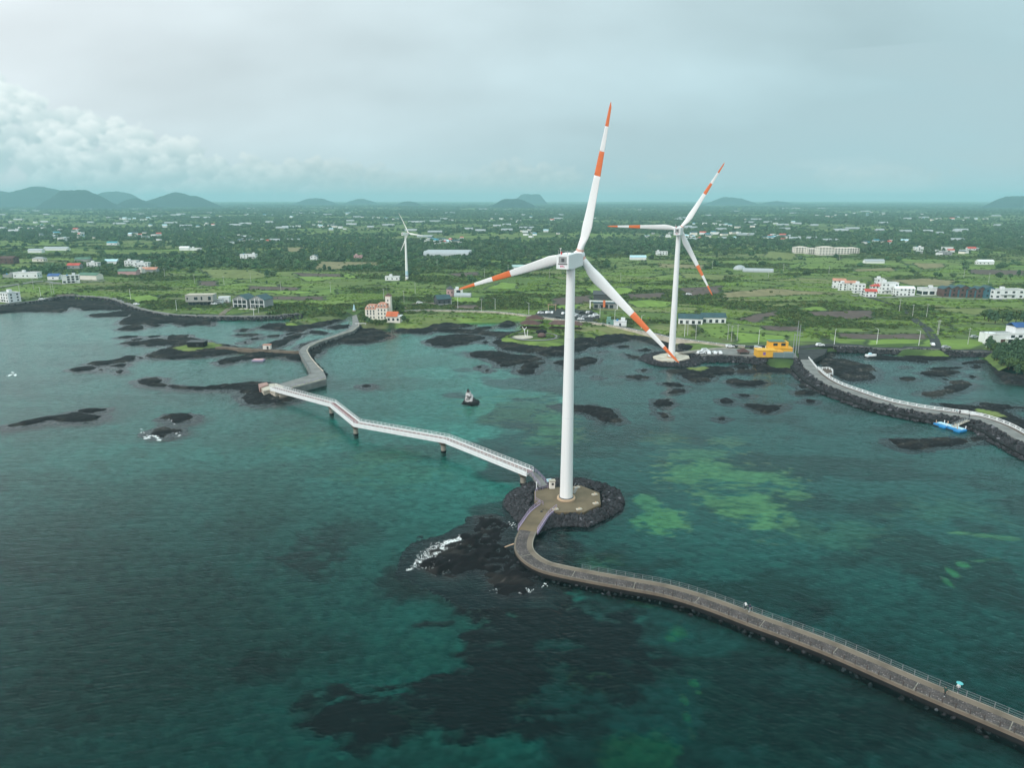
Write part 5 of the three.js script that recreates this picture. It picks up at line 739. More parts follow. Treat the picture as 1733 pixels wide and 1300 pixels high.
// twin gabled house
{
  const t = thing('gabled_house', 'twin gabled house with white frame, big dark windows and teal roofs', 'house', site(423, 522, 12), R(-14));
  for (const [x, z] of [[-6.2, 0], [7.2, -1.5]]) {
    const w = obj('wall', bx(11.5, 6.4, 12, x, 3.2, z), M.grey, t), ro = obj('roof', [gable(11.5, 12, 3.2, 'z', 0.5).translate(x, 6.4, z)], M.tealRoof, t); obj('gable_wall', [gableEnd(11.5, 3.2, 0.3).translate(x, 6.4, z + 5.85)], M.grey, t);
    for (let c = 0; c < 3; c++) for (let f = 0; f < 2; f++) obj('window', bx(2.9, 2.4, 0.12, x + (c - 1) * 3.5, 1.6 + f * 3.1, z + 6.03), M.glass, w);
    obj('white_frame', [bx(0.35, 6.4, 0.4, x - 5.7, 3.2, z + 6.05), bx(0.35, 6.4, 0.4, x + 5.7, 3.2, z + 6.05), bx(0.35, 8.2, 0.4, x + 1.8, 3.4, z + 6.08), bx(0.35, 8.2, 0.4, x - 1.8, 3.4, z + 6.08), bx(11, 0.35, 0.38, x, 3.15, z + 6.06), bar(V(x - 5.9, 6.4, z + 6.1), V(x, 9.6, z + 6.1), 0.24), bar(V(x + 5.9, 6.4, z + 6.1), V(x, 9.6, z + 6.1), 0.24)], M.white, t);
  }
  obj('side_wing', bx(0.4, 6.2, 11.5, -12.2, 3.1, 0), M.white, t); obj('terrace', bx(14, 0.3, 5, 3, 0.25, 9.5), M.paleConcrete, t);
}
{ // dark-roofed house and neighbours near the shore
  const t = house('stilt_house', 'dark green roofed house with white gable beside a bare brown plot', 748, 516, { w: 11, d: 9, h: 4.4, turn: 24, wall: M.darkGrey, roof: 'gable', roofMat: M.tealRoof, rh: 2.8, along: 'x', floors: 1, cols: 3 }); obj('white_gable', [bx(0.2, 4.4, 9.2, 5.55, 2.2, 0), gableEnd(9.2, 2.9, 0.2).rotateY(Math.PI / 2).translate(5.65, 4.4, 0)], M.white, t); obj('balcony', bx(11, 0.3, 2, 0, 0.6, 5.4), M.grey, t);
  const r = thing('round_house', 'pink round tower house behind the dark green roof', 'house', site(762, 502, 5)); obj('wall', [cyl(3.2, 3.2, 6.2, 0, 0, 0, 24)], M.pink, r); obj('roof', new THREE.ConeGeometry(3.7, 2.4, 24).translate(0, 7.4, 0), M.darkGrey, r); for (const a of [-0.5, 0.5]) obj('window', bx(0.9, 1.3, 0.2, Math.sin(a) * 3.2, 3.6, Math.cos(a) * 3.2, a), M.glass, r);
  house('shed', 'open black and white shed beside the pink round house', 776, 498, { w: 7, d: 6, h: 3.4, wall: M.white, roof: 'flat', floors: 1, cols: 1, ww: 3.4, wh: 2.4, sides: 0, category: 'shed' });
}
// a bowed roof made by hand: clearer than bending a cylinder
function tunnelGeo(len, wid, h) { const P = [], I = [], n = 10; for (let k = 0; k <= n; k++) { const a = k / n * Math.PI, y = Math.sin(a) * h, z = -Math.cos(a) * wid / 2; P.push(-len / 2, y, z, len / 2, y, z); if (k) { const b = k * 2; I.push(b - 2, b, b - 1, b - 1, b, b + 1); } } const e = P.length / 3; P.push(-len / 2, 0, 0, len / 2, 0, 0); for (let k = 1; k <= n; k++) I.push(e, k * 2, k * 2 - 2, e + 1, k * 2 - 1, k * 2 + 1); let g = new THREE.BufferGeometry(); g.setAttribute('position', new THREE.Float32BufferAttribute(P, 3)); g.setIndex(I); g = g.toNonIndexed(); g.computeVertexNormals(); g.setAttribute('uv', new THREE.Float32BufferAttribute(new Float32Array(g.attributes.position.count * 2), 2)); return boxUV(g, 0.05); }
function greenhouse(label, p, len, wid, turn, group, bays = 1) { const t = thing('greenhouse', label, 'greenhouse', p, R(turn), group); for (let k = 0; k < bays; k++) obj('cover', [tunnelGeo(len, wid, wid * 0.42).translate(0, 0.8, (k - (bays - 1) / 2) * wid), bx(len, 0.8, wid - 0.05, 0, 0.4, (k - (bays - 1) / 2) * wid)], M.film, t); obj('door', bx(0.12, 2, 1.6, len / 2 + 0.02, 1, 0), M.grey, t); return t; }
greenhouse('grey tunnel greenhouse beside the pink round house', site(783, 503, 6), 14, 6, -4);
greenhouse('long low greenhouse with pale roof behind the second turbine', site(1284, 461, 8), 32, 8, -14);
greenhouse('wide bright greenhouse block behind the small turbine', site(757, 433, 30), 64, 14, -4, null, 3);
{ const t = thing('dome_house', 'pale domed greenhouse among trees behind the second turbine', 'greenhouse', site(1253, 457, 8)); const g = new THREE.SphereGeometry(6.2, 20, 8, 0, 6.2832, 0, Math.PI / 2); obj('cover', g.scale(1.15, 0.85, 1), M.film, t); obj('base_wall', [cyl(6.4, 6.4, 0.8, 0, -0.2, 0, 24)], M.grey, t); }
house('control_shed', 'small pale shed with three windows at the foot of the small turbine', 664, 475, { w: 14, d: 6, h: 3.6, wall: M.white, floors: 1, cols: 3, category: 'shed' });
{ // frame building and small sheds by the car park
  const t = thing('cafe', 'flat white frame canopy building behind the car park', 'building', site(1023, 523, 9), R(-9));
  obj('portal_frame', [bx(0.7, 5.4, 0.7, -10, 2.7, 4), bx(21, 0.8, 0.9, 0, 5.8, 4), bx(0.7, 5.4, 0.7, 10, 2.7, 4)], M.white, t); const w = obj('wall', bx(17, 4, 7, 1, 2, -0.5), M.grey, t); obj('roof', bx(18, 0.3, 8, 1, 4.2, -0.5), M.tealRoof, t); windowsOn(w, 15, 6.2, 4, 1, 4, { ww: 2.6, wh: 2.4, y0: 0.15 });
  const s = thing('sign', 'tall orange sign panel in front of the canopy building', 'sign', site(1022, 523, 0)); obj('sign_panel', bx(1.6, 5, 0.35, 0, 4, 0), M.orange, s); obj('post', [bar(V(0, 0, 0), V(0, 1.6, 0), 0.12)], M.steel, s);
  house('storage_hut', 'little white hut with dark door beside the coast road', 1050, 552, { w: 8, d: 4, h: 2.7, turn: -10, floors: 1, cols: 1, ww: 1.2, wh: 1.7, y0: 0.1, sides: 0, category: 'hut' });
  house('container', 'pale green shipping container by the coast road', 1036, 550, { w: 7, d: 2.6, h: 2.5, turn: -10, wall: std(lin(0.16, 0.32, 0.26), 0.6), floors: 1, cols: 2, ww: 1.1, wh: 0.9, sides: 0, category: 'container' });
  house('stone_house', 'dark stone house half hidden behind the canopy building', 1022, 508, { w: 16, d: 8, h: 4.5, turn: -8, wall: M.darkGrey, roof: 'gable', roofMat: M.darkGrey, rh: 2.6, cols: 0 });
  const y = thing('swing_frame', 'yellow timber swing frame beside the car park', 'frame', site(934, 527, 0), R(-5)); obj('post', [bar(V(-2.6, 0, 0), V(-2.6, 5, 0), 0.16)], M.sandPost, y); obj('post', [bar(V(2.6, 0, 0), V(2.6, 5, 0), 0.16)], M.sandPost, y); obj('cross_beam', bx(6.4, 0.3, 0.3, 0, 5, 0), M.sandPost, y);
}
for (const [x, y, l, tn, w] of [[1170, 549, 'left one of the twin white bungalows with dark teal roofs', -12, 15], [1208, 547, 'right one of the twin white bungalows with dark teal roofs', -4, 15.5]]) house('bungalow', l, x, y, { w, d: 8, h: 3.7, turn: tn, roof: 'gable', roofMat: M.tealRoof, rh: 2.4, floors: 1, cols: 4, ww: 1.9, wh: 2.1, y0: 0.12, sides: 1, frame: M.white, group: 'twin white bungalows' });
{ // yellow building
  const p = at(1304, 605, 2.6), t = thing('yellow_building', 'bright yellow diving shop building with purple wall mark beside the slipway', 'building', V(p.x, 2.6, p.z - 3), R(-3));
  const w1 = obj('wall', bx(9.5, 3.4, 6, -2.0, 1.7, 0), M.yellow, t), w2 = obj('rear_wing', bx(12, 3.2, 6, 7.2, 1.6, -7), M.yellow, t); obj('roof', bx(9.9, 0.25, 6.4, -2.0, 3.52, 0), M.yellow, t); obj('wing_roof', bx(12.4, 0.25, 6.4, 7.2, 3.33, -7), M.yellow, t); const up = obj('upper_room', bx(9.5, 2.8, 5, 6.4, 4.9, -8), M.yellow, t); obj('green_canopy', bx(8.4, 0.25, 5.4, 5.6, 6.45, -8), M.greenRoof, t); obj('wall_mark', bx(1.3, 1.5, 0.06, -3.2, 1.9, 3.02), std(lin(0.22, 0.12, 0.35), 0.6), w1); obj('window', bx(2.2, 1.4, 0.1, 4.6, 5.0, -5.46), M.glass, up); obj('window', bx(2.2, 1.4, 0.1, 8.6, 5.0, -5.46), M.glass, up); obj('annex', bx(3.2, 3.2, 6, 4.5, 1.6, 0.2), std(lin(0.7, 0.33, 0.03), 0.6), t); obj('door', bx(1.1, 2.1, 0.1, 4.4, 1.05, 3.25), M.darkGrey, t);
  const q = at(1326, 606, 2.6); const c = thing('container', 'grey-green shipping container in front of the yellow building', 'container', V(q.x, 2.6, q.z - 1.3), R(-3)); obj('body', new RoundedBoxGeometry(10.2, 2.7, 2.6, 2, 0.06).translate(0, 1.35, 0), std(lin(0.16, 0.22, 0.23), 0.6, { map: wallTex }), c); for (const x of [-4.9, 0, 4.9]) obj('corner_post', bx(0.16, 2.75, 0.1, x, 1.37, 1.32), M.grey, c);
  const g = thing('gazebo', 'small brown hip-roofed gazebo on the green by the cars', 'gazebo', ground(1257, 600)); for (const [x, z] of [[-2, -2], [2, -2], [-2, 2], [2, 2]]) obj('post', bx(0.25, 2.4, 0.25, x, 1.2, z), M.brownRoof, g); obj('roof', [hip(4.6, 4.6, 1.9, 0.6).translate(0, 2.4, 0)], M.brownRoof, g); obj('bench', [bx(3.6, 0.45, 0.5, 0, 0.4, -1.7), bx(0.5, 0.45, 3, -1.75, 0.4, 0)], M.bark, g);
  for (const [x, y, h, a] of [[1345, 606, 19, 1], [1350, 598, 15, 1], [1341, 601, 11, 0]]) { const b = at(x, y, 2.6), u = thing('utility_pole', a ? (h > 17 ? 'tallest pole with cross-arms beside the yellow building' : 'second pole with cross-arms by the slipway') : 'thin mast just left of the tallest pole', 'pole', b); obj('shaft', [cyl(0.24, 0.13, h, 0, 0, 0, 8)], M.steel, u); if (a) for (const k of [0.62, 0.72]) obj('cross_arm', bx(3.4, 0.16, 0.16, 0, h * k, 0), M.steel, u); }
}
{ // villa with blue roof
  const t = thing('villa', 'white two-storey villa with curved corner and blue roof room at the right', 'house', site(1704, 583, 10), R(5));
  const w = obj('wall', bx(22, 5.6, 10, 1, 2.8, 0), M.white, t); obj('curved_corner', [cyl(2.6, 2.6, 5.7, -9.9, 0, 2.6, 28), cyl(2.7, 2.7, 0.8, -9.9, 5.7, 2.6, 28)], M.white, t); obj('roof', bx(21.6, 0.25, 9.6, 1, 5.72, 0), M.grey, t); obj('parapet', [bx(22.2, 0.8, 0.2, 1, 6.2, 4.95), bx(0.2, 0.8, 10, 12, 6.2, 0)], M.white, t); const rr = obj('roof_room', bx(8, 3.4, 7, 9, 7.5, -1), M.white, t); obj('blue_roof', [gable(8, 7, 2.0, 'x', 0.5).translate(9, 9.2, -1)], M.blueRoof, rr); for (const x of [-3.5, 1, 5.5, 9.5]) { const m = obj('window', bx(2.6, 2.2, 0.12, x, 1.9, 5.03), x < -2 ? M.brownRoof : M.glass, w); obj('window_sill', bx(2.9, 0.15, 0.3, x, 0.7, 5.1), M.white, m); } for (const x of [2, 6.5]) obj('window', bx(2.2, 1.5, 0.12, x, 4.5, 5.03), M.glass, w); obj('balcony', bx(12, 0.25, 1.6, 4, 3.3, 5.8), M.white, t);
}
// white housing estate on the slope
[[1421, 488, 11, 8, 8, 'tallest left house of the white estate with pink flat roof', 'gable', M.salmon, -18], [1427, 492, 7, 7, 7, 'narrow white house in front of the pink-roofed one', 'flat', null, -18], [1440, 492, 10, 8, 8, 'white estate house with salmon roof, second in the row', 'gable', M.salmon, -15], [1455, 497, 9, 8, 9, 'tall plain white estate house with dark openings', 'flat', null, -14], [1463, 500, 6, 6, 4.5, 'low grey-white house tucked beside the tall plain one', 'flat', null, -12], [1474, 503, 9, 7, 5.5, 'little white house with vivid red roof nearest the street', 'gable', M.redRoof, -10], [1484, 497, 9, 7, 7.5, 'white house with flat red roof just behind the little one', 'hip', M.redRoof, -8], [1489, 487, 7, 7, 9, 'thin white stair tower behind the red roofs', 'flat', null, -8], [1505, 498, 14, 10, 11, 'largest white cube house in the middle of the estate', 'flat', null, -6], [1531, 501, 16, 9, 7, 'white house with small gable at the end of the estate', 'gable', M.white, -4]].forEach(([x, y, w, d, h, l, ro, rm, tn]) => house('estate_house', l, x, y, { w: w * 0.98, d: d * 0.85, h: h * 0.84, turn: tn, roof: ro, roofMat: rm ?? M.white, rh: 1.8, floors: h > 6 ? 3 : 2, cols: Math.max(2, Math.round(w / 3.2)), ww: 1.3, wh: 1.2, group: 'white housing estate', skip: (f, c) => hashf(Math.round(x), f, c) < 0.2 }));
house('modern_house', 'low white house with broad dark glazing right of the estate', 1576, 500, { w: 17, d: 8, h: 5.5, floors: 1, cols: 3, ww: 4, wh: 2.6, y0: 0.15 });
for (let k = 0; k < 6; k++) { const t = house('townhouse', ['leftmost', 'second', 'third', 'fourth', 'fifth', 'rightmost'][k] + ' unit of the dark brick and teal terrace', 1602 + k * 14.2, 502.5 + k * 0.5, { w: 7.2, d: 9, h: 6.4 + (k % 3) * 0.7, wall: k === 5 ? M.tealWall : M.brick, roof: 'gable', roofMat: M.tealRoof, rh: 2.0, along: 'z', floors: 2, cols: 2, ww: 1.5, wh: 1.8, sides: 0, group: 'dark brick terrace' }); obj('teal_bay', bx(2.2, 6.2, 1, 2.4, 3.1, 4.9), M.tealWall, t); }
house('modern_house', 'long white house at the right end behind the brick terrace', 1706, 506, { w: 26, d: 9, h: 7, floors: 2, cols: 4, ww: 2.2, wh: 1.5, turn: 3 });
// apartment blocks inland
[[1357, 429, 18, 10, 'left cream apartment block with arched balconies inland'], [1376, 430, 14, 9, 'second cream apartment block, lower than the first'], [1398, 433, 20, 13, 'tallest cream apartment block in the inland complex'], [1424, 430, 20, 10, 'wide cream apartment block right of the tallest'], [1443, 430, 16, 9, 'last cream apartment block at the right end']].forEach(([x, y, w, h, l]) => house('apartment_block', l, x, y + ((x * 7) % 3 - 1) * 0.7, { w: w * 1.1, d: 14, h: h * 0.85, wall: M.cream, roof: 'hip', roofMat: std(lin(0.6, 0.53, 0.46), 0.85), rh: 1.6, floors: 3, cols: 5, ww: 1.9, wh: 1.7, category: 'apartment', group: 'cream apartment complex' }));
// village at the left
[[11, 512, 16, 12, 9, 'white three-storey corner building at the left edge by the sea', { floors: 3, cols: 4, turn: -24 }], [44, 471, 30, 10, 7, 'long low white building with roof lumps at the left', { floors: 1, cols: 6, turn: 2 }], [14, 470, 12, 8, 3.5, 'flat grey shed left of the long white building', { cols: 0, wall: M.grey }], [117, 480, 18, 12, 9, 'white block with dark balconies in the left village', { floors: 3, cols: 4, ww: 2.2, wh: 1.8, turn: 28 }], [150, 474, 26, 12, 6, 'pale warehouse with green gable roof in the left village', { roof: 'gable', roofMat: M.greenRoof, wall: M.cream, cols: 0, turn: -10 }], [91, 474, 14, 9, 5, 'house with dark blue roof beside the white block', { roof: 'gable', roofMat: M.blueRoof, floors: 1, cols: 3 }], [216, 466, 24, 11, 5.5, 'pale pink workshop with green roof behind the meadow', { roof: 'gable', roofMat: M.greenRoof, wall: M.pink, cols: 0 }], [232, 463, 14, 10, 5, 'small beige workshop beside the pale pink one', { wall: M.cream, cols: 0 }], [252, 461, 22, 9, 4, 'low shed with pink roof behind the meadow', { roof: 'gable', roofMat: M.salmon, wall: M.grey, cols: 0 }], [222, 451, 18, 10, 8, 'bright white stepped house left of its twin', { floors: 2, cols: 4 }], [240, 452, 20, 10, 6, 'bright white stepped house right of its twin', { floors: 2, cols: 4 }], [65, 443, 18, 10, 5, 'pale cream house among trees at the left', { wall: M.cream, cols: 3, floors: 1, roof: 'hip', roofMat: M.grey }], [12, 447, 22, 14, 9, 'brown brick church-like building at the left edge', { wall: M.brick, roof: 'gable', roofMat: M.brownRoof, cols: 3 }], [125, 455, 18, 9, 5, 'grey house with red roof in the left village', { wall: M.grey, roof: 'gable', roofMat: M.redRoof, cols: 3, floors: 1 }], [157, 452, 16, 9, 6, 'white house with flat roof in mid village', { floors: 2, cols: 3 }], [140, 443, 24, 9, 4, 'pale green roofed shed above the village', { wall: M.grey, roof: 'gable', roofMat: M.greenRoof, cols: 0 }], [188, 447, 20, 9, 4.5, 'house with pale roof and blue canopy above the village', { wall: M.white, roof: 'gable', roofMat: M.paleBlue, cols: 3, floors: 1 }], [190, 415, 22, 11, 5, 'building with turquoise roof in the inland wood at the left', { wall: M.white, roof: 'gable', roofMat: std(lin(0.03, 0.25, 0.30), 0.6), cols: 3, floors: 1 }], [420, 438, 26, 11, 7, 'wide white house with grey wing inland left of centre', { floors: 2, cols: 5 }], [531, 440, 11, 10, 6, 'white gabled house alone inland left of the small turbine', { roof: 'gable', along: 'z', roofMat: M.tealRoof, floors: 2, cols: 2 }], [312, 424, 18, 10, 5, 'white barn with rounded roof inland', { roof: 'gable', roofMat: M.white, cols: 0 }], [330, 424, 22, 9, 4, 'long pale shed right of the white barn', { cols: 0 }], [60, 428, 26, 10, 4.5, 'long pale roofed farm shed inland at the left', { roof: 'gable', roofMat: M.film, cols: 0 }], [95, 424, 46, 10, 4, 'very long pale greenhouse roofed farm inland at the left', { roof: 'gable', roofMat: M.film, cols: 0 }], [606, 437, 14, 8, 4, 'small pink-walled house inland between trees', { wall: M.pink, cols: 2, floors: 1 }], [1080, 440, 26, 10, 4.5, 'pale blue-roofed barn between the two big towers', { roof: 'gable', roofMat: M.paleBlue, cols: 0 }], [1120, 432, 20, 9, 6, 'white house left of the second tower', { floors: 2, cols: 4 }], [880, 456, 26, 8, 3.5, 'long pale green roof shed beyond the near rotor', { roof: 'gable', roofMat: std(lin(0.35, 0.5, 0.48), 0.7), cols: 0 }], [1480, 446, 30, 9, 3.5, 'pale low barns behind the estate', { roof: 'gable', roofMat: M.film, cols: 0 }], [1555, 424, 16, 9, 6, 'white house with blue-green barn beyond the estate', { floors: 2, cols: 3 }], [1600, 432, 22, 9, 5, 'pale grey two-part house beyond the brick terrace', { wall: M.grey, floors: 1, cols: 3 }], [1668, 448, 24, 9, 4.5, 'white house with long roof in front of the right wood', { roof: 'gable', roofMat: M.white, floors: 1, cols: 4 }], [1644, 424, 16, 8, 4, 'house with small red roof inland at the right', { roof: 'gable', roofMat: M.redRoof, cols: 2, floors: 1 }]].forEach(([x, y, w, d, h, l, o]) => house('village_house', l, x, y, { w: w * 0.8, d: d * 0.8, h: h * 0.78, ww: 1.3, wh: 1.2, skip: (f, c) => hashf(Math.round(x * 7), f, c) < 0.3, ...o }));
{ // garden point: pavilions, fountain ring, hut on the islet
  for (const [x, y, w, d, l] of [[897, 555, 12, 8, 'front brown-roofed pavilion on the garden point'], [905, 546, 11, 8, 'rear brown-roofed pavilion on the garden point'], [957, 556, 20, 6, 'long red-brown pavilion partly behind the tall tower']]) { const p = ground(x, y), t = thing('pavilion', l, 'pavilion', p, R(-12)); for (const [a, b] of [[-1, -1], [1, -1], [-1, 1], [1, 1]]) obj('post', bx(0.3, 2.8, 0.3, a * w * 0.42, 1.4, b * d * 0.42), M.bark, t); obj('roof', [hip(w, d, 2.2, 0.5).translate(0, 2.8, 0)], x === 957 ? M.brick : M.brownRoof, t); obj('deck', bx(w, 0.3, d, 0, 0.3, 0), M.bark, t); }
  const c = ground(905, 570), t = thing('garden_ring', 'oval paved garden with white sculpture and stone mound on the point', 'garden', c, 0); const ring = new THREE.RingGeometry(0.82, 1, 48); ring.rotateX(-Math.PI / 2); ring.scale(15, 1, 14); obj('ring_path', ring.translate(0, 0.35, 0), M.greyConcrete, t); obj('pale_paving', [new THREE.CircleGeometry(1, 24).rotateX(-Math.PI / 2).scale(6, 1, 6).translate(-7, 0.4, 3)], M.paleConcrete, t);
  obj('sculpture', [bar(V(-5.5, 0.4, 2), V(-6.2, 4.4, 2), 0.22), bar(V(-6.2, 4.4, 2), V(-7.4, 6.2, 2), 0.2), bar(V(-6.2, 4.4, 2), V(-4.8, 6.0, 2), 0.2), bar(V(-4.6, 0.4, 3), V(-4.2, 4.6, 3), 0.18), new THREE.SphereGeometry(0.5, 10, 8).translate(-6.1, 4.6, 2)], M.white, t); obj('stone_mound', [new THREE.SphereGeometry(2.6, 12, 8).scale(1, 0.6, 1).translate(4, 1.2, 2)], M.brick, t); obj('rock', [boulderGeos[0].clone().scale(5.6, 3.4, 4).translate(4, 3.0, 0)], M.basalt, t); obj('hedge', [new THREE.TorusGeometry(1, 0.05, 5, 40, 3.4).rotateX(-Math.PI / 2).scale(14.4, 9, 13.4).translate(0, 0.6, 0)], M.grass, t);
  const h = thing('stone_hut', 'low dark stone hut on the grass islet', 'hut', at(335, 586, 1.5)); obj('wall', bx(9, 2.6, 5, 0, 1.3, 0), M.basalt, h); obj('roof', bx(9.4, 0.35, 5.4, 0, 2.75, 0), M.darkGrey, h); obj('opening', bx(1.4, 1.6, 0.1, 1, 1, 2.52), M.black, h);
}
{ // sea stack
  const p = at(796, 681, 0), t = thing('sea_stack', 'pale pointed guano-streaked rock stack on a black rock base in the bay', 'rock', p);
  const g = new THREE.CylinderGeometry(0.25, 2.2, 5.6, 22, 16), q = g.attributes.position; for (let i = 0; i < q.count; i++) { const y = q.getY(i), k = 0.62 + 0.85 * fbm(q.getX(i) * 0.9 + 20, y * 0.8 + q.getZ(i) * 0.9 + 20, 4); q.setXYZ(i, q.getX(i) * k * 1.05 - 0.5 + (y > 0 ? -0.12 * y : 0.2), y + 3.0 + 0.4 * (fbm(q.getX(i) * 2 + 9, q.getZ(i) * 2, 2) - 0.5), q.getZ(i) * k); } g.computeVertexNormals();
  const cs = []; for (let i = 0; i < q.count; i++) { const x = q.getX(i), y = q.getY(i), z = q.getZ(i), n = fbm(x * 1.6 + 5, y * 1.4 + z, 4); const k = smooth(0.42, 0.5, n) * smooth(0.6, 1.8, y + 1.2 * noise(x * 2 + 7, z * 2)); cs.push(...mix3([0.05, 0.045, 0.045], [0.55, 0.52, 0.52], k)); } g.setAttribute('color', new THREE.Float32BufferAttribute(cs, 3));
  obj('pinnacle', g, reefMat, t);
  const b = new THREE.CylinderGeometry(3.0, 3.5, 1.9, 26, 3), w = b.attributes.position; for (let i = 0; i < w.count; i++) { const k = 0.8 + 0.45 * noise(w.getX(i) * 0.8 + 30, w.getZ(i) * 0.8 + 30); w.setXYZ(i, w.getX(i) * k * 1.05 + 0.4, w.getY(i) - 0.2 + 0.4 * (noise(w.getX(i) * 2, w.getZ(i) * 2 + 9) - 0.5), w.getZ(i) * k * 0.95); } b.computeVertexNormals(); obj('rock_base', b, M.basalt, t);
}
{ // blue floating dock
  const a = at(1583, 716, 0.4), b = at(1632, 730, 0.4), m = a.clone().lerp(b, 0.5), turn = Math.atan2(-(b.z - a.z), b.x - a.x), L = a.distanceTo(b), t = thing('floating_dock', 'blue floating dock with pale deck and short posts below the pier', 'dock', m.setY(0), turn);
  for (let k = 0; k < 4; k++) { const f = obj('float_block', new RoundedBoxGeometry(L / 4 - 0.25, 0.8, k % 2 ? 4.2 : 3.4, 2, 0.15), M.blueDock, t); f.position.set(-L / 2 + (k + 0.5) * L / 4, 0.35, k % 2 ? 0.5 : 0); }
  obj('deck', bx(L * 0.86, 0.16, 2.2, 0, 0.86, -0.4), M.paleBlue, t); for (let k = 0; k < 8; k++) { const p = obj('bollard', [cyl(0.14, 0.14, 1.1, 0, 0, 0, 8)], k % 2 ? M.white : M.sandPost, t); p.position.set(-L / 2 + 0.8 + k * (L - 1.6) / 7, 0.75, k % 3 ? -1.6 : 1.1); }
  obj('keel_fender', bx(L * 0.98, 0.3, 0.3, 0, 0.05, 2.0), M.black, t);
  const g = thing('gangway', 'pale railed gangway from the pier down to the blue dock', 'gangway'), p0 = at(1638, 711, 2.4), p1 = at(1612, 722, 1.0), ln = polyline([p0, p1], 1); obj('ramp', sweep(ln, -0.6, 0.6, 0, 0.15), M.paleConcrete, g); for (const s of [-0.55, 0.55]) railing(g, shifted(ln, s), 1.4, 1, M.steel, { r: 0.05, rails: [1, 0.5] });
}
{ // small things on and round the near island
  const p = at(934, 826, 2.2), k = thing('booth', 'small beige booth with dark window near the top of the bridge steps', 'booth', p, R(8)); obj('wall', bx(1.5, 2.1, 1.2, 0, 1.05, 0), M.cream, k); obj('roof', bx(1.8, 0.25, 1.5, 0, 2.22, 0), M.paleConcrete, k); obj('window', bx(0.6, 0.6, 0.06, 0.1, 1.35, 0.61), M.black, k);
  const q = at(929, 820, 1.9), s = thing('info_board', 'tilted pale blue information board behind the booth', 'sign', q, R(20)); obj('panel', [new THREE.BoxGeometry(1.5, 0.9, 0.08).rotateX(-0.7).translate(0, 1.3, 0)], M.paleBlue, s); for (const x of [-0.6, 0.6]) obj('leg', bx(0.08, 1.2, 0.08, x, 0.6, 0), M.steel, s);
  const st = thing('tower_steps', 'metal steps on the right side of the near tower', 'steps', at(974, 834, 2.2), R(-40)); for (let i = 0; i < 6; i++) obj('tread', bx(0.9, 0.06, 0.28, 0, 0.25 + i * 0.24, -i * 0.3 + 0.8), M.steel, st); for (const x of [-0.5, 0.5]) obj('handrail', [bar(V(x, 1.2, 1.0), V(x, 2.5, -0.8), 0.04), bar(V(x, 0, 1), V(x, 1.2, 1), 0.04)], M.steel, st);
  for (const [x, y, l] of [[1006, 838, 'pale concrete footing at the far right corner of the near pad'], [1008, 853, 'pale round footing on the right of the near pad'], [980, 863, 'pale footing at the front edge of the near pad'], [940, 863, 'pale footing at the front left of the near pad'], [977, 826, 'pale footing behind the near tower']]) { const c = thing('footing', l, 'footing', at(x, y, 2.2), 0.4); obj('block', new RoundedBoxGeometry(1.5, 0.35, 0.9, 2, 0.06).translate(0, 0.17, 0), M.paleConcrete, c); obj('stub', [cyl(0.16, 0.16, 0.35, 0, 0.3, 0, 8)], M.sandPost, c); }
  const fence = thing('pad_fence', 'low lilac railing along the left edge of the near pad', 'railing'); railing(fence, [at(919, 855, 2.2), at(906, 848, 2.2), at(906, 832, 2.2), at(927, 826.5, 2.2)], 1.7, 1.0, M.lilac, { r: 0.045, rails: [1, 0.5], rr: 0.03 });
  const lp = thing('marker_post', 'white marker post left of the near pad', 'post', at(908, 828, 2.0)); obj('shaft', [cyl(0.14, 0.12, 1.9)], M.white, lp); obj('cap', new THREE.SphereGeometry(0.2, 10, 8).translate(0, 1.95, 0), M.white, lp);
  const rf = thing('raft', 'tiny moored raft in the still pool left of the causeway', 'raft', at(438, 611, 0)); obj('float_block', new RoundedBoxGeometry(6, 0.9, 3.2, 2, 0.2).translate(0, 0.3, 0), M.lilac, rf); obj('deck', bx(5, 0.2, 2.6, 0, 0.85, 0), M.pink, rf);
  const sh = thing('path_shelter', 'tiny pale shelter on the footpath to the islet', 'hut', at(453, 590.5, 2.2)); obj('wall', bx(4, 2.2, 2.4, 0, 1.1, 0), M.cream, sh); obj('roof', bx(4.4, 0.2, 2.8, 0, 2.3, 0), M.salmon, sh); obj('opening', bx(1, 1.5, 0.06, 0.6, 0.85, 1.21), M.black, sh);
  const bt = thing('boat', 'little white boat hauled onto the thin reef in the right lagoon', 'boat', at(1473, 603, 0.5), 0.2); const hs = new THREE.Shape(); hs.moveTo(-2.6, -0.9); hs.lineTo(1.4, -1.0); hs.quadraticCurveTo(2.6, -0.6, 3.2, 0); hs.quadraticCurveTo(2.6, 0.6, 1.4, 1.0); hs.lineTo(-2.6, 0.9); hs.closePath(); const hg = new THREE.ExtrudeGeometry(hs, { depth: 0.8, bevelEnabled: true, bevelSize: 0.15, bevelThickness: 0.2, bevelSegments: 2 }); hg.rotateX(-Math.PI / 2); obj('hull', hg, M.white, bt); obj('cabin', new RoundedBoxGeometry(1.4, 0.9, 1.2, 2, 0.15).translate(-0.6, 1.4, 0), M.paleBlue, bt);
  const bl = thing('guard_rail', 'short white barrier at the lower end of the hotel lawn', 'barrier', at(611, 549.5, 2.5), 0.05); for (const x of [-3, 0, 3]) obj('post', bx(0.2, 0.9, 0.2, x, 0.45, 0), M.white, bl); obj('rail', bx(7, 0.3, 0.12, 0, 0.8, 0), M.white, bl);
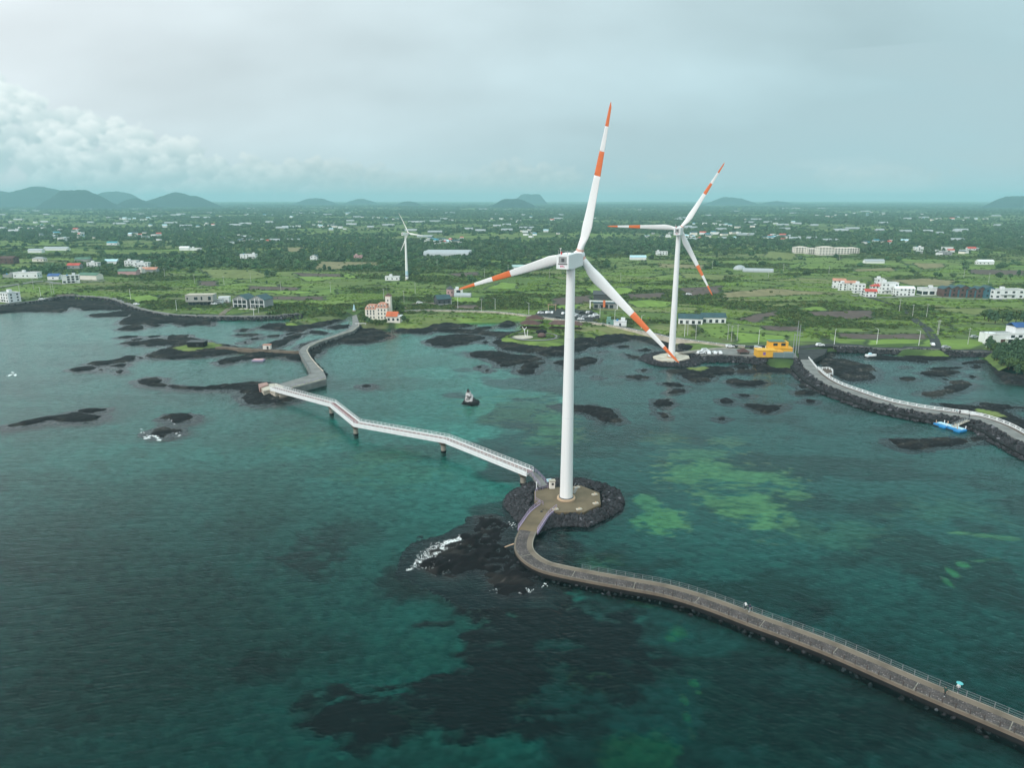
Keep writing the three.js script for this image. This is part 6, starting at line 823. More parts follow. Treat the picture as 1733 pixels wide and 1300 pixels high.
  const dw = thing('driftwood', 'pale driftwood branch stranded on the wet plateau', 'driftwood', at(862, 924, 0.35), 0.5); obj('branch', [bar(V(-1.2, 0, 0), V(1.2, 0.25, 0), 0.13), bar(V(0.3, 0.1, 0), V(1.0, 0.5, 0.5), 0.07), bar(V(-0.6, 0.05, 0), V(-1.1, 0.3, 0.5), 0.06)], M.sandPost, dw);
}

// ------------------------------------------------------------------ cars
function makeCar(paint, van) {
  const t = new THREE.Group(), s = new THREE.Shape();
  const add = (name, g, m) => obj(name, g, m, t);
  s.moveTo(-2.15, 0.35); s.lineTo(-2.2, 0.8); s.quadraticCurveTo(-2.15, 0.98, -1.9, 1.0); s.lineTo(2.0, 0.95); s.quadraticCurveTo(2.25, 0.85, 2.2, 0.35); s.closePath();
  const b = new THREE.ExtrudeGeometry(s, { depth: 1.6, bevelEnabled: true, bevelSize: 0.06, bevelThickness: 0.08, bevelSegments: 2 }); b.translate(0, 0, -0.8); add('body', b, paint);
  const c = new THREE.Shape(); c.moveTo(-1.95, 0.97); c.lineTo(-1.7, van ? 1.75 : 1.5); c.lineTo(van ? 0.9 : 0.35, van ? 1.75 : 1.52); c.lineTo(1.2, 0.97); c.closePath(); const cg = new THREE.ExtrudeGeometry(c, { depth: 1.4, bevelEnabled: true, bevelSize: 0.04, bevelThickness: 0.06, bevelSegments: 2 }); cg.translate(0, 0, -0.7); add('cabin', cg, paint);
  add('side_windows', [bx(1.9, 0.34, 1.55, -0.55, van ? 1.42 : 1.24, 0)], M.glass); const ws = new THREE.BoxGeometry(0.04, 0.55, 1.3); ws.rotateZ(0.85); ws.translate(0.86, 1.26, 0); add('windscreen', ws, M.glass);
  for (const [x, z] of [[-1.35, 0.78], [-1.35, -0.78], [1.35, 0.78], [1.35, -0.78]]) { const w = add('wheel', new THREE.CylinderGeometry(0.33, 0.33, 0.22, 14).rotateX(Math.PI / 2).translate(x, 0.33, z), M.tyre); }
  for (const z of [-0.6, 0.6]) add('headlight', bx(0.06, 0.16, 0.34, 2.24, 0.72, z), M.silver);
  return t;
}
const carKinds = { white: makeCar(M.carWhite), black: makeCar(M.black), silver: makeCar(M.silver), van: makeCar(M.carWhite, true) };
function car(kind, px, py, turn, label, e, group) { const p = e != null ? at(px, py, e) : ground(px, py, 0.42), o = carKinds[kind].clone(); o.name = numbered('parked_car'); o.position.copy(p); o.rotation.y = R(turn); scene.add(o); tag(o, label, 'car', group); return o; }
[['white', 915, 531, 20], ['white', 925, 530.5, 80], ['silver', 929, 530.5, 80], ['white', 934, 530.5, 84], ['white', 953, 532, 70], ['white', 973, 534, 30], ['silver', 977.5, 536, 34], ['black', 985, 530.5, 10], ['white', 996.5, 530.5, 12], ['white', 1001, 537, 15], ['van', 1008, 535, 15], ['white', 983, 541.5, -14], ['black', 945, 538.5, -12], ['silver', 990, 538, 20], ['black', 1003, 531, 20]].forEach(([k, x, y, tn]) => car(k, x, y, tn, `${k === 'van' ? 'white van-shaped' : k} car parked in the car park behind the tall tower`, 2.78, 'cars in the coast car park'));
[['white', 1186, 599, 15, 'white car nearest the far turbine pad'], ['van', 1193, 595.5, 5, 'white van behind the row of four by the far turbine'], ['white', 1199, 599, 80, 'second white car in the row by the far turbine'], ['white', 1209, 599, 85, 'third white car in the row by the far turbine'], ['white', 1217.5, 599, 88, 'last white car in the row by the far turbine']].forEach(([k, x, y, tn, l]) => car(k, x, y, tn, l, 2.64));
[['white', 1235, 588, -5, 'white car on the road at the end of the sea wall railing'], ['black', 1241, 588, -5, 'dark car right behind the white one at the railing end'], ['black', 1274, 590, 0, 'dark car left of the white one above the gazebo'], ['white', 1281, 590, 0, 'white car above the brown gazebo'], ['van', 1297, 591.5, 70, 'white van just left behind the yellow building'], ['silver', 1303, 590.5, 80, 'silver car directly behind the yellow building'], ['black', 1290, 589, 0, 'dark car behind the yellow building by the road']].forEach(([k, x, y, tn, l]) => car(k, x, y, tn, l, 2.9));
[['white', 232, 517, -14, 'white car driving on the left shore road'], ['silver', 371, 515, 10, 'silver car beside the white outbuilding'], ['white', 363, 516.5, 10, 'white car beside the raw concrete house'], ['white', 710, 514.5, 0, 'white car on the farm track behind the hotel'], ['white', 1387, 587, 0, 'white car on the coast road right of the yellow building'], ['white', 1577, 586, 70, 'white car where the lane meets the coast road'], ['silver', 1600, 591, 0, 'silver car on the coast road just past the lane'], ['silver', 1648, 573, 5, 'pale car in the meadow beside the villa'], ['white', 10, 511, 10, 'white car in front of the corner building at the left edge'], ['black', 35, 512, 12, 'dark car on the left shore road'], ['white', 72, 507, 10, 'white car parked near the poles on the left shore'], ['white', 1165, 500, 0, 'white car at the edge of the ploughed field']].forEach(([k, x, y, tn, l]) => car(k, x, y, tn, l));

// ------------------------------------------------------------------ poles and lamps
const poleProto = (() => { const t = new THREE.Group(); obj('shaft', [cyl(0.17, 0.1, 9.2, 0, 0, 0, 8)], std(lin(0.5, 0.5, 0.48), 0.8), t); obj('cross_arm', bx(1.8, 0.12, 0.12, 0, 8.5, 0), M.steel, t); obj('insulator', [cyl(0.08, 0.08, 0.25, -0.75, 8.55, 0), cyl(0.08, 0.08, 0.25, 0.75, 8.55, 0)], M.white, t); return t; })();
const lampProto = (() => { const t = new THREE.Group(); obj('shaft', [cyl(0.16, 0.09, 8.2, 0, 0, 0, 8)], M.white, t); obj('arm', [bar(V(0, 8.1, 0), V(1.6, 8.6, 0), 0.06)], M.white, t); obj('lamp_head', new RoundedBoxGeometry(0.8, 0.16, 0.3, 2, 0.05).translate(1.8, 8.62, 0), M.grey, t); return t; })();
[[1163, 568], [1177, 574], [1247, 576], [1231, 575], [1237, 578], [1567, 537], [1585, 568], [1587, 567.5], [1637, 583], [1521, 528], [1543, 538], [439, 537], [684, 511], [650, 508], [703, 497], [780, 506], [815, 527], [380, 484], [330, 480], [280, 470], [265, 462], [476, 493], [425, 478], [58, 490], [35, 500], [88, 497], [92, 497], [560, 495], [820, 470], [1300, 470], [1402, 465], [1325, 460], [1672, 478], [1630, 470], [1205, 455], [740, 452], [860, 462], [930, 470], [1050, 478], [1420, 440]].forEach(([x, y], i) => { const c = poleProto.clone(); c.name = numbered('utility_pole'); c.position.copy(ground(x, y)); c.rotation.y = 0.3 * Math.sin(i * 7); scene.add(c); c.userData.place = 1; tag(c, 'slender pale utility pole', 'pole', 'utility poles in the meadows'); });
[[1283, 583], [1411, 583.5], [1483, 582], [1554, 585], [1668, 588], [1158, 570], [1085, 556], [1040, 546], [1015, 538], [895, 533], [838, 524], [775, 522], [222, 507], [300, 527], [430, 533], [70, 503]].forEach(([x, y], i) => { const c = lampProto.clone(); c.name = numbered('street_lamp'); c.position.copy(ground(x, y)); c.rotation.y = i; scene.add(c); tag(c, 'pale street lamp with short arm beside the coast road', 'lamp', 'street lamps along the coast road'); });

// ------------------------------------------------------------------ people on the walkway and pier
function bodyMesh(bones, res, lo, size, grow = 0) {
  const mc = new MarchingCubes(res, new THREE.MeshStandardMaterial(), false, false, 60000); mc.isolation = 0;
  const p = new THREE.Vector3(), k = 0.035; const half = res / 2;
  for (let z = 0; z < res; z++) for (let y = 0; y < res; y++) for (let x = 0; x < res; x++) {
    p.set(lo.x + (x / half) * size / 2, lo.y + (y / half) * size / 2, lo.z + (z / half) * size / 2); let d = 1e3;
    for (const [a, b, ra, rb] of bones) { const ab = b.clone().sub(a), t = clamp(p.clone().sub(a).dot(ab) / (ab.lengthSq() || 1)), q = p.distanceTo(a.clone().addScaledVector(ab, t)) - lerp(ra, rb, t) - grow; const h = clamp(0.5 + 0.5 * (d - q) / k); d = lerp(d, q, h) - k * h * (1 - h); }
    mc.field[x + y * res + z * res * res] = -d;
  }
  mc.update(); const n = mc.count ?? 0, P = new Float32Array(n * 3), N = new Float32Array(n * 3);
  for (let i = 0; i < n; i++) { P[i * 3] = lo.x + (mc.positionArray[i * 3] + 1) * size / 2; P[i * 3 + 1] = lo.y + (mc.positionArray[i * 3 + 1] + 1) * size / 2; P[i * 3 + 2] = lo.z + (mc.positionArray[i * 3 + 2] + 1) * size / 2; N[i * 3] = mc.normalArray[i * 3]; N[i * 3 + 1] = mc.normalArray[i * 3 + 1]; N[i * 3 + 2] = mc.normalArray[i * 3 + 2]; }
  const g = new THREE.BufferGeometry(); g.setAttribute('position', new THREE.BufferAttribute(P, 3)); g.setAttribute('normal', new THREE.BufferAttribute(N, 3)); g.computeVertexNormals(); return g;
}
function person(label, p, turn, stride, top, legs, hair, raised = false) {
  const t = thing('person', label, 'person', p, turn), hip_ = 0.88, sx = stride;
  const arm = raised ? [V(0.24, 1.15, 0.12), V(0.2, 1.32, 0.26)] : [V(0.26, 1.12, -0.1 * sx), V(0.25, 0.9, 0.1 * sx)], arm2 = [V(-0.26, 1.12, 0.1 * sx), V(-0.25, 0.9, 0.16)];
  const L1 = [V(0.1, hip_, 0), V(0.1, 0.48, 0.16 * sx), V(0.1, 0.08, 0.12 * sx)], L2 = [V(-0.1, hip_, 0), V(-0.1, 0.48, -0.08 * sx), V(-0.1, 0.1, -0.3 * sx)];
  const head = [[V(0, 1.56, 0.01), V(0, 1.63, 0.02), 0.088, 0.092], [V(0, 1.42, 0), V(0, 1.54, 0.01), 0.05, 0.05], [V(0, 1.575, 0.1), V(0, 1.56, 0.115), 0.014, 0.016]];
  const fing = (w, d) => [-0.03, -0.01, 0.01, 0.03].map((o, i) => [w.clone().add(V(0, 0, o)), w.clone().add(V(0, 0, o)).addScaledVector(d, 0.085 + 0.012 * (i % 3)), 0.011, 0.009]).concat([[w.clone().add(V(0, 0, 0.03)), w.clone().add(V(0, 0.0, 0.065)).addScaledVector(d, 0.045), 0.012, 0.01]]);
  const torso = [[V(0, 0.92, 0), V(0, 1.15, 0), 0.15, 0.135], [V(0, 1.15, 0), V(0, 1.36, 0), 0.14, 0.13], [V(-0.15, 1.37, 0), V(0.15, 1.37, 0), 0.075, 0.075]];
  const arms = [[V(0.18, 1.37, 0), arm[0], 0.055, 0.045], [arm[0], arm[1], 0.043, 0.032], [V(-0.18, 1.37, 0), arm2[0], 0.055, 0.045], [arm2[0], arm2[1], 0.043, 0.032]];
  const hands = [...fing(arm[1], raised ? V(0, 0.9, 0.3) : V(0, -1, 0)), ...fing(arm2[1], V(0, -1, 0))];
  const lg = [L1, L2].flatMap((l) => [[l[0], l[1], 0.088, 0.062], [l[1], l[2], 0.06, 0.042]]), feet = [L1, L2].map((l) => [l[2].clone().add(V(0, -0.03, -0.03)), l[2].clone().add(V(0, -0.045, 0.15)), 0.045, 0.035]);
  const lo = V(-0.93, -0.06, -0.93), S = 1.86;
  const body = obj('body', bodyMesh([...head, ...torso, ...arms, ...hands, ...lg, ...feet], 92, lo, S), M.skin, t);
  obj('shirt', bodyMesh([...torso, arms[0], arms[2]], 62, lo, S, 0.022), top, t); obj('trousers', bodyMesh([[V(0, 0.9, 0), V(0, 0.98, 0), 0.15, 0.14], ...lg], 62, lo, S, 0.018), legs, t); obj('shoes', bodyMesh(feet, 62, lo, S, 0.012), M.white, t);
  const hg = new THREE.SphereGeometry(0.108, 16, 10, 0, 6.2832, 0, 1.75); hg.rotateX(-0.5); hg.translate(0, 1.645, 0.0); obj('hair', hg, hair, t);
  return t;
}
const black2 = std(lin(0.02, 0.02, 0.024), 0.8), navy = std(lin(0.03, 0.04, 0.07), 0.9);
const pA = at(1261, 1031.5, 1.4), pB = at(1268, 1035, 1.4);
person('person in a white top and dark trousers on the walkway, nearest the railing', pA, R(110), 1, M.white, black2, black2);
person('person in dark top and pale shorts walking in the middle of the walkway', pB, R(115), 1, navy, M.grey, black2);
person('person in dark green clothes walking along the paved strip far right', at(1598, 1178, 1.4), R(-70), 1, std(lin(0.02, 0.06, 0.05), 0.9), black2, black2);
const pu = at(1620, 1172, 1.4); person('person under a teal umbrella near the railing', pu, R(-65), 0.7, M.white, navy, black2, true);
{ const u = thing('umbrella', 'open teal umbrella held over the person by the railing', 'umbrella', pu, R(-65)); const c = new THREE.SphereGeometry(0.62, 16, 5, 0, 6.2832, 0, 0.95); c.scale(1, 0.55, 1); c.translate(0.18, 1.75, 0.2); obj('canopy', c, M.tealCloth, u); obj('shaft', [bar(V(0.2, 1.28, 0.27), V(0.18, 2.1, 0.2), 0.012)], M.steel, u); for (let k = 0; k < 6; k++) { const a = k * 1.047; obj('rib', [bar(V(0.18, 2.05, 0.2), V(0.18 + Math.sin(a) * 0.48, 1.93, 0.2 + Math.cos(a) * 0.48), 0.008)], M.steel, u); } }
person('person in pale clothes standing at the pier railing', at(1618, 699, 2.4), R(20), 0.4, M.paleBlue, M.grey, black2);
person('person in dark clothes standing on the pier beside the pale one', at(1623, 701.5, 2.4), R(-20), 0.4, navy, black2, black2);
person('person in dark clothes at the top of the gangway', at(1639, 708, 2.4), R(90), 0.6, black2, navy, black2);

// ------------------------------------------------------------------ trees, scrub, far villages
function leafCloud(blobs, count, size, seed, tri = false) {
  const r = rng(seed), P = [], N = [], I = [];
  let tot = 0; for (const b of blobs) tot += b[3] * b[3];
  for (const [cx, cy, cz, br, sq = 0.8] of blobs) { const n = Math.round(count * br * br / tot);
    for (let k = 0; k < n; k++) {
      const u = r() * 2 - 1, a = r() * 6.283, s = Math.sqrt(1 - u * u), d = V(s * Math.cos(a), u, s * Math.sin(a)), rad = br * (0.62 + 0.42 * r()), c = V(cx + d.x * rad, cy + d.y * rad * sq, cz + d.z * rad);
      const t1 = V(r() - 0.5, r() - 0.5, r() - 0.5).cross(d).normalize(), t2 = d.clone().cross(t1).addScaledVector(d, (r() - 0.5) * 1.3).normalize(), z = size * (0.55 + 0.8 * r()), b = P.length / 3;
      for (const [e, f] of tri ? [[-1, -0.6], [1, -0.5], [0, 1]] : [[-1, -0.7], [1, -0.6], [0.75, 0.8], [-0.8, 0.7]]) { P.push(c.x + (t1.x * e + t2.x * f) * z, c.y + (t1.y * e + t2.y * f) * z, c.z + (t1.z * e + t2.z * f) * z); const q = d.clone().multiplyScalar(0.75).add(V((r() - 0.5) * 0.7, 0.25, (r() - 0.5) * 0.7)).normalize(); N.push(q.x, q.y, q.z); }
      tri ? I.push(b, b + 1, b + 2) : I.push(b, b + 1, b + 2, b, b + 2, b + 3);
    } }
  const g = new THREE.BufferGeometry(); g.setAttribute('position', new THREE.Float32BufferAttribute(P, 3)); g.setAttribute('normal', new THREE.Float32BufferAttribute(N, 3)); g.setIndex(I); return g;
}
const leafMat = (c) => new THREE.MeshPhysicalMaterial({ color: c, roughness: 1, specularIntensity: 0.2, side: THREE.DoubleSide });
const LEAF = [lin(0.066, 0.108, 0.040), lin(0.076, 0.136, 0.064), lin(0.088, 0.125, 0.044), lin(0.064, 0.116, 0.062)].map(leafMat);
function treeProto(kind, seed) {
  const r = rng(seed), t = new THREE.Group(), h = kind === 'pine' ? 8 : 6.5, blobs = [], limbs = [];
  limbs.push(new THREE.CylinderGeometry(0.12, 0.26, h * 0.62, 7).translate(0, h * 0.31, 0));
  const n = kind === 'pine' ? 9 : 11;
  for (let k = 0; k < n; k++) { const a = k * 2.4 + r(), q = k / n, rr = kind === 'pine' ? (1 - q * 0.75) * 1.9 : 1.9 * Math.sin(Math.PI * (0.2 + 0.7 * q)), y = kind === 'pine' ? h * (0.36 + 0.56 * q) : h * (0.42 + 0.46 * q), o = rr * (0.3 + 0.5 * r()); const c = V(Math.cos(a) * o, y, Math.sin(a) * o); blobs.push([c.x, c.y, c.z, 0.75 + rr * 0.36 + 0.25 * r(), 0.72]); if (k % 2 === 0) limbs.push(bar(V(0, h * (0.26 + 0.3 * q), 0), c, 0.06, 5)); }
  obj('trunk', limbs, M.bark, t); obj('crown', leafCloud(blobs, kind === 'pine' ? 420 : 460, 0.34, seed + 5), LEAF[seed % 4], t); return t;
}
const TREES = [treeProto('round', 1), treeProto('round', 2), treeProto('pine', 3), treeProto('round', 4), treeProto('pine', 7)];
const bushGeo = [leafCloud([[0, 0.45, 0, 0.62, 0.75], [0.5, 0.35, 0.2, 0.45, 0.7], [-0.4, 0.35, -0.3, 0.5, 0.7], [0.1, 0.3, -0.5, 0.4, 0.7]], 110, 0.17, 77, true), leafCloud([[0, 0.4, 0, 0.55, 0.8], [0.6, 0.3, -0.2, 0.4, 0.7], [-0.55, 0.3, 0.25, 0.45, 0.7], [0.2, 0.6, 0.3, 0.35, 0.8]], 110, 0.17, 78, true)];
const woodGeo = [leafCloud([[0, 0.62, 0, 0.42, 0.8], [0.3, 0.5, 0.12, 0.32, 0.8], [-0.3, 0.48, -0.1, 0.34, 0.8], [0.05, 0.4, 0.33, 0.3, 0.8], [-0.08, 0.42, -0.32, 0.3, 0.8], [0.1, 0.25, 0, 0.3, 0.9]], 230, 0.088, 81), leafCloud([[0, 0.7, 0, 0.3, 1], [0.2, 0.5, 0.1, 0.32, 0.9], [-0.22, 0.45, 0.05, 0.34, 0.9], [0, 0.32, -0.2, 0.34, 0.8], [0.1, 0.3, 0.25, 0.32, 0.8]], 230, 0.085, 82)];
const blockers = []; scene.traverse((o) => { if (o.parent === scene && o.isGroup && o.userData.category && !['pole', 'lamp', 'wind turbine', 'walkway', 'footbridge', 'pier', 'wall', 'platform', 'causeway'].includes(o.userData.category)) blockers.push([o.position.x, o.position.z, o.userData.category === 'greenhouse' ? 22 : 11]); });
const roadPts = [...coastRoad, ...leftRoad].filter((_, i) => i % 3 === 0);
const near = new Map(); for (const b of blockers) { const k = `${Math.floor(b[0] / 60)},${Math.floor(b[1] / 60)}`; (near.get(k) ?? near.set(k, []).get(k)).push(b); }
for (const p of roadPts) { const k = `${Math.floor(p.x / 60)},${Math.floor(p.z / 60)}`; (near.get(k) ?? near.set(k, []).get(k)).push([p.x, p.z, 5.5]); }
function isFree(x, z, r = 0) { const i = Math.floor(x / 60), j = Math.floor(z / 60); for (let a = -1; a <= 1; a++) for (let b = -1; b <= 1; b++) for (const q of near.get(`${i + a},${j + b}`) ?? []) if (Math.hypot(q[0] - x, q[1] - z) < q[2] + r) return false; return true; }
// nothing tall directly in front of a building
function hides(x, z, h) { const i = Math.floor(x / 60), j = Math.floor(z / 60); for (let a = -1; a <= 1; a++) for (let b = -1; b <= 1; b++) for (const q of near.get(`${i + a},${j + b}`) ?? []) if (q[2] > 8 && Math.abs(q[0] * z / q[1] - x) < q[2] && z > q[1] && z - q[1] < 8 * h) return true; return false; }
// the nearest thing one can find, for the labels of the many look-alikes
const MARKS = [['in the left village', 120, 460], ['above the raw concrete house', 340, 490], ['above the twin gabled house', 430, 490], ['inland left of the small turbine', 540, 450], ['round the foot of the small turbine', 690, 470], ['inland right of the small turbine', 800, 450], ['behind the cream hotel', 620, 505], ['near the pink round house', 770, 495], ['inland behind the near rotor', 930, 450], ['behind the car park', 980, 505], ['inland left of the second tower', 1080, 460], ['inland right of the second tower', 1220, 460], ['round the twin white bungalows', 1190, 520], ['below the cream apartment complex', 1390, 450], ['left of the white estate', 1350, 495], ['behind the white estate', 1500, 465], ['behind the dark brick terrace', 1640, 470], ['in the meadow below the white estate', 1450, 540], ['beside the lane to the estate', 1560, 535], ['above the blue-roofed villa', 1680, 530], ['in the meadow at the left shore', 200, 490]].map(([t, x, y]) => [t, ground(x, y)]);
function whereabouts(x, z) { return MARKS.reduce((b, m) => { const d = Math.hypot(m[1].x - x, (m[1].z - z) * 0.6); return d < b[0] ? [d, m[0]] : b; }, [1e9, ''])[1]; }
function scatter(name, label, geo, mat, list, tint = 0.35, group) { const m = new THREE.InstancedMesh(geo, mat, list.length), q = new THREE.Object3D(), c = new THREE.Color(), r = rng(list.length + 9); list.forEach(([x, y, z, s, sy], i) => { q.position.set(x, y, z); q.rotation.set(0, r() * 6.283, 0); q.scale.set(s * (0.85 + 0.3 * r()), sy ?? s, s * (0.85 + 0.3 * r())); q.updateMatrix(); m.setMatrixAt(i, q.matrix); const k = 1 - tint + 2 * tint * r(), w = r(); m.setColorAt(i, c.setRGB(k * (0.9 + 0.35 * w), k, k * (0.85 + 0.2 * w))); }); m.name = numbered(name); scene.add(m); return tag(m, label, 'vegetation', group, 'stuff'); }
{
  const r = rng(301), scrub = [[], []], green = [], woods = [[], []], solo = [];
  const W = (D) => (0.78 * D + 60);
  // scrub and tussocks near the coast
  for (let k = 0; k < 150000; k++) {
    const D = 400 + 900 * Math.pow(r(), 1.15), x = (r() * 2 - 1) * W(D), z = -D, s = D > 900 ? 200 : landS(x, z); if (s < 2.5) continue;
    const pt = patchAt(x, z), [, edge] = parcel(x, z), w = wild(x, z), dense = smooth(0.49, 0.64, w) * 0.7 + (edge < 2.0 ? 0.3 : 0) + 0.035 + 0.35 * smooth(0.54, 0.66, wood(x, z)); const lim = pt ? (pt[1] > 1 ? 0.01 : 0.4) : dense;
    if (r() > lim * 0.9 || !isFree(x, z, -3)) continue;
    const sz = 0.7 + 1.7 * r() * r() + (w > 0.6 ? 0.7 : 0); scrub[k % 2].push([x, landH(x, z, s) - 0.15, z, sz, sz * (0.55 + 0.4 * r())]);
  }
  // bright tufts of tall grass
  for (let k = 0; k < 60000; k++) { const D = 400 + 420 * r(), x = (r() * 2 - 1) * W(D), z = -D, s = landS(x, z); if (s < 2 || fbm(x / 26 + 60, z / 12, 4) < 0.5 || patchAt(x, z) || !isFree(x, z, -3)) continue; const sz = 0.5 + 0.8 * r(); green.push([x, landH(x, z, s) - 0.1, z, sz, sz * 0.6]); }
  // woods and hedgerow trees inland
  for (let k = 0; k < 230000; k++) {
    const D = 480 + 9500 * Math.pow(r(), 1.75), x = (r() * 2 - 1) * W(D), z = -D; const s = D > 900 ? 200 : landS(x, z); if (s < 14) continue;
    const wd = wood(x, z), [, edge] = parcel(x, z), pt = D < 1400 ? patchAt(x, z) : null; let lim = smooth(0.605, 0.715, wd) * 0.9 + (edge < 3 ? 0.30 * smooth(600, 1100, D) : 0.0) + 0.03 * smooth(900, 1600, D); if (pt && pt[1] > -1) lim = 0; if (D < 640) lim *= 0.25;
    if (r() > lim * 0.66 || !isFree(x, z, 1)) continue; const hr = r(), h = (2.2 + 5.6 * hr * hr) * (1 + 0.4 * smooth(1500, 5000, D)); if (D < 1600 && hides(x, z, h)) continue;
    const e = [x, landH(x, z, s) - 0.3, z, h * (0.95 + 0.5 * r()) * (1 + 0.8 * smooth(1600, 6000, D)), h];
    if (D < 900) solo.push(e); else woods[k % 2].push(e);
  }
  solo.sort((a, b) => b[2] - a[2]);
  solo.forEach((e) => { e.rank = hashf(Math.round(e[0]), Math.round(e[2]), 3) + (-e[2] - 480) / 500; }); solo.sort((a, b) => a.rank - b.rank);
  const keep = solo.slice(0, 235); for (const e of solo.slice(235)) woods[0].push(e);
  keep.forEach((e, i) => { const p = TREES[(i * 7) % 4 === 2 && i % 3 ? 0 : [0, 1, 3, 2][i % 4]], c = p.clone(); c.name = numbered('tree'); c.position.set(e[0], e[1], e[2]); c.rotation.y = i * 1.7; const s = e[4] / 7; c.scale.set(s * 1.15, s, s * 1.15); scene.add(c); tag(c, `dark bushy tree ${whereabouts(e[0], e[2])}`, 'tree', 'trees among the coastal fields'); });
  scatter('scrub', 'low dark green scrub and bramble along field walls', bushGeo[0], LEAF[0], scrub[0]); scatter('scrub', 'patches of olive scrub spread over the meadows', bushGeo[1], LEAF[2], scrub[1]);
  scatter('tall_grass', 'bright green tufts of tall grass in the shore meadow', bushGeo[0], leafMat(lin(0.14, 0.235, 0.045)), green, 0.3);
  scatter('woodland', 'dark broadleaf woods across the inland plain', woodGeo[0], LEAF[1], woods[0]); scatter('woodland', 'blue-green pine woods across the inland plain', woodGeo[1], LEAF[3], woods[1]);
  console.log('scrub', scrub[0].length, scrub[1].length, 'grass', green.length, 'woods', woods[0].length, woods[1].length, 'solo', solo.length);
}
// trees with a place of their own
const own = (px, py, k, s, label, group, e) => { const p = e != null ? at(px, py, e) : ground(px, py), c = TREES[k].clone(); c.name = numbered(k === 2 || k === 4 ? 'pine_tree' : 'tree'); c.position.copy(p); c.position.y -= 0.2; c.rotation.y = px; c.scale.multiplyScalar(s); scene.add(c); tag(c, label, 'tree', group); };
[[612, 545, 1, 0.75], [618, 547, 3, 0.85], [624, 548, 0, 0.7], [630, 549, 3, 0.6], [636, 549, 1, 0.65], [642, 549, 3, 0.6], [648, 549, 1, 0.6], [653, 548, 3, 0.55]].forEach(([x, y, k, s]) => own(x, y, k, s, 'dark clipped tree in the row in front of the hotel', 'trees in front of the hotel'));
own(670, 531, 3, 1.55, 'big round dark tree behind the hotel tower'); own(684, 546, 0, 0.8, 'light green bush-like tree right of the orange-roofed annex'); own(690, 548, 1, 0.6, 'smallest bush-like tree beside the annex');
{ const r = rng(91); for (let k = 0; k < 230; k++) { const x = 1668 + r() * 130, y = 590 + r() * 50; if (y > 602 + (x - 1667) * 1.0) continue; const p = ground(x, y); if (landS(p.x, p.z) < 1.5) continue; own(x, y, [4, 2, 3, 4][k % 4], 0.6 + 0.4 * r(), y > 618 ? 'dark tree on the lower seaward edge of the wooded headland' : x < 1690 ? 'dark tree at the left end of the wooded headland' : y < 600 ? 'dark tree along the top of the wooded headland below the villa' : 'dark tree in the thick of the wooded headland', 'trees of the wooded headland'); } }
[[1683, 548], [1695, 545], [1706, 549], [1718, 546], [1730, 548], [1665, 541], [1672, 544], [1740, 543]].forEach(([x, y], i) => own(x, y, i % 2 ? 3 : 2, 1.1, 'tall dark tree of the grove above the blue-roofed villa', 'grove above the villa'));
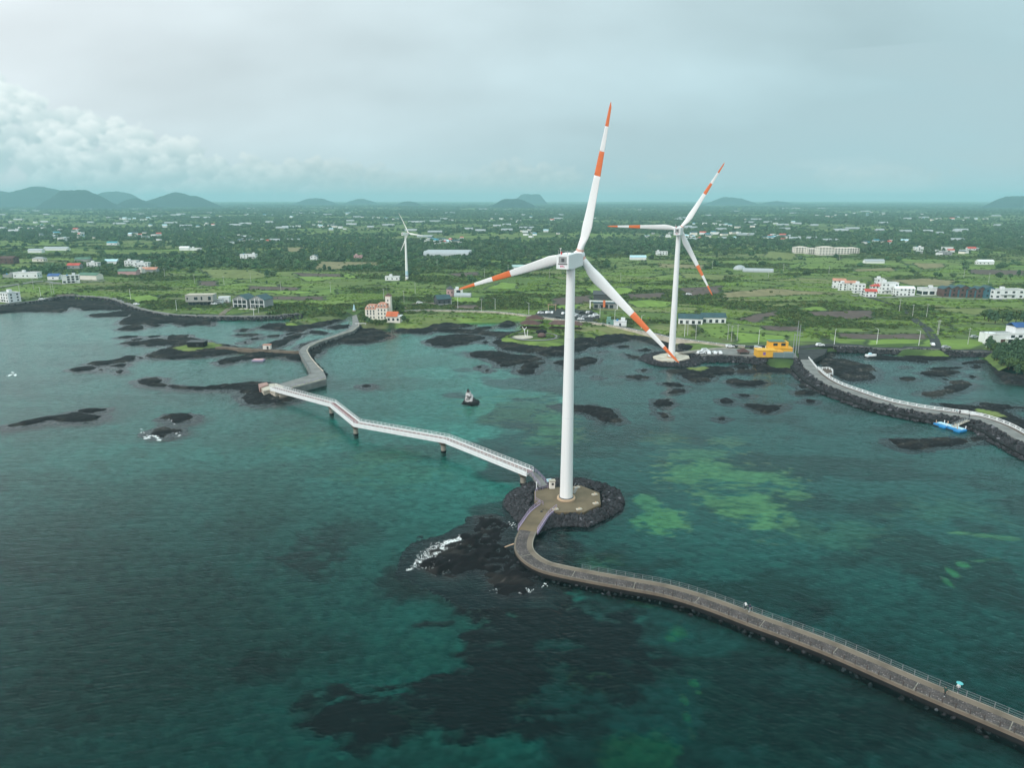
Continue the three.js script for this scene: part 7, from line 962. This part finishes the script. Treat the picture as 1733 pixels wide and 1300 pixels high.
// far houses and greenhouses: a few picture elements each
{
  const r = rng(611), kinds = [[M.white, M.grey, 'flat'], [M.white, M.redRoof, 'gable'], [M.cream, M.tealRoof, 'gable'], [M.white, M.paleBlue, 'gable'], [M.grey, M.white, 'flat'], [M.white, std(lin(0.03, 0.2, 0.28), 0.6), 'gable']];
  const protos = kinds.map(([wall, roof, type]) => { const t = new THREE.Group(); obj('wall', bx(12, 5.4, 9, 0, 2.7, 0), wall, t); if (type === 'flat') obj('roof', bx(12.4, 0.5, 9.4, 0, 5.65, 0), roof, t); else obj('roof', [gable(12, 9, 2.4).translate(0, 5.4, 0)], roof, t); return t; });
  const WHERE = ['in the village right of the small turbine', 'in the town behind the second turbine', 'on the far plain below the flat-topped hill', 'inland behind the left village', 'inland above the meadow at the left', 'inland behind the wide white house', 'on the plain left of the small turbine', 'far behind the small turbine', 'inland behind the near rotor', 'near the cream apartment complex', 'behind the white estate', 'behind the dark brick terrace', 'far behind the second rotor', 'far off below the hill at the right', 'far inland at the left edge', 'far off behind the apartment complex', 'far off left of centre', 'far off behind the tall blade', 'far inland left of the small turbine'], LOOK = ['white flat-roofed', 'red-roofed', 'cream dark-roofed', 'pale blue-roofed', 'grey', 'teal-roofed']; let vi = 0;
  const cl = []; // villages seen in the photograph, as centres with a spread, then stray farms
  for (const [x, y, sx, sy, n] of [[745, 410, 55, 6, 34], [1190, 400, 110, 6, 30], [230, 372, 60, 3, 12], [110, 400, 60, 10, 16], [250, 400, 40, 8, 12], [420, 410, 60, 10, 10], [560, 385, 60, 8, 16], [640, 372, 60, 5, 10], [900, 395, 80, 8, 10], [1320, 404, 60, 5, 16], [1500, 412, 60, 6, 10], [1600, 428, 60, 6, 12], [1250, 380, 120, 8, 14], [1600, 372, 110, 5, 14], [60, 385, 60, 8, 10], [1430, 365, 160, 5, 14], [450, 365, 160, 5, 12], [860, 372, 100, 6, 10], [330, 385, 90, 8, 10]]) { const w = WHERE[vi++]; for (let k = 0; k < n; k++) cl.push([x + (r() + r() - 1) * sx, y + (r() + r() - 1) * sy, w]); }
  cl.slice(0, 272).forEach(([x, y, where], i) => { const p = ground(x, y), kd = [0, 0, 4, 1, 2, 0, 3, 0, 5, 2][Math.floor(r() * 10)], c = protos[kd].clone(); c.name = numbered('far_house'); c.position.set(p.x, landH(p.x, p.z) + (p.z < -1500 ? 1.5 : 0), p.z); c.rotation.y = (r() - 0.5) * 1.4; const s = (0.5 + 0.42 * r()) * (1 + 0.3 * smooth(1800, 5000, -p.z)); c.scale.set(s * (0.8 + 0.7 * r()), s * (0.8 + 0.4 * r()), s); scene.add(c); tag(c, `tiny ${LOOK[kd]} house ${where}`, 'house', 'far village houses'); });
  for (let k = 0; k < 120; k++) { const x = r() * 1733, y = 351 + 58 * Math.pow(r(), 1.4), p = ground(x, y), D = -p.z, len = (16 + 24 * r()) * (1 + 0.9 * smooth(2000, 6000, D)), wd = 7 + 6 * smooth(1500, 5000, D); const t = thing('far_greenhouse', `thin pale greenhouse streak ${y < 362 ? 'just below the skyline' : y < 382 ? 'across the middle of the plain' : 'on the nearer plain'} ${x < 250 ? 'below the left hills' : x < 560 ? 'left of the small turbine' : x < 820 ? 'round the small turbine' : x < 1050 ? 'behind the near rotor' : x < 1300 ? 'behind the second rotor' : x < 1530 ? 'behind the apartments' : 'below the right hill'}`, 'greenhouse', V(p.x, landH(p.x, p.z) + (D > 1500 ? 2.2 : 0), p.z), R((r() - 0.5) * 30), 'far greenhouses'); obj('cover', [tunnelGeo(len, wd, 3.4).translate(0, 1.2, 0), bx(len, 1.2, wd - 0.1, 0, 0.6, 0)], M.film, t); }
}

scene.children.filter((o) => o.userData.place).forEach((o) => { delete o.userData.place; o.userData.label = `slender pale utility pole ${whereabouts(o.position.x, o.position.z)}`; });
scene.children.filter((o) => /^street_lamp/.test(o.name)).forEach((o) => { o.userData.label = `pale street lamp with short arm ${whereabouts(o.position.x, o.position.z)}`; });

scene.traverse((o) => { if (o.isMesh) { o.castShadow = true; o.receiveShadow = true; } });
renderer.render(scene, camera);
